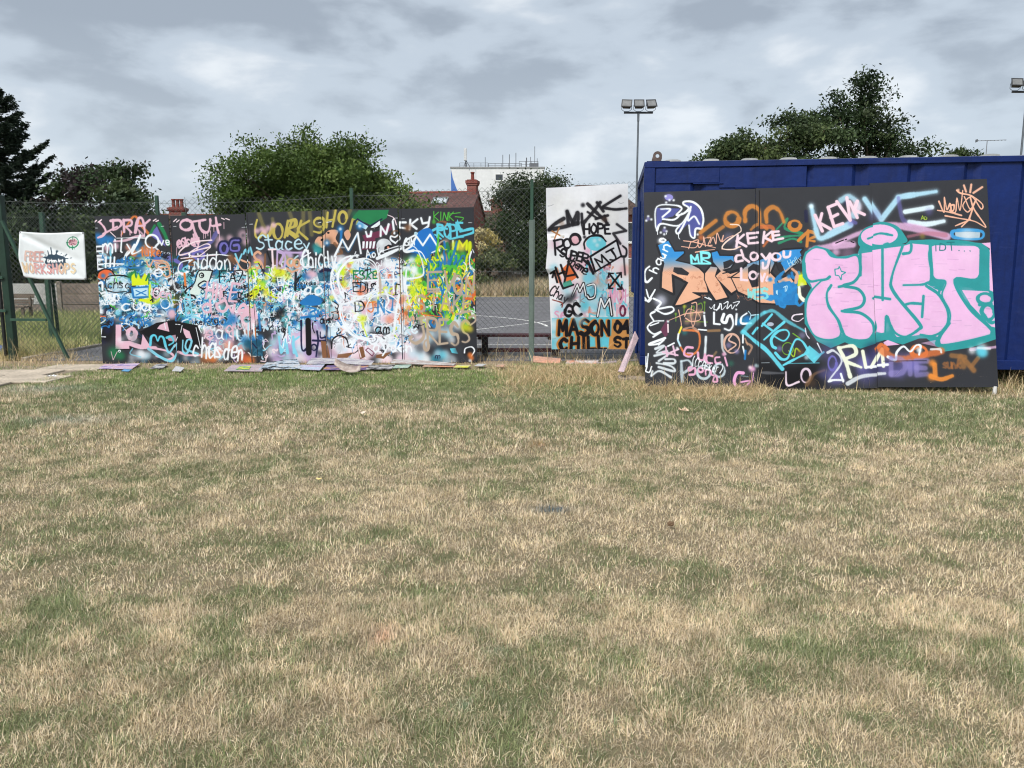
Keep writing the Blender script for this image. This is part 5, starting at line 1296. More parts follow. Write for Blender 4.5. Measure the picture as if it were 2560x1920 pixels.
Lc.t('ao', 160, 780, 200, 110, 11, 'w', halo=.3); Lc.f('135,980 190,920 255,895 335,930 335,985 240,1000', 'bl', sm=True); Lc.s('330,680 370,665 430,675', 18, 'nv'); Lc.f('300,690 430,680 430,770 320,770', 'dt', .8); Lc.mist(150, 690, 300, 760, 8, ['bl', 'dt', 'pk', 'nv'], 22, 38, .8); Lc.s('100,690 95,850', 16, 'k', op=.85); Lc.t('Chiddy', 160, 490, 320, 150, 11, 'w', halo=.3); Lc.s('240,500 150,560 160,620 260,640', 8, 'w')
Lc.t('EKE', -60, 730, 130, 75, 8, 'w'); Lc.t('goin', -70, 840, 200, 90, 8, 'w'); Lc.t('Liv', 20, 950, 110, 70, 8, 'w'); Lc.t('surp', 0, 1000, 150, 60, 6, 'w'); Lc.s('150,1110 310,1095', 14, 'bl'); Lc.s('200,1010 290,1030 240,1060', 10, 'bl')
Lc.b(-70, 690, 45, 'li', .8); Lc.b(20, 720, 40, 'li', .6); Lc.b(-30, 1050, 40, 'k', .8); Lc.b(-60, 1080, 40, 'k', .8)
Lc.mist(520, 590, 640, 700, 6, ['li', 'og', 'lg', 'li'], 22, 36, .85); Lc.b(560, 800, 36, 'li', .7); Lc.b(740, 1120, 36, 'li', .8); Lc.s('730,1160 780,1290', 8, 'li', op=.7); Lc.b(440, 930, 26, 'li', .6)
Lc.mist(700, 820, 800, 880, 4, ['ro', 'sa'], 24, 36, .8); Lc.mist(740, 950, 900, 1060, 7, ['ro', 'og', 'sa', 'pk'], 22, 36, .75); Lc.mist(1080, 930, 1180, 1200, 8, ['ro', 'sa', 'pe'], 22, 36, .75); Lc.mist(920, 950, 1060, 1160, 7, ['pk', 'pk', 'sa'], 28, 44, .7)
Lc.t('ESKE', 652, 675, 240, 78, 9, 'gn'); Lc.t('EDIS', 650, 790, 215, 85, 7, 'k'); Lc.s('640,790 720,785', 6, 'k'); Lc.t('DJ', 665, 955, 210, 105, 8, ['k', 'og']); Lc.t('DT', 1060, 810, 130, 90, 7, ['k', 'w']); Lc.t('NJ', 880, 950, 150, 110, 12, 'bl', op=.8); Lc.t('T W', 1010, 680, 150, 180, 13, 'w')
Lc.s('640,545 560,620 500,720 520,860 560,930', 13, 'w', halo=.3); Lc.s('700,530 560,560 450,680 440,820 500,960 560,985 640,960 780,900 920,838', 11, 'w', halo=.4); Lc.s('480,560 450,700 470,850', 9, 'w', op=.8); Lc.s('560,960 520,1060 560,1180 650,1280 800,1325', 13, 'w', halo=.3); Lc.s('530,1000 570,1160 700,1290 840,1310', 7, 'w'); Lc.s('600,590 760,560 850,600 890,700', 8, 'w'); Lc.e(700, 740, 190, 175, 7, 'w', op=.9)
Lc.s('900,500 1100,440 1230,440 1300,540 1330,680 1290,730 1130,750 920,760 740,770', 8, 'w', halo=.25); Lc.e(935, 1040, 165, 148, 6, 'w'); Lc.s('1090,900 1060,1060 1040,1260', 15, 'w', .5); Lc.s('900,700 910,830 905,920', 14, 'be', op=.8); Lc.s('960,860 990,960 960,1030 1090,1080', 10, 'w'); Lc.s('1120,720 1200,1000', 10, 'w', op=.7); Lc.s('640,960 900,900', 18, 'w', .8, .7); Lc.s('980,620 1150,640', 14, 'w', .6, .8)
Lc.s('1302,948 1325,985 1308,1075 1400,1090 1505,1100 1470,1060', 6, 'ro'); Lc.t('Bo', 1300, 960, 40, 100, 4, 'ro')
Lc.s('1505,680 1370,684 1372,842 1482,846', 14, 'be', sm=False); Lc.s('1372,762 1455,758', 12, 'be'); Lc.s('1535,670 1572,855 1640,700', 14, 'be', sm=False); Lc.e(1668, 800, 40, 85, 14, 'be'); Lc.s('1745,905 1752,735 1815,870 1832,690', 14, 'be', sm=False)
Lc.t('STAKE', 1260, 890, 560, 165, 14, 'be', op=.9); Lc.s('1180,1130 1335,1112', 16, 'be'); Lc.s('1300,1120 1330,1280 1260,1350 1195,1320 1210,1290', 17, 'be', halo=.3); Lc.t('RESS', 1375, 1140, 420, 225, 17, 'be', halo=.2); Lc.e(1355, 1370, 22, 48, 15, 'be'); Lc.s('1780,1110 1830,1090 1840,1140 1790,1180', 13, 'be'); Lc.s('1650,1080 1780,1050', 12, 'be')
Lc.b(1745, 1200, 45, 'li', .85); Lc.b(1790, 1220, 30, 'ye', .6); Lc.b(1560, 1100, 26, 'li', .7)
Lc.s('150,1140 155,1400 200,1400 210,1330', 12, 'nv'); Lc.s('215,1140 222,1440', 36, 'k', .2); Lc.s('260,1325 375,1330', 13, 'nv'); Lc.s('300,1240 310,1330 290,1475', 11, 'nv'); Lc.s('395,1190 382,1440', 13, 'nv'); Lc.s('330,1245 335,1300 390,1290', 9, 'nv'); Lc.e(270, 1390, 25, 28, 8, 'nv')
Lc.s('35,1200 45,1320', 14, 'cy'); Lc.s('130,1290 70,1350 110,1470', 15, 'cy'); Lc.s('75,1290 80,1440', 16, 'cy'); Lc.s('20,1180 10,1290', 8, 'w'); Lc.s('-60,1290 -40,1440 0,1320 20,1440', 16, 'cy'); Lc.t('yls', -30, 1230, 90, 120, 6, 'w')
for p in ('335,1325 392,1335 432,1502 352,1502', '498,1455 600,1442 655,1436 575,1496 492,1492', '690,1395 742,1380 762,1478 712,1500', '870,1460 1012,1432 940,1496 862,1486'): Lc.f(p, 'br')
Lc.s('765,1415 790,1395 850,1440 828,1470', 5, 'ma', sm=False, closed=True); Lc.s('690,1370 720,1480', 8, 'lp'); Lc.b(520, 1380, 60, 'w', .9); Lc.b(520, 1400, 40, 'gy', .4); Lc.s('440,1400 450,1320 510,1280 580,1310 605,1390', 8, 'k'); Lc.s('500,1320 545,1310 540,1370', 6, 'w')
Lc.t('ayden', 840, 1330, 390, 100, 11, 'w', halo=.4); Lc.t('am', 860, 1170, 130, 80, 8, 'k'); Lc.s('810,1255 960,1265 1000,1255', 5, 'k'); Lc.t('Ju5', 800, 1270, 260, 65, 7, 'w'); Lc.t('MM', 1080, 1090, 160, 80, 9, 'pe'); Lc.scrib(1150, 1130, 1280, 1230, 8, ['k', 'gy'], 4, 7, 60)
Lc.mist(1400, 1420, 1560, 1510, 7, ['tq', 'lc', 'dt'], 26, 44, .7); Lc.f('1585,1400 1640,1395 1668,1450 1605,1442', 'tq'); Lc.mist(1680, 1380, 1840, 1500, 10, ['g0', 'k', 'g0'], 40, 60, .8)
Lc.s('1730,1440 1740,1400 1800,1385 1830,1420 1800,1470', 8, 'w', halo=.3); Lc.b(1785, 1460, 26, 'og', .95); Lc.b(1800, 1490, 24, 'og', .9); Lc.b(1785, 1515, 16, 'w', .8); Lc.t('m', 1440, 1450, 50, 40, 6, 'nv')
# bare board along the foot, staple marks
Lc.view(*VA)
Lc.s('100,1560 900,1556', 14, 'g0', .9, .8); Lc.s('1000,1556 1880,1552', 10, 'g0', .9, .6)
for p in ('62,263 88,264', '658,248 684,244', '762,240 788,238', '1404,248 1434,246', '1474,232 1504,230'): Lc.s(p, 3, 'w')
for sx0, sx1 in ((738, 832), (1452, 1556)): Lc.s(f'{sx0},140 {sx1},1545', 3, 'k', op=.8)
Lc.view(*VB)
for sx0, sx1 in ((372, 440), (1112, 1140)): Lc.s(f'{sx0},100 {sx1},1510', 2.2, 'k', op=.75)

# ------------------------------------------------ right run
Rc = Canvas(1150, 680, [(1610, 481), (2467, 447), (2496, 968), (1613, 971)], '2f3137')
VC, VD = (1560, 360, 2.592), (1960, 360, 2.592)
Rc.view(*VC)
Rc.mist(140, 1500, 880, 1600, 14, ['g0', '2c2e34'], 50, 80, .5)
Rc.mist(880, 1410, 1240, 1560, 16, ['k', '17181d'], 45, 75, .8)
V1, V2, V3, V4 = (1600, 740, 3.968), (1800, 740, 3.968), (1600, 470, 3.284), (1800, 470, 3.284)
OC, KK, PT2 = 'c27c38', 'e6cfdb', 'e2ad97'
# three-letter outline tag
Rc.view(*V3)
for p in ('130,160 320,165 260,230 180,250 165,290 130,335', '350,120 430,120 490,200 490,320 440,320 430,395 395,380 380,290 330,340 300,360 320,300 400,180'): Rc.f(p, '4b5296')
for p in ('135,345 122,290 135,150 275,138 330,165 288,218 345,205 385,160 345,130 352,108 420,112 480,165 502,250 490,330', '135,345 168,290 310,302 400,180', '345,205 390,190 330,330 300,370 285,345 312,305', '165,170 240,172 178,235', '180,252 270,255 330,205', '402,150 380,262 430,228 470,290', '388,300 400,382 432,402 442,330 490,330'): Rc.s(p, 8, 'w', .3, halo=.5)
Rc.el(228, 74, 34, 25, '8d8ad0'); Rc.b(228, 74, 40, '8d8ad0', .4)
for q in ((202, 65), (233, 97), (266, 97), (207, 117), (65, 230), (50, 265), (90, 255), (195, 322), (165, 362), (210, 352), (192, 376), (458, 375)): Rc.b(*q, 11, 'w', 1)
Rc.b(65, 250, 16, '8d8ad0', .7); Rc.b(192, 345, 18, '8d8ad0', .7)
for p in ('138,340 139,378', '305,365 306,400 316,415', '210,365 210,375'): Rc.s(p, 4, 'w', halo=0)
# orange arches
Rc.s('600,262 480,360', 19, OC, .8, halo=.35); Rc.s('660,310 545,395', 17, OC, .8, .8, halo=.3); Rc.b(485, 400, 26, 'd2703c', .8)
Rc.view(*V4)
for p in ('430,330 520,240 500,320 640,362', '440,402 530,385 625,378', '450,440 560,405 630,430'): Rc.s(p, 11, '2a9068', .5, .85)
Rc.e(72, 245, 55, 56, 20, OC, soft=.75, halo=.35)
for p in ('178,262 178,180 232,140 285,180 292,270', '348,272 345,190 398,150 455,185 490,270'): Rc.s(p, 19, OC, .8, halo=.4)
Rc.s('225,330 262,295 310,292 350,325', 15, OC, .7, .8); Rc.s('300,310 390,312 400,365 325,465', 16, 'd2703c', .7, .8); Rc.e(580, 296, 46, 38, 15, OC, soft=.5); Rc.s('690,340 680,465', 15, OC, .6); Rc.s('610,420 695,348 758,378 690,412 742,425', 14, OC, .6)
Rc.b(50, 400, 50, '9a96c8', .35); Rc.b(110, 480, 30, '9a96c8', .35)
Rc.view(*V3)
for p in ('345,428 430,438 520,462 600,482', '330,475 440,482 462,420 400,440', '402,440 386,492', '455,430 470,482 502,440 505,395 520,470', '512,405 562,400 540,460 572,462', '556,445 582,395 602,450 612,362 642,430 662,380 652,432 692,400 740,380', '440,520 520,505 592,496', '650,490 720,496 800,470'): Rc.s(p, 4.6, PT2, halo=.1)
# blue-to-peach piece
def grad(p): Rc.f(p, '2f88cc', sm=False, c2='dda98c', y01=(560, 690))
PIECE = ['140,465 225,425 275,515 350,512 352,530 285,590 400,615 470,650 510,690 545,850 420,850 495,885 330,952 275,960 310,890 380,770 330,740 255,705 265,860 170,815 175,690 190,615',
         '515,690 560,632 622,640 602,702 702,885 605,912 550,830 512,742',
         '565,520 615,505 635,545 745,545 750,600 720,645 660,662 720,690 810,660 720,722 818,792 730,852 622,745 600,712 640,672 580,600',
         '810,660 858,605 950,575 1040,545 1075,600 1040,680 1100,740 1195,700 1262,800 1215,905 1100,935 950,925 880,880 780,835 725,722',
         '1085,525 1140,495 1305,485 1260,540 1235,620 1160,685 1115,650 1095,600']
for p in PIECE: Rc.s(p, 15, '1b1c22', sm=False, closed=True, halo=0)
for p in PIECE: grad(p); Rc.s(p, 4, '1d1f26', sm=False, closed=True, halo=0)
for p in ('270,645 330,648 392,690 378,712 300,702 262,680', '662,598 722,575 752,600 702,642 668,652', '862,640 905,605 948,620 945,790 895,800 862,720', '1088,600 1130,590 1160,690 1120,690'): Rc.f(p, '25272e')
for p in ('660,690 760,662 850,625', '700,720 800,722', '1040,545 1030,690', '1090,730 1110,780'): Rc.s(p, 5, '1d1f26', halo=0)
for _ in range(20): q = (prng.uniform(180, 1180), prng.uniform(690, 900)); Rc.scrib(q[0], q[1], q[0] + 36, q[1] + 16, 4, ['b0765c'], 1.2, 2, 26)
for x_ in range(4): Rc.s(f'{190+x_*14},{690+x_*6} {260+x_*4},{640+x_*10}', 2, 'c07a5c', op=.6, halo=0)
Rc.t('MR', 415, 535, 140, 75, 12, '7fe0e8'); Rc.s('415,615 470,612 560,612', 9, '7fe0e8')
Rc.view(*V4)
Rc.s('60,290 128,296 146,340 110,370 20,440 0,488 90,492 132,470', 6, 'ead2c4')
for p in ('120,378 110,472', '168,372 112,425 188,466', '195,362 206,442 278,436', '202,402 266,392', '195,362 282,355', '330,350 320,438', '388,348 330,395 392,425', '395,350 405,416 484,402', '400,382 452,374', '395,350 447,346', '148,498 168,560 212,592', '162,538 112,545 110,590 160,582', '310,530 345,572 378,528', '378,528 362,622 326,645 320,600', '490,510 495,552 536,548 546,510', '150,648 150,738 198,742', '295,688 316,748 338,690'): Rc.s(p, 12, KK, .35, sm=p.count(' ') > 2, halo=.2)
Rc.e(250, 545, 27, 30, 11, KK, halo=.2); Rc.e(430, 550, 36, 28, 11, KK, halo=.2); Rc.e(245, 702, 28, 30, 10, KK, halo=.2); Rc.s('395,730 350,745 360,710', 9, KK)
Rc.f('465,600 622,512 636,542 505,662', '2f88cc'); Rc.t('Holly', 520, 590, 115, 48, 3, 'lc', rot=-27)
Rc.f('405,770 540,748 602,800 602,945 430,945 410,880', '1f78bc', .95); Rc.scrib(410, 760, 600, 940, 14, ['1f78bc', '2484c8'], 9, 14, 120)
for q in ((382, 735), (460, 726), (535, 710), (490, 765)): Rc.b(*q, 19, '1f78bc', 1)
for p in ('440,825 442,858', '432,828 434,850', '490,800 520,790 515,830', '505,795 505,835'): Rc.s(p, 4, 'lc', halo=0)
Rc.t('WES', 200, 815, 165, 75, 11, '7fd8dc', op=.85); Rc.f('612,700 660,694 682,780 604,792', 'li', .9); Rc.b(640, 700, 26, 'li', .6); Rc.b(640, 780, 20, 'w', .5); Rc.s('618,800 625,870 655,905', 16, 'e8ecd8', .6); Rc.s('560,650 600,690 590,760', 14, 'pe', .7)
# left edge handstyles
Rc.view(*V3)
Rc.s('95,735 55,770 35,735 45,670 75,640', 10, 'w', halo=.25); Rc.t('haun', 70, 668, 250, 66, 8, 'w', rot=-64, halo=.25); Rc.b(165, 430, 26, 'w', .8); Rc.e(180, 425, 22, 14, 8, 'w'); Rc.s('50,830 75,900 120,830 70,915 40,918', 8, 'w')
Rc.view(*V1)
Rc.b(200, 40, 60, 'c8cce0', .8); Rc.s('130,20 200,60 170,120 300,100 322,140 240,172 150,130', 11, 'w', halo=.3); Rc.s('45,10 80,55 110,20', 9, 'w'); Rc.s('140,150 100,180 132,240', 11, 'w', .5); Rc.s('228,240 130,250 72,310 130,372 202,350', 9, 'w', halo=.3); Rc.s('100,290 180,260', 8, 'w'); Rc.s('128,402 202,350', 12, 'w', .6)
Rc.s('242,412 88,475 168,472 232,430 180,482', 11, 'w', .5, halo=.3); Rc.f('198,332 262,220 268,382 240,402', '6a3450', .9); Rc.s('270,275 272,352', 9, 'lp'); Rc.b(270, 246, 13, 'w', 1)
for p in ('150,520 232,490 160,560 262,540', '140,590 282,560 182,642', '245,622 330,622 332,660 232,662', '160,662 300,690 332,740 182,702', '110,792 190,742 302,802', '120,745 110,790'): Rc.s(p, 12, 'dfe9f1', .8, .9, halo=.35)
for p in ('250,500 262,592', '320,490 342,582', '220,552 365,580', '300,552 372,520'): Rc.s(p, 11, 'dcb8d0', .4)
Rc.s('330,460 270,492', 10, 'w', .5); Rc.b(360, 510, 14, 'w', .9); Rc.s('80,570 66,700 55,740', 8, 'w'); Rc.s('58,600 56,700', 7, 'w'); Rc.s('50,745 90,756 112,700', 9, 'w')
GL = '6a9432'
for p in ('425,85 425,172', '470,120 522,90 500,182', '560,72 592,60 602,110 560,172', '625,50 622,140', '345,165 346,242', '440,240 650,245'): Rc.s(p, 6, GL, .5, .85)
Rc.b(622, 50, 12, GL, 1); Rc.b(345, 170, 13, GL, 1); Rc.b(430, 95, 20, 'd0d02c', .6); Rc.mist(420, 150, 580, 300, 7, ['pe', 'b09078'], 28, 42, .45)
for p in ('280,235 360,200 450,165 610,145', '372,130 396,250 400,292', '500,62 545,60 542,180 512,292 490,180 500,80', '430,192 470,120 560,160 580,220 500,242 440,210'): Rc.s(p, 5, PT2, halo=.1)
Rc.s('620,182 632,282', 11, 'w', halo=.3); Rc.b(620, 155, 12, 'w', 1); Rc.s('565,320 645,326', 9, 'w'); Rc.s('660,332 770,325', 15, 'a07a52', .8, .8); Rc.b(430, 350, 30, 'te', .5)
for p in ('670,95 690,110 720,70 715,120 760,110 770,60', '740,130 780,60 790,120 830,80', '810,60 850,40 840,110 880,70 890,110 920,70', '900,50 960,35 930,80'): Rc.s(p, 5, 'w', halo=.2)
Rc.b(930, 115, 10, 'w', 1); Rc.s('625,0 690,25 660,0', 5, 'w')
Rc.s('715,150 715,260 772,265', 11, 'w', sm=False, halo=.3); Rc.s('810,165 792,230 830,245 850,190 882,180 902,260 870,320 820,308', 13, 'w', .5, halo=.4)
Rc.view(*V2); Rc.mist(150, 180, 260, 250, 5, ['bl', '2a9ac8'], 30, 40, .7); Rc.s('140,172 136,262', 12, 'w', halo=.2); Rc.b(142, 160, 12, 'w', 1); Rc.s('240,150 190,190 190,250 282,248', 11, 'w', halo=.2); Rc.s('255,130 280,165 270,210', 5, 'lc'); Rc.s('280,170 350,160', 7, 'lc', .6)
Rc.view(*V1)
Rc.s('400,300 378,360', 11, 'ye', .5); Rc.s('372,370 366,420', 11, 'w', .5); Rc.s('366,430 392,490', 11, 'lc', .6); Rc.s('395,500 430,555 485,575 550,540 578,460 570,360 520,332 420,332', 12, 'cc7440', .5); Rc.s('420,320 500,300 560,335', 12, 'pe', .7, .7)
Rc.s('638,392 634,500 626,632', 13, 'dbe6ee', .7, halo=.3); Rc.s('795,372 800,500 832,560', 13, 'dbe0e4', .8, .8); Rc.e(892, 452, 76, 94, 10, 'd0a896', soft=.5); Rc.s('888,370 862,422 932,462 862,522', 9, 'd8b0a0', .5); Rc.b(860, 470, 30, '9a90c8', .6); Rc.b(940, 530, 26, '9a90c8', .7); Rc.s('705,590 740,540', 13, '8a7050', .8, .7); Rc.b(885, 650, 30, '2a7a60', .5)
for p in ('510,502 450,502 428,570 480,592 512,560 460,556', '562,550 570,612 612,620 632,562 638,622', '702,580 652,580 650,642 702,652', '772,590 730,600 740,652 782,642', '825,592 848,672'): Rc.s(p, 11, 'dca4c4', .3, halo=.15)
Rc.b(815, 560, 20, 'dca4c4', 1)
Rc.s('400,640 405,740 412,840', 18, 'cfe2ec', .9, .8); Rc.s('400,640 470,630 502,690 430,752', 12, 'cfe2ec', .8, .8, halo=.3); Rc.e(620, 742, 64, 66, 12, 'cfe2ec', soft=.8, op=.85, halo=.3); Rc.e(770, 722, 54, 64, 11, 'cfe2ec', soft=.8, op=.8, halo=.3)
for p in ('502,690 470,702 480,732 532,702 532,762 482,772', '640,772 640,722 682,722 692,762', '700,770 740,780 752,830 712,832 720,790'): Rc.s(p, 11, 'dca4c4', .4)
Rc.e(590, 722, 22, 22, 10, 'dca4c4'); Rc.t('(Cracker)', 515, 585, 315, 95, 5, 'w', rot=14, halo=.2)
Rc.view(*V2)
Rc.s('212,742 152,745 125,820 150,882 222,880 282,820 192,832', 14, 'dfa2d0', halo=.2); Rc.s('312,740 302,830 290,872', 6, 'dfa2d0'); Rc.b(300, 700, 32, 'dfa2d0', 1); Rc.b(278, 685, 18, 'lp', .9); Rc.b(340, 665, 20, 'b8d4dc', .8); Rc.s('190,770 260,775', 4, 'lc', op=.6)
Rc.s('205,362 205,442', 10, 'w', .5); Rc.s('205,480 226,562', 10, 'w', .5); Rc.s('232,520 226,602', 12, 'bl', .6); Rc.s('240,440 292,482 262,552', 12, 'c0967c', .7, .8); Rc.s('225,400 250,460', 10, 'c0967c', .7, .8)
# turquoise letters in a slanting frame
CYN = '62cde2'
Rc.s('200,340 280,250 350,180 410,140', 24, CYN, .9, .8); Rc.s('410,140 500,128 620,220 810,330', 17, CYN, .9, .75); Rc.s('210,330 330,430 440,520 590,700', 22, CYN, .5, .95); Rc.f('800,545 850,470 970,570 900,650 850,600', CYN, .9); Rc.b(890, 570, 60, CYN, .6); Rc.s('900,602 992,540', 12, CYN, .6)
Rc.el(468, 257, 34, 20, 'c8d4e8', .8); Rc.e(640, 500, 54, 60, 5, '6aa02c'); Rc.s('690,350 760,400', 7, '6aa02c'); Rc.s('650,520 700,580 720,500 760,530', 8, '9ab82c', .5); Rc.b(760, 540, 34, 'br', .6); Rc.b(560, 500, 30, '8d8ad0', .6); Rc.b(620, 290, 30, 'br', .4); Rc.b(780, 370, 34, '9a96c8', .5)
for p in ('482,160 385,272', '602,238 500,325 408,408', '395,250 490,322', '500,372 600,422 652,362 622,315 540,330 480,400 490,470 522,492', '520,540 580,602 642,590 682,480 722,410 782,430 842,522', '600,662 720,600 842,540', '300,350 342,290'): Rc.s(p, 13, CYN, .25, halo=.15)
Rc.s('385,636 462,636', 4, 'cfe2ec', .8, .7); Rc.s('640,646 800,646 950,646', 5, CYN, .6, .7); Rc.s('390,732 480,738 600,742', 14, '8a8e96', .9, .45); Rc.b(825, 590, 22, 'c8e0ec', .7)
Rc.s('625,730 640,862 752,830', 11, 'dccad8', halo=.3); Rc.e(820, 770, 45, 68, 11, 'd4c2d4', halo=.3, soft=.5); Rc.s('830,860 900,760 1000,720', 18, '7a5a3c', .8, .7); Rc.b(880, 840, 50, '7a5a3c', .4)
Rc.s('930,450 975,540', 7, 'w', .5); Rc.s('810,300 822,360 850,400', 6, 'dcd0e4'); Rc.s('780,160 700,170 680,210 740,232 790,200', 7, 'e0d6e4')
# upper second and third sheet
Rc.view(*VD)
Rc.s('115,430 118,490', 14, 'nv', .7, .8); Rc.s('150,395 185,560 215,602 300,560 400,512', 21, 'a9d4ea', .8, halo=.5); Rc.b(150, 395, 16, 'e2f2fa', .8)
Rc.s('345,355 400,330 455,380 430,450', 22, 'a9d4ea', .9, .8, halo=.4); Rc.b(378, 375, 18, 'nv', .7); Rc.b(410, 500, 24, 'pu', .5); Rc.s('400,480 440,500', 14, 'pu', .8, .6)
Rc.t('KEVK', 180, 440, 300, 125, 14, 'e8cada', rot=-22, halo=.2); Rc.b(440, 400, 40, 'e8cada', .8)
Rc.s('500,345 600,490 715,350', 20, 'a9d4ea', .8, sm=False, halo=.5); Rc.s('715,345 820,330 970,308', 18, 'a9d4ea', .8, halo=.5); Rc.s('715,350 740,480 790,520', 17, 'pu', .9, .55); Rc.s('760,440 940,410', 18, 'd7ebf5', .7, halo=.4); Rc.s('788,505 900,520 1020,500', 18, 'd7ebf5', .7, halo=.4); Rc.b(920, 440, 26, 'pu', .4); Rc.b(560, 460, 40, 'pu', .3)
Rc.t('AD', 865, 465, 45, 25, 3, '9ab83c')
PT = 'e6b096'
for p in ('988,372 1022,442 1025,345 1042,425 1062,385 1070,425', '1062,400 1090,395 1085,430 1060,430 1100,440 1110,350 1130,430 1150,300', '1110,300 1135,318 1210,335 1282,388 1272,418 1210,340 1150,395 1180,440 1215,415 1190,490', '978,430 1050,440 1140,462', '1030,465 1120,480 1230,500 1306,535 1228,425 1200,345', '1098,530 1160,505 1200,488', '1140,535 1190,490', '1160,340 1200,420 1240,360'): Rc.s(p, 5.5, PT)
for p in ('1158,268 1172,308', '1208,262 1200,312', '1282,278 1222,316'): Rc.s(p, 8, PT, .7)
Rc.b(1120, 298, 9, PT, 1)
Rc.f('1095,568 1268,568 1262,612 1098,606', 'c4dcea', .8); Rc.s('1092,562 1272,562 1266,612 1096,606', 11, '3d92cc', .5, closed=True); Rc.b(1180, 585, 40, 'w', .5)
Rc.s('300,640 480,562 640,530 820,545 1040,600', 24, 'hp', .8, .85); Rc.s('150,680 300,650 420,640', 26, 'hp', .8, .85); Rc.s('780,600 900,580 1030,590', 14, 'b06a7e', .9, .6); Rc.b(875, 600, 18, '9a8a2c', .5); Rc.b(310, 690, 26, 'hp', .8)
for p in ('310,632 360,612', '372,610 380,606', '410,622 428,628'): Rc.s(p, 4, 'k')
# bubble letters: teal body first, pink faces on top
TE = '2c9296'
Rc.f('90,750 110,690 180,648 260,670 320,720 450,705 470,650 600,640 760,650 790,625 935,618 1285,640 1335,685 1372,960 1380,1260 1200,1318 1020,1345 900,1260 850,1260 740,1300 620,1270 470,1318 370,1275 280,1312 190,1265 110,1150 108,1000 150,920 95,850', TE)
PKs = ['hp']
R_ = '105,762 116,702 172,662 240,672 285,718 372,724 445,708 468,760 466,830 425,885 360,908 455,930 496,990 468,1046 362,1072 470,1086 545,1145 556,1212 520,1258 440,1262 372,1235 350,1195 332,1240 260,1258 172,1228 122,1130 122,1010 160,932 215,872 150,880 118,850'
U_ = '470,688 600,680 606,1000 620,1120 645,1205 700,1246 760,1242 845,1195 850,1160 688,965 664,880 738,705 742,662 628,660 616,1000 610,1230 575,1215 560,1140 500,1060 505,985 470,920 475,840'
S_ = '800,650 920,658 930,862 885,888 760,910 900,918 985,985 1036,1095 1016,1190 940,1238 868,1228 858,1165 696,955 676,880 745,716 790,706'
T_ = '942,652 1258,660 1254,868 1092,880 1188,1060 1336,1195 1330,1240 1130,1285 1000,1302 990,1250 1052,1160 1056,1080 1005,980 1030,890 945,858'
BODY = '105,760 118,702 172,662 245,675 290,720 372,724 465,700 605,678 745,662 800,645 925,655 1262,660 1256,870 1092,880 1190,1060 1338,1195 1330,1240 1000,1305 985,1250 940,1242 860,1236 760,1250 700,1250 640,1215 600,1225 555,1215 520,1260 440,1264 365,1235 345,1215 330,1242 260,1260 172,1230 122,1130 120,1010 160,930 150,900 112,840'
Rc.f(BODY, 'hp'); Rc.f('935,868 1032,886 1004,952 960,940 900,905', TE); Rc.f('630,1110 660,1200 700,1250 622,1240', TE)
for k in range(26): Rc.b(prng.uniform(150, 1300), prng.uniform(700, 1220), prng.uniform(30, 70), ['e8c6e4', 'd49ecb', 'e2bade'][prng.integers(0, 3)], .35)
Rc.f('1262,668 1332,694 1322,952 1110,915 1092,884 1258,872', TE)
Rc.f('1338,650 1352,700 1368,960 1330,945 1328,700', 'hp'); Rc.f('1140,945 1320,952 1375,1010 1385,1190 1340,1180 1200,1040', 'hp'); Rc.f('610,1285 640,1270 720,1300 620,1310', 'hp'); Rc.f('1275,640 1340,635 1340,680', 'hp'); Rc.f('860,1290 960,1270 1000,1320', 'hp', .6)
Rc.s('1385,1275 1385,1310 1200,1330', 10, 'hp', .6, .7)
for k in range(90):
    x_, y_ = prng.uniform(130, 1320), prng.uniform(690, 1230)
    q = Rc.m([(x_, y_)])[0].astype(int)
    if 0 <= q[1] < Rc.h and 0 <= q[0] < Rc.w and np.abs(Rc.a[q[1], q[0]] - col('hp')).sum() < .12: Rc.s([(x_, y_), (x_ + prng.uniform(30, 80), y_ + prng.normal(0, 3))], prng.uniform(1.5, 5), ['9d86ac', 'b58cb8', 'e8c4e2', 'c890c0'][prng.integers(0, 4)], .9, .4)
for p in ('280,905 252,960 265,1040 325,1130 350,1200', '215,872 250,865 270,850', '362,908 330,915', '360,1074 350,1072', '606,680 606,1010', '740,665 668,862 682,962 850,1162 848,1200 760,1248 680,1215 632,1115 622,1220', '555,990 655,1005', '745,915 860,912 905,900 935,868 926,650', '900,920 990,982 1045,1092 1028,1192 940,1244 860,1236', '760,1040 800,1032 872,1036', '880,985 870,1120', '792,635 800,660 790,702 745,712', '1000,900 985,960', '1088,885 1190,1060 1338,1195 1332,1236 1000,1306 988,1250 1052,1160', '470,690 470,840'): Rc.s(p, 10, TE, .2)
for p in (R_, T_): Rc.s(p, 8.5, TE, .2, closed=True, sm=True)
Rc.s('305,802 328,798 332,785 345,815 372,822 346,838 344,868 330,842 308,838', 5, TE, sm=False, closed=True); Rc.f('308,804 330,800 334,792 344,818 366,823 345,836 342,858 331,840 310,836', 'e2b4dc')
Rc.f('1262,668 1332,694 1322,952 1110,915 1092,884 1258,872', TE); Rc.e(1298, 1000, 50, 34, 11, TE); Rc.e(1318, 1088, 44, 50, 12, TE); Rc.s('1260,1040 1340,1030', 12, TE); Rc.s('1270,1080 1330,1150 1370,1150', 12, TE)
Rc.f('455,605 500,535 600,505 700,530 755,590 765,640 620,660 480,660', TE, sm=True); Rc.el(592, 588, 118, 66, 'hp'); Rc.s('520,602 590,580 672,592', 8, TE); Rc.s('625,660 640,655', 20, TE)
Rc.t('IDT...', 955, 650, 250, 40, 4, '1d6a70', gap=.5)
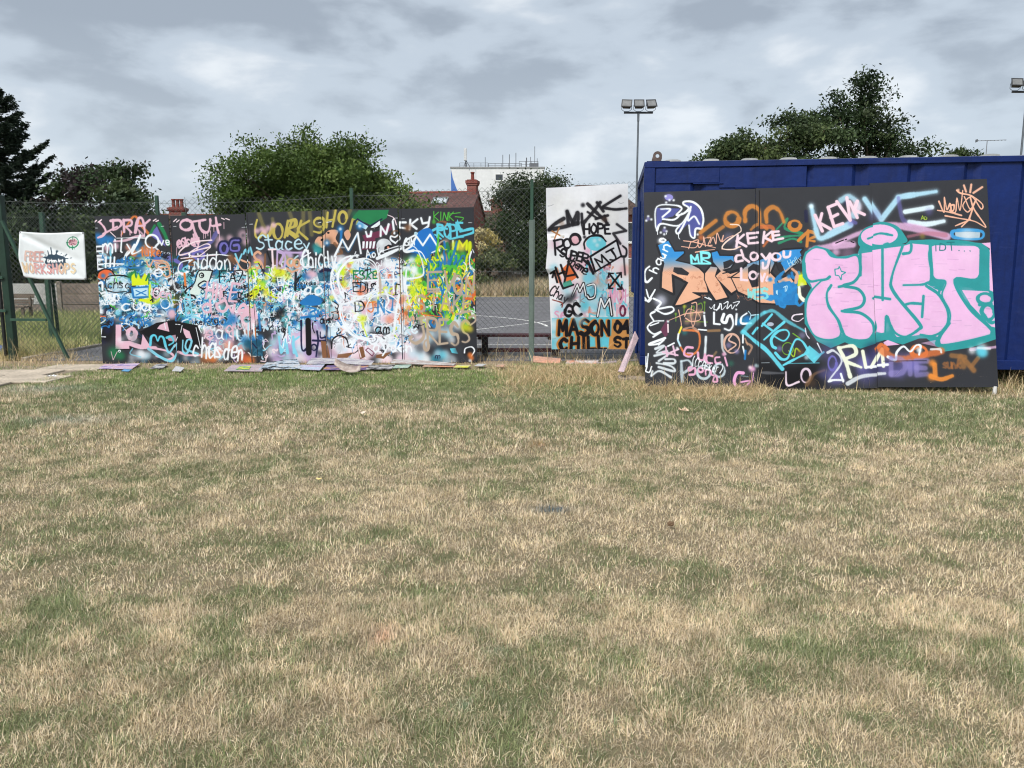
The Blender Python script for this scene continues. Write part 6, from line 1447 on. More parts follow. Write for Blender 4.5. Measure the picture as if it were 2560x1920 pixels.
# feet of the sheets
Rc.mist(230, 1320, 620, 1520, 18, ['pu', 'pu', '55528c', 'nv'], 35, 60, .55); Rc.mist(620, 1380, 960, 1500, 12, ['pu', '55528c'], 35, 55, .5)
Rc.s('260,1340 300,1330 350,1400 270,1520', 8, 'w', .6, .8); Rc.s('330,1310 375,1400 405,1500', 14, 'e4ead6', .5, halo=.2); Rc.s('330,1312 420,1300 440,1352 372,1392 475,1440', 13, 'e4ead6', .5, halo=.2); Rc.s('485,1335 505,1440', 13, 'e4ead6', .5); Rc.s('540,1440 600,1330 610,1440', 13, 'e4ead6', .5, sm=False); Rc.s('510,1440 640,1430', 10, 'w', .6); Rc.s('268,1528 300,1520 362,1522', 8, 'w', halo=.3); Rc.s('345,1480 360,1530', 8, 'w'); Rc.s('390,1545 480,1500 620,1488', 14, 'd8dfe6', .7, .9); Rc.e(290, 1410, 26, 45, 8, 'pu', soft=.6)
Rc.s('590,1330 700,1390 860,1372 1000,1340', 24, 'd2703c', .8, .85); Rc.e(850, 1345, 50, 34, 14, 'd2703c', soft=.6); Rc.s('640,1380 690,1400 700,1350 745,1312 790,1345 830,1305 860,1310 850,1365', 8, 'w', .5); Rc.b(850, 1335, 18, 'w', .9); Rc.s('930,1330 990,1330 1000,1350', 8, 'w', .6, .8); Rc.s('570,1320 600,1300 640,1330', 12, 'd2703c', .7)
Rc.t('DIE', 670, 1400, 250, 95, 20, '8f86c4', soft=.9, op=.6); Rc.s('610,1408 900,1404', 3, 'k', .6, .6)
Rc.b(940, 1420, 24, 'e08a3a', .95); Rc.s('955,1430 960,1500', 18, 'e08a3a', .7, .9); Rc.s('930,1505 1000,1525 1075,1502', 16, 'e08a3a', .7, .95); Rc.b(935, 1510, 26, 'e08a3a', .8); Rc.t('sunk', 1010, 1400, 120, 50, 9, 'a4683a', soft=.9, op=.6); Rc.s('1070,1370 1160,1380', 18, '94683e', .9, .8); Rc.s('1130,1380 1150,1440', 22, '94683e', .9, .8); Rc.s('1160,1400 1220,1465', 20, '94683e', .9, .9); Rc.s('1250,1385 1205,1440', 15, '94683e', .8, .8)
Rc.mist(1190, 1320, 1310, 1360, 6, ['b6e2e8', 'tq', 'w'], 22, 34, .7); Rc.s('1250,1320 1330,1325', 9, 'w', .8, .6)
Rc.view(*VC); Rc.s('848,300 866,1590', 4, 'k', op=.9)

# ------------------------------------------------ white sheet
Wc = Canvas(440, 856, [(1360, 452), (1580, 452), (1580, 880), (1360, 880)], 'e6e9ef')
Wc.view(1160, 420, 3.19)
Wc.mist(680, 250, 1300, 520, 14, ['dfe0dc', 'd6d8dc', 'e9ecf0'], 60, 110, .5)
Wc.mist(690, 560, 1300, 780, 22, ['e2c8d6', 'w', 'd8b6ca'], 35, 60, .6); Wc.mist(700, 760, 1300, 1180, 60, ['w', 'lp', 'cy', 'pk', 'lc', 'w', 'sa'], 25, 55, .65)
Wc.scrib(900, 760, 1290, 1180, 60, ['tq', 'pk', 'w', 'ma', 'lc', 'pk', 'tq', 'sa'], 6, 12, 90, vert=1.2, op=.8); Wc.mist(950, 860, 1140, 1190, 18, ['tq', 'cy'], 28, 48, .7); Wc.mist(690, 900, 780, 1180, 8, ['pk', 'lp'], 25, 40, .6)
Wc.t('MOI', 1155, 960, 140, 110, 8, 'dba0c2'); Wc.t('R', 1215, 1080, 55, 95, 9, 'pk'); Wc.e(1265, 1140, 20, 40, 9, 'ma'); Wc.t('se', 720, 1110, 90, 90, 8, 'dba0c2')
Wc.f('700,1195 1330,1185 1330,1460 700,1460', 'tq', .95); Wc.mist(700, 1190, 760, 1450, 8, ['w', 'lc'], 25, 40, .6); Wc.f('1170,1205 1330,1200 1330,1450 1150,1450', 'd58a42', .9); Wc.s('1170,1200 1165,1330', 10, 'tq')
K = '131218'
for p, r_ in (('678,492 720,448 795,402', 17), ('678,492 780,472 905,440', 19), ('822,345 832,445', 17), ('822,345 868,440', 15), ('868,440 905,355 908,445', 17), ('938,365 942,432', 13), ('955,435 1020,360 1085,275', 15), ('985,285 1050,350 1145,440', 15), ('1110,305 1245,222', 13), ('1060,275 1110,345', 14), ('1105,315 1200,330 1295,322', 13), ('1050,405 1145,378', 13), ('1120,380 1135,445', 12), ('935,430 955,525', 9), ('985,350 1060,400', 10)): Wc.s(p, r_, K, .7, .95, halo=.25)
Wc.b(948, 295, 18, K, 1); Wc.b(1120, 410, 26, '5a3f30', .5); Wc.b(780, 440, 22, 'br', .4)
Wc.s('1218,448 1292,500 1190,522 1245,602', 12, K, .8, .85, sm=False, halo=.25); Wc.s('1265,620 1295,650 1290,700 1258,705', 10, K, .6, .9); Wc.s('1275,720 1285,850', 9, K, .8, .7)
Wc.s('702,502 792,552', 7, 'a26c3c'); Wc.s('758,478 722,560', 7, 'a26c3c')
Wc.t('HOPE', 955, 450, 215, 72, 11, K); Wc.b(960, 550, 13, K, 1); Wc.el(888, 572, 34, 38, 'dfb0bc')
Wc.s('720,575 728,692', 10, K); Wc.s('715,580 780,570 785,615 728,640', 10, K); Wc.s('740,640 790,690', 9, K); Wc.e(822, 602, 30, 36, 10, K); Wc.e(885, 570, 40, 42, 11, K)
Wc.t('SUPER', 775, 640, 230, 66, 10, K, rot=14, gap=.05); Wc.t('vheme', 850, 690, 190, 60, 8, K, rot=36, gap=.02); Wc.s('985,740 1030,840', 13, K, .6)
Wc.el(1052, 602, 80, 58, '6fcfe2'); Wc.b(1040, 580, 18, 'w', .6); Wc.b(1080, 570, 14, 'w', .6); Wc.b(1060, 615, 16, 'w', .6); Wc.s('962,645 958,592 1005,545 1085,540 1132,585', 9, K); Wc.b(985, 660, 24, 'dfa8c8', .8)
Wc.f('1008,708 1215,578 1252,700 1045,822', 'd8e0e8', .85); Wc.s('1005,706 1216,575 1255,702 1045,826', 9, K, sm=False, closed=True); Wc.t('MJ', 1040, 722, 180, 85, 9, K, rot=-30)
Wc.f('770,812 832,755 898,872 850,905 820,915', 'e0713e'); Wc.f('700,830 745,790 780,900 750,920', 'e0713e', .6)
for p in ('690,840 720,820 705,870', '728,792 770,915', '770,772 805,870', '745,850 800,825', '800,910 832,750 905,872', '815,862 880,850', '770,915 790,960 870,930', '720,830 742,910'): Wc.s(p, 10, K, sm=False)
Wc.f('785,915 850,890 865,930 795,950', '2a9078', .8)
for c_, r_ in ((K, 14), ('eef2f6', 6)):
    Wc.s('862,1020 902,930 922,985 952,920 972,1020', r_, c_, sm=False); Wc.s('985,935 1042,930 1042,1020 1000,1040 985,1020', r_, c_)
Wc.s('1155,838 1255,962', 9, K); Wc.s('1252,835 1155,958', 9, K)
for p in ('1150,870 1155,838 1190,840', '1218,838 1252,835 1255,870', '1152,925 1155,960 1185,958', '1225,965 1258,965 1258,930'): Wc.s(p, 7, K, sm=False)
Wc.t('Chay', 712, 940, 150, 75, 6, K, rot=28); Wc.mist(800, 1010, 880, 1060, 5, ['3a3f48', K], 22, 34, .6); Wc.t('ok', 870, 1020, 90, 60, 5, 'gy'); Wc.s('705,1050 780,1075 780,1110', 6, '8a4a44')
Wc.t('GC', 803, 1095, 130, 90, 14, K)
for c_, r_ in ((K, 15), ('eef2f6', 7)): Wc.s('1065,1182 1092,1040 1120,1112 1160,1042 1178,1172', r_, c_, sm=False)
for c_, r_, d_ in (('d58a42', 25, -8), (K, 17, 0)):
    prng = np.random.default_rng(5); Wc.t('MASON', 755 + d_, 1220, 410, 112, r_, c_, jit=.03, gap=.3); Wc.t('CHILL', 765 + d_, 1345, 375, 100, r_, c_, jit=.03, gap=.3)
Wc.t('O4', 1205, 1225, 115, 85, 17, K); Wc.t('ST', 1200, 1355, 120, 75, 15, K); Wc.mist(860, 1180, 960, 1240, 4, ['gy', 'lc'], 25, 35, .5)
for p in ('668,302 690,300 712,290', '1230,275 1250,282 1272,275', '705,1362 730,1360'): Wc.s(p, 2, 'gy', sm=True)

# ------------------------------------------------ banner
Bc = Canvas(760, 540, [(90, 95), (2020, 120), (2095, 1530), (215, 1490)], 'dfe6ea')
Bc.rk = .9
SP = '2f4456'
Bc.f('850,855 900,820 960,820 1000,770 1060,760 1110,760 1160,780 1215,750 1300,790 1400,820 1450,850 1490,890 1490,1000 1510,1030 1440,1100 1400,1180 1300,1220 1240,1180 1190,1180 1040,1200 1020,1120 900,1020 930,900', SP, sm=True)
for p, r_ in (('970,650 990,720 1000,780', 14), ('1052,560 1060,600', 18), ('1060,610 1085,700 1090,760', 16), ('1235,670 1225,700 1218,760', 20), ('900,770 930,790', 12), ('1520,775 1480,820', 16), ('1440,800 1445,840', 10), ('1480,895 1560,898', 14), ('1620,890 1665,884', 12), ('1350,760 1370,740', 10)): Bc.s(p, r_, SP)
Bc.b(1238, 672, 34, SP, 1)
def poster(txt, x, y, w, h, cs):
    for d_, r_, cc in ((26, 30, '8a929c'), (0, 34, 'f0ece6'), (0, 27, cs), (0, 6, 'f2e4da')):
        global prng
        prng = np.random.default_rng(9); Bc.t(txt, x + d_ * .8, y + d_, w, h, r_, cc, jit=.0, gap=.42, soft=.15, op=.75 if d_ else 1)
poster('FREE', 345, 690, 500, 280, ['c49a90', 'c08880', 'bc7c78', 'bc7474'])
poster('WORKSHOPS', 250, 1055, 1510, 265, ['d0b080', 'c89a7c', 'bc7074', 'b8606a', 'b8606a', 'bc7074', 'c69474', 'd0aa7c', 'd4be8c'])
Bc.t('Urban Art', 975, 905, 450, 92, 15, 'f4f6f8', jit=0)
Bc.el(1685, 425, 150, 150, 'f0f4f2'); Bc.e(1685, 420, 165, 160, 17, '2f8f6a'); Bc.b(1685, 560, 50, '2f8f6a', .4)
for p in ('1685,245 1685,345', '1685,510 1685,640', '1500,420 1570,420', '1800,420 1870,420'): Bc.s(p, 13, '2a7a5c')
Bc.f('1565,350 1800,345 1815,430 1790,515 1580,510 1560,430', 'b08a94')
for yy in (375, 425, 478): Bc.scrib(1580, yy, 1790, yy + 5, 12, ['8f4a5c', 'd8aab4', '7a5260'], 8, 14, 40)
for p in ('1590,560 1592,600', '1735,580 1736,630', '1780,540 1782,575'): Bc.s(p, 8, '2f8f6a')
CANV = {'L': Lc.a, 'R': Rc.a, 'W': Wc.a, 'B': Bc.a}

# ================================================================== PAINTED BOARDS
def canvas_image(name, arr):
    """arr (h, w, 3) display colours, row 0 at the top"""
    h, w = arr.shape[:2]
    im = bpy.data.images.new(name, w, h, alpha=False)
    px = np.ones((h, w, 4), np.float32); px[..., :3] = np.clip(arr[::-1], 0, 1)
    im.pixels.foreach_set(px.ravel()); im.update(); im.pack()
    return im
def canvas_mat(name, arr, rough=.55, spec=.3, gain=1.0, bump=.05):
    m = bpy.data.materials.new(name); m.use_nodes = True
    t = m.node_tree; b = t.nodes['Principled BSDF']
    b.inputs['Roughness'].default_value = rough; b.inputs['Specular IOR Level'].default_value = spec
    it = t.nodes.new('ShaderNodeTexImage'); it.image = canvas_image(name, arr); it.extension = 'EXTEND'; it.interpolation = 'Cubic'
    uv = t.nodes.new('ShaderNodeUVMap'); uv.uv_map = 'paint'; t.links.new(uv.outputs[0], it.inputs[0])
    tcn = t.nodes.new('ShaderNodeTexCoord'); n = t.nodes.new('ShaderNodeTexNoise'); n.inputs['Scale'].default_value = 3.0; n.inputs['Detail'].default_value = 9
    n.inputs['Roughness'].default_value = .7
    t.links.new(tcn.outputs['Object'], n.inputs['Vector'])
    mr = t.nodes.new('ShaderNodeMapRange'); mr.inputs['From Min'].default_value = .3; mr.inputs['From Max'].default_value = .7
    mr.inputs['To Min'].default_value = .88 * gain; mr.inputs['To Max'].default_value = 1.06 * gain
    t.links.new(n.outputs['Fac'], mr.inputs['Value'])
    mx = t.nodes.new('ShaderNodeVectorMath'); mx.operation = 'SCALE'
    t.links.new(it.outputs[0], mx.inputs[0]); t.links.new(mr.outputs[0], mx.inputs['Scale']); t.links.new(mx.outputs[0], b.inputs['Base Color'])
    if bump:
        bp = t.nodes.new('ShaderNodeBump'); bp.inputs['Strength'].default_value = bump; bp.inputs['Distance'].default_value = .02
        t.links.new(n.outputs['Fac'], bp.inputs['Height']); t.links.new(bp.outputs[0], b.inputs['Normal'])
    return m
edge_m = mat('board_edge', (0.05, 0.05, 0.055), .8, .2)
edge_w = mat('board_edge_white', (0.5, 0.5, 0.48), .8, .2)
def board(name, label, TL, TR, BR, BL, uvrect, m, em, thick=.012, group=None, bow=.0, cat='board', nx=6, ny=8, outline=None, pieces=()):
    """a sheet spanned by its four corners, face towards the camera, real thickness; uvrect (u0, v0, u1, v1) on the painting"""
    TL, TR, BR, BL = [Vector(p) for p in (TL, TR, BR, BL)]
    nrm = (TR - TL).cross(BL - TL).normalized()
    if nrm.y > 0: nrm = -nrm
    base = (BL + BR) / 2
    t = thing(name, label, cat, base, group=group)
    vs, uvs = [], []
    for j in range(ny + 1):
        for i in range(nx + 1):
            s, q = i / nx, j / ny
            p = TL.lerp(TR, s).lerp(BL.lerp(BR, s), q) + nrm * bow * (4 * s * (1 - s)) * math.sin(math.pi * q)
            vs.append(p); uvs.append((uvrect[0] + (uvrect[2] - uvrect[0]) * s, 1 - (uvrect[1] + (uvrect[3] - uvrect[1]) * q)))
    n = len(vs); w = nx + 1
    mb = MB(); fs = [(j * w + i, (j + 1) * w + i, (j + 1) * w + i + 1, j * w + i + 1) for j in range(ny) for i in range(nx)]
    mb.add(vs, fs)
    o = mb.build('painted_face', m, t, world=True)
    l = o.data.uv_layers.new(name='paint')
    for lp in o.data.loops: l.data[lp.index].uv = uvs[lp.vertex_index]
    # back and edges
    bk = MB(); back = [v - nrm * thick for v in vs]; front = [v - nrm * .0004 for v in vs]
    ring = [i for i in range(w)] + [j * w + nx for j in range(1, ny + 1)] + [ny * w + i for i in range(nx - 1, -1, -1)] + [j * w for j in range(ny - 1, 0, -1)]
    k = len(ring)
    bk.add(back, [(f[3], f[2], f[1], f[0]) for f in fs])
    bk.add([front[i] for i in ring] + [back[i] for i in ring], [(i, (i + 1) % k, k + (i + 1) % k, k + i) for i in range(k)])
    bk.build('sheet', em, t, world=True)
    return t, nrm

# left run: five tall sheets side by side
LB = [at(258, 909, 12.25), at(1192, 906, 12.33)]
def lp_(u, v):
    """point on the left run: u along 0..1, v down 0..1"""
    tl, tr, br, bl = at(236, 541, 12.52), at(1184, 519, 12.56), at(1193, 906, 12.33), at(258, 909, 12.27)
    return tl.lerp(tr, u).lerp(bl.lerp(br, u), v)
mL = canvas_mat('left_run_paint', CANV['L'], .55, .2, gain=.92)
ltxt = ['leftmost tall black sheet with pink tag and yellow crown', 'black sheet with pink lettering at the top, second from the left',
        'middle sheet of the left run with gold lettering at its top', 'sheet with green patch at its top and big white circles', 'rightmost sheet of the left run, greens, yellows and beige lettering']
SE = [0, .195, .397, .598, .800, 1.0]
for i in range(5):
    u0, u1 = SE[i] + (.0012 if i else 0), SE[i + 1] - (.0012 if i < 4 else 0)
    dz = (.0, -.018, .006, .02, .008)[i]; dy = (0.05, .0, .012, .0, .015)[i]
    A = [lp_(u0, 0), lp_(u1, 0), lp_(u1, 1), lp_(u0, 1)]
    A = [p + Vector((0, dy, 0)) for p in A]; A[0].z += dz; A[1].z += dz
    if i == 0: A[0] += Vector((0, -.05, 0)); A[3] += Vector((0, -.06, 0)); A[1].x -= .018; A[2].x += .012
    if i == 1: A[0].x += .02
    board('painted_board', ltxt[i], *A, (u0, 0, u1, 1), mL, edge_m, group='painted boards of the left run', bow=.008)

# right run: three wide sheets leaning on the container
MC = Matrix.Translation(ct.location) @ ct.rotation_euler.to_matrix().to_4x4()
def on_container(px, py, gap):
    """where the sight line meets a plane just in front of the container's long side"""
    o = MC @ Vector((0, -gap, 0)); n_ = MC.to_3x3() @ Vector((0, -1, 0)); r = ray(px, py)
    return CAM + r * ((o - CAM).dot(n_) / r.dot(n_))
mR = canvas_mat('right_run_paint', CANV['R'], .55, .2, gain=.92)
rb = [('sheet with orange and blue piece, left end of the right run', (1610, 481), (1888, 472), (1893, 976), (1613, 970), .0, .326, .03, .58),
      ('narrow middle sheet of the right run with the first pink bubble letters', (1889, 471), (2178, 463), (2199, 970), (1894, 977), .326, .667, .035, .59),
      ('rightmost sheet of the right run with pink bubble letters outlined in teal', (2174, 458), (2467, 447), (2496, 968), (2195, 968), .658, 1.0, .02, .61)]
for (lab, a, b, c, dd, u0, u1, g0, g1) in rb:
    board('painted_board', lab, on_container(*a, g0), on_container(*b, g0), on_container(*c, g1), on_container(*dd, g1), (u0, 0, u1, 1), mR, edge_m, group='painted boards of the right run', bow=.012, thick=.012)
q = on_container(2487, 972, .60)
MBp = MB().tube([(q.x, q.y, -.02), (q.x, q.y, .1)], .022, 8)
tag(MBp.build('white_peg', mat('white_plastic', (0.7, 0.7, 0.7), .5), None), 'short white peg under the bottom right corner of the boards', 'peg')

# white sheet hung on the fence: torn left edge
WY = FY - .09
mW = canvas_mat('white_sheet_paint', CANV['W'], .5, .3, gain=.95, bump=.03)
tl, tr, br, bl = (1365, 470), (1570, 459), (1573, 873), (1379, 873)
def wp_(px, py): return at(px, py, WY)
outl = [(1365, 470), (1366, 540), (1368, 590), (1369, 620), (1366, 645), (1364, 672), (1371, 675), (1374, 740), (1379, 873)]
t = thing('white_board', 'white sheet with black lettering hung on the fence gap', 'board', (wp_(1470, 873).x, WY, wp_(1470, 873).z))
NR, NCx = 28, 8
vs, uvs = [], []
for j in range(NR + 1):
    py0 = 470 + (873 - 470) * j / NR
    lx = float(np.interp(py0, [p[1] for p in outl], [p[0] for p in outl]))
    rx2 = 1570 + 3 * j / NR
    for i in range(NCx + 1):
        s = i / NCx; px = lx + (rx2 - lx) * s; py = py0 + (459 - 470) * s * (1 - j / NR) + 3 * math.sin(s * 3.1) * (j / NR) * 0
        p = wp_(px, py); p.y += .02 * math.sin(s * 5 + j * .2) * (1 - s * .5)
        if s < .3 and 590 < py0 < 680: p.y -= .05 * (1 - s / .3)
        vs.append(p); uvs.append(((px - 1360) / 220, 1 - (py - 452) / 428))
mb = MB(); w = NCx + 1
fsW = [(j * w + i, (j + 1) * w + i, (j + 1) * w + i + 1, j * w + i + 1) for j in range(NR) for i in range(NCx)]
mb.add(vs, fsW); o = mb.build('painted_face', mW, t, world=True)
l = o.data.uv_layers.new(name='paint')
for lp in o.data.loops: l.data[lp.index].uv = uvs[lp.vertex_index]
bk = MB(); ring = [i for i in range(w)] + [j * w + NCx for j in range(1, NR + 1)] + [NR * w + i for i in range(NCx - 1, -1, -1)] + [j * w for j in range(NR - 1, 0, -1)]
bv = [v + Vector((0, .006, 0)) for v in vs]; k = len(ring)
bk.add(bv, [f[::-1] for f in fsW]); bk.add([vs[i] + Vector((0, .0004, 0)) for i in ring] + [bv[i] for i in ring], [(i, (i + 1) % k, k + (i + 1) % k, k + i) for i in range(k)])
bk.build('sheet', edge_w, t, world=True)

# ================================================================== BANNER
mB = canvas_mat('banner_print', CANV['B'], .6, .25, bump=0)
t = thing('banner', 'white cloth banner for free urban art workshops tied to the fence', 'banner', (at(130, 700, 12.6).x, 12.6, at(130, 700, 12.6).z))
BYY = 12.60; nx, ny = 36, 26; vs, uvs = [], []
for j in range(ny + 1):
    q = j / ny
    lx = float(np.interp(q, [0, .1, .5, .62, 1], [48.5, 48, 46, 47, 60])); rx2 = 210 + 6.5 * q
    for i in range(nx + 1):
        s = i / nx
        ty = 578.5 + 3.2 * math.sin(math.pi * min(1, s * 1.2)) ** 1.0 + 2 * s; by = 693 + 4.5 * min(1, s * 4) + 2 * s
        px, py = lx + (rx2 - lx) * s, ty + (by - ty) * q
        dep = .035 * math.exp(-((s * .62 - q + .02) / .075) ** 2) * (1 - s) ** .6 + .02 * math.exp(-(((1 - s) * 1.1 - q) / .07) ** 2) * max(0, 1 - (1 - s) * 3)
        dep += .03 * math.sin(math.pi * s) * math.sin(math.pi * q) + .02 * math.exp(-((s - .06 - .03 * q) / .05) ** 2) * q + .012 * math.exp(-(((1 - s) * .9 - (1 - q)) / .05) ** 2) * max(0, 1 - (1 - s) * 3)
        p = at(px, py, BYY + dep); vs.append(p); uvs.append((s, 1 - q))
mb = MB(); w = nx + 1
fsB = [(j * w + i, (j + 1) * w + i, (j + 1) * w + i + 1, j * w + i + 1) for j in range(ny) for i in range(nx)]
mb.add(vs, fsB); o = mb.build('cloth', mB, t, world=True, smooth=True)
l = o.data.uv_layers.new(name='paint')
for lp in o.data.loops: l.data[lp.index].uv = uvs[lp.vertex_index]
sm = o.modifiers.new('thickness', 'SOLIDIFY'); sm.thickness = .0015; sm.offset = -1
for (px, py) in ((50, 581), (208, 583), (214, 697), (61, 692)):
    p = at(px, py, BYY - .012)
    MB().tube([(p.x + .012 * math.cos(a), p.y - .004, p.z + .012 * math.sin(a)) for a in np.linspace(0, 6.28, 9)], .004, 5).build('eyelet_tie', mat('tie_black', (0.02, 0.02, 0.02), .6), t, world=True)

# ================================================================== SCRAPS AND PLANKS
def flat_scrap(name, label, pts, z, m, thick=.006, lift=None, cat='board scrap', group=None):
    P = [gr(a, b, z) for a, b in pts]
    if lift: P = [p + Vector((0, 0, h)) for p, h in zip(P, lift)]
    c = sum(P, Vector()) / len(P); n = len(P)
    mb = MB(); P = [p - c for p in P]
    mb.add([p + Vector((0, 0, thick)) for p in P] + P, [tuple(range(n)), tuple(range(2 * n - 1, n - 1, -1))] + [(i, n + i, n + (i + 1) % n, (i + 1) % n) for i in range(n)])
    o = mb.build(name, m)
    bm = bmesh.new(); bm.from_mesh(o.data); bmesh.ops.recalc_face_normals(bm, faces=bm.faces); bm.to_mesh(o.data); bm.free()
    o.location = c
    return tag(o, label, cat, group)
def blot(name, a, b, scale=5.0, c=None):
    """overspray: two or three paint colours in soft blots"""
    a, b = [tuple(v * .78 for v in q_) for q_ in (a, b)]
    m = mat(name, a, .7, .2, var=.05, scale=scale, col2=b, fine=.25)
    r = [n for n in m.node_tree.nodes if n.type == 'VALTORGB'][0].color_ramp
    r.elements[0].position = .44; r.elements[1].position = .56
    if c: e = r.elements.new(.50); e.color = (*c, 1)
    return m
SG = 'painted scraps lying along the foot of the left boards'
W_p, PK, PU, BL_, CY_, OR_, YE, GRN, BK = (.56, .56, .58), (.62, .42, .52), (.35, .25, .5), (.08, .25, .5), (.35, .6, .7), (.7, .25, .1), (.75, .75, .08), (.1, .35, .2), (.03, .03, .035)
flat_scrap('hardboard_scrap', 'purple and pink sprayed sheet on the ground under the leftmost board', [(246, 922), (262, 911), (350, 909), (330, 923)], .03, blot('scrap_a', PK, PU, 4, (.5, .45, .6)), group=SG)
flat_scrap('hardboard_scrap', 'small white and grey scrap under the second board', [(374, 922), (392, 911), (420, 910), (408, 921)], .03, blot('scrap_b', W_p, (.12, .12, .15), 6), group=SG)
flat_scrap('hardboard_scrap', 'small bright blue scrap at the edge of the grass', [(303, 928), (312, 923), (332, 923), (322, 929)], .025, blot('scrap_c', (.15, .4, .7), BL_, 6), group=SG)
flat_scrap('paper_scrap', 'two-toned white paper scrap lying left of the pink sheet', [(430, 928), (440, 919), (462, 922), (452, 929)], .03, blot('scrap_d', W_p, (.6, .62, .66), 6), lift=(0, .02, .01, 0), cat='paper scrap', group=SG)
flat_scrap('hardboard_scrap', 'pale pink sheet with yellow-green mark in front of the boards', [(560, 928), (580, 913), (664, 912), (655, 929)], .035, blot('scrap_e', (.56, .44, .48), (.42, .38, .42), 6), group=SG)
flat_scrap('hardboard_scrap', 'yellow and green lettering piece on the pale pink sheet', [(590, 924), (600, 916), (628, 916), (622, 924)], .045, blot('scrap_f', YE, GRN, 9), thick=.003, group=SG)
flat_scrap('hardboard_scrap', 'white and black streaked sheet under the middle board', [(646, 924), (668, 908), (742, 903), (755, 922)], .04, blot('scrap_g', W_p, BK, 5, (.4, .5, .6)), lift=(0, .01, .04, 0), group=SG)
flat_scrap('hardboard_scrap', 'light blue and lilac sheet right of the streaked sheet', [(752, 924), (740, 913), (812, 912), (800, 926)], .04, blot('scrap_h', (.5, .6, .75), (.58, .5, .66), 3), group=SG)
flat_scrap('hardboard_strip', 'long white strip propped along the foot of the fourth board', [(766, 910), (778, 901), (866, 900), (936, 906), (928, 913), (850, 911)], .05, blot('scrap_i', (.56, .56, .58), (.36, .34, .42), 5), lift=(.0, .03, .035, .02, 0, .01), group=SG)
flat_scrap('hardboard_scrap', 'dark purple and orange sheet under the fourth board', [(808, 925), (818, 914), (928, 913), (918, 925)], .035, blot('scrap_j', (.14, .09, .22), (.55, .28, .16), 2.5, (.2, .16, .3)), group=SG)
flat_scrap('hardboard_scrap', 'white sheet with black marks beside the purple sheet', [(914, 924), (924, 913), (988, 912), (978, 923)], .04, blot('scrap_k', W_p, BK, 8), group=SG)
flat_scrap('hardboard_scrap', 'pale green sheet right of the white marked one', [(980, 921), (990, 913), (1030, 912), (1020, 920)], .035, blot('scrap_l', (.5, .62, .55), (.3, .45, .4), 5), group=SG)
flat_scrap('hardboard_strip', 'thin white strip along the foot of the rightmost left board', [(978, 908), (984, 902), (1060, 905), (1140, 909), (1134, 914), (1050, 911)], .05, blot('scrap_m', (.56, .56, .57), (.45, .36, .34), 5), lift=(.0, .02, .02, .0, 0, 0), group=SG)
flat_scrap('hardboard_scrap', 'flat orange strip below the rightmost left board', [(1056, 917), (1066, 911), (1142, 912), (1136, 918)], .035, blot('scrap_n', (.68, .32, .2), (.6, .42, .34), 4), group=SG)
flat_scrap('hardboard_scrap', 'narrow yellow scrap beside the orange strip', [(1134, 919), (1142, 914), (1178, 914), (1170, 919)], .035, blot('scrap_o', YE, (.7, .68, .4), 5), group=SG)
flat_scrap('paper_scrap', 'small white scrap right of the left boards', [(1186, 915), (1196, 910), (1216, 911), (1206, 916)], .04, blot('scrap_p', W_p, (.6, .6, .6), 6), cat='paper scrap', group=SG)
flat_scrap('hardboard_scrap', 'faded orange scrap in the hay left of the fence post', [(1238, 917), (1246, 910), (1264, 911), (1258, 918)], .06, blot('scrap_q', (.65, .36, .26), (.5, .4, .3), 6), group=SG)
# curled card in front of the left boards
N = 10; c = gr(870, 938); mb = MB()
ptsU = []
for i in range(N + 1):
    s = i / N; x = -.18 + .36 * s; hw = .10 * math.sin(math.pi * min(.98, s * .9 + .08)) ** .7
    z = .115 - .10 * s + .05 * (2 * s - 1) ** 2
    ptsU.append(((x, hw, z + .045), (x, 0, z + .005), (x, -hw, z - .03)))
vs = [p for r_ in ptsU for p in r_]
mb.add(vs, [(3 * i + k, 3 * i + k + 1, 3 * i + k + 4, 3 * i + k + 3) for i in range(N) for k in range(2)])
o = mb.build('card_scrap', blot('scrap_card', (.58, .5, .45), (.42, .33, .3), 12), smooth=True); o.location = (c.x, c.y, .03)
sm = o.modifiers.new('thickness', 'SOLIDIFY'); sm.thickness = .006
tag(o, 'curled leaf-shaped cardboard scrap on the grass in front of the boards', 'card scrap')
for (px, py, s, lab, col) in ((131, 951, .07, 'crumpled white paper beside the paved path', (.78, .8, .82)), (907, 1045, .045, 'tiny pale wrapper in the middle of the lawn', (.7, .6, .5)),
                              (1709, 1037, .055, 'small pale wood chip on the grass before the right boards', (.66, .5, .36)), (798, 1214, .022, 'tiny yellow petal on the dry lawn', (.8, .65, .3))):
    p = gr(px, py); mb = MB()
    n = 5
    vs = [(s * (i / n - .5) * 1.6 + random.uniform(-.1, .1) * s, s * (j / n - .5) + random.uniform(-.1, .1) * s, .045 + random.uniform(0, .7) * s * (.4 + .6 * math.sin(i * 1.7 + j * 2.3) ** 2)) for j in range(n + 1) for i in range(n + 1)]
    mb.add(vs, [(j * (n + 1) + i, j * (n + 1) + i + 1, (j + 1) * (n + 1) + i + 1, (j + 1) * (n + 1) + i) for j in range(n) for i in range(n)])
    o = mb.build('litter', mat('litter_%d' % px, col, .8, .2, var=.06)); o.location = (p.x, p.y, 0)
    tag(o, lab, 'litter')
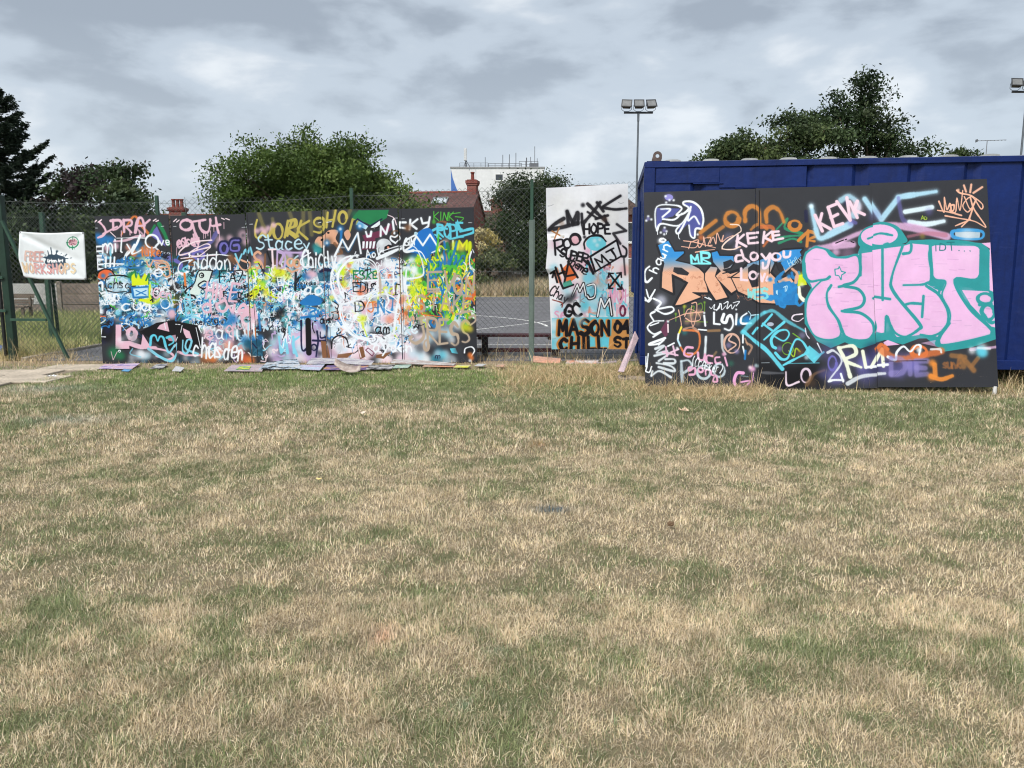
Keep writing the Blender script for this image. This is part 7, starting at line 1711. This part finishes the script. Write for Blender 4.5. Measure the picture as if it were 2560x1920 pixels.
# brown clod on the lawn
p = gr(1676, 1326); bm = bmesh.new(); bmesh.ops.create_icosphere(bm, subdivisions=3, radius=.019)
for v in bm.verts: v.co *= .75 + .5 * random.random(); v.co.z *= .7
me = bpy.data.meshes.new('clod'); bm.to_mesh(me); bm.free(); me.materials.append(mat('clod_brown', (.18, .12, .075), .95, .1, scale=30))
o = bpy.data.objects.new('clod', me); C.objects.link(o); o.location = (p.x, p.y, .04); tag(o, 'small brown clod on the dry lawn', 'clod')
# blue bag at the far left
bm = bmesh.new(); bmesh.ops.create_icosphere(bm, subdivisions=3, radius=.12)
for v in bm.verts: v.co *= .8 + .35 * random.random(); v.co.z *= .8
me = bpy.data.meshes.new('plastic_bag'); bm.to_mesh(me); bm.free(); me.materials.append(mat('bag_blue', (.22, .3, .62), .4, .4, scale=9))
o = bpy.data.objects.new('plastic_bag', me); C.objects.link(o); p = gr(-2, 893); o.location = (p.x, p.y, .1); tag(o, 'crumpled blue plastic bag at the foot of the gate post', 'bag')

def plank(name, label, P, thick, m, group=None):
    """P four corners (world), given clockwise as seen"""
    P = [Vector(p) for p in P]; n_ = (P[1] - P[0]).cross(P[3] - P[0]).normalized()
    if n_.y > 0: n_ = -n_
    c = sum(P, Vector()) / 4
    F_ = [p - c for p in P]; B_ = [p - n_ * thick for p in F_]
    o = MB().add(F_ + B_, [(0, 3, 2, 1), (4, 5, 6, 7), (0, 1, 5, 4), (1, 2, 6, 5), (2, 3, 7, 6), (3, 0, 4, 7)]).build(name, m)
    bm = bmesh.new(); bm.from_mesh(o.data); bmesh.ops.recalc_face_normals(bm, faces=bm.faces); bmesh.ops.bevel(bm, geom=bm.edges[:], offset=.003, segments=1, affect='EDGES'); bm.to_mesh(o.data); bm.free()
    o.location = c
    return tag(o, label, 'plank', group)
PG = 'loose planks at the foot of the fence'
plank('plank', 'short salmon-orange plank lying against the fence post', [at(1333, 889, 12.45), at(1402, 896, 12.42), at(1400, 911, 12.32), at(1333, 905, 12.35)], .02, blot('plank_a', (.68, .35, .24), (.56, .34, .26), 4), PG)
plank('plank', 'long plank with orange and white stripes below the white sheet', [at(1417, 901, 12.36), at(1497, 901, 12.38), at(1488, 913, 12.22), at(1411, 913, 12.2)], .02, blot('plank_b', (.7, .3, .17), (.72, .66, .66), 3.5), PG)
plank('plank', 'pale lilac end plank beside the striped plank', [at(1490, 906, 12.30), at(1541, 901, 12.38), at(1542, 906, 12.36), at(1478, 914, 12.26)], .02, blot('plank_c', (.55, .5, .56), (.45, .38, .42), 4), PG)
plank('plank', 'pink plank leaning against the container corner', [at(1588, 827, 10.75), at(1597, 846, 10.70), at(1560, 930, 10.25), at(1546, 928, 10.30)], .022, blot('plank_d', (.60, .46, .50), (.52, .42, .46), 5), PG)
plank('plank', 'grey timber offcut lying by the left foot of the right boards', [at(1545, 937, 10.4), at(1612, 941, 10.35), at(1612, 951, 10.25), at(1547, 946, 10.3)], .05, blot('plank_e', (.44, .38, .31), (.36, .30, .24), 4), PG)

# ================================================================== LONG HAY
def grv(px, py, z=0.0):
    u, v = (px - CX) / FPX, (CY - py) / FPX
    ry, rz = _c + v * _s, -_s + v * _c; k = (z - CAM.z) / rz
    return u * k, ry * k
def hay(name, label, zones, w=.007, segs=4):
    Ps, Ls, Le, Cs = [], [], [], []
    for (x0, x1, y0, y1, n, l0, l1, ln, g_) in zones:
        px, py = rng.uniform(x0, x1, n), y0 + (y1 - y0) * rng.random(n) ** 1.5 * rng.uniform(.55, 1.12, n); X, Y = grv(px, py)
        cl = fbm(X * 3, Y * 3, 3); keep = cl > rng.random(n) * .75
        X, Y = X[keep], Y[keep]; n = len(X)
        Ps.append(np.stack([X, Y, np.full(n, -.01)], -1)); Ls.append(rng.uniform(l0, l1, n) * (.6 + .8 * cl[keep])); Le.append(np.clip(rng.normal(ln, .35, n), .05, 1.5))
        Cs.append(grass_cols(n, np.full(n, g_)) * np.array([.88, .83, .71]))
    P, L, le, cc = np.concatenate(Ps), np.concatenate(Ls), np.concatenate(Le), np.concatenate(Cs)
    n = len(P)
    return tag(blades(name, P, L, w * rng.uniform(.6, 1.3, n), le, rng.uniform(0, 6.28, n), cc, grass_m, segs=segs, curl=.8), label, 'grass', kind='stuff')
hay('hay', 'matted golden hay in the gap between fence post and container', [(1230, 1640, 918, 1003, 9500, .08, .22, 1.3, .1), (1400, 1620, 925, 975, 3000, .10, .28, 1.1, .08), (1190, 1600, 893, 910, 1500, .05, .16, .8, .05), (1190, 1600, 893, 915, 130, .25, .5, .5, .0), (1270, 1400, 930, 978, 2000, .15, .32, 1.3, .02)])
hay('hay', 'rough grass along the foot of the right boards', [(1590, 1930, 975, 1008, 5500, .08, .22, 1.25, .15), (1900, 2500, 979, 992, 3200, .05, .13, 1.1, .35), (2488, 2640, 935, 992, 1900, .15, .36, .9, .3), (1620, 2480, 972, 984, 200, .2, .42, .6, .02)])
hay('hay', 'dry straw round the gate post and brace at left', [(-60, 190, 885, 924, 1700, .08, .28, .9, .1), (80, 262, 892, 918, 350, .06, .2, 1.0, .2), (-60, 60, 865, 905, 600, .2, .5, .6, .05)])
hay('hay', 'thin straw along the foot of the left boards', [(430, 1200, 905, 913, 2300, .03, .12, 1.0, .05), (250, 450, 906, 914, 500, .03, .1, 1.0, .05), (560, 640, 906, 910, 260, .08, .2, 1.0, .02), (300, 1200, 922, 935, 1500, .04, .1, 1.2, .3)])
n = 1100; X, Y = grv(rng.uniform(200, 2500, n), rng.uniform(960, 1250, n))
tag(blades('loose_straw', np.stack([X, Y, lawn_h(X, Y) + .035], -1), rng.uniform(.08, .3, n), .004, np.full(n, 1.5), rng.uniform(0, 6.28, n), grass_cols(n, np.zeros(n)), grass_m, segs=3, curl=.1), 'loose cut straw scattered over the lawn', 'grass', kind='stuff')
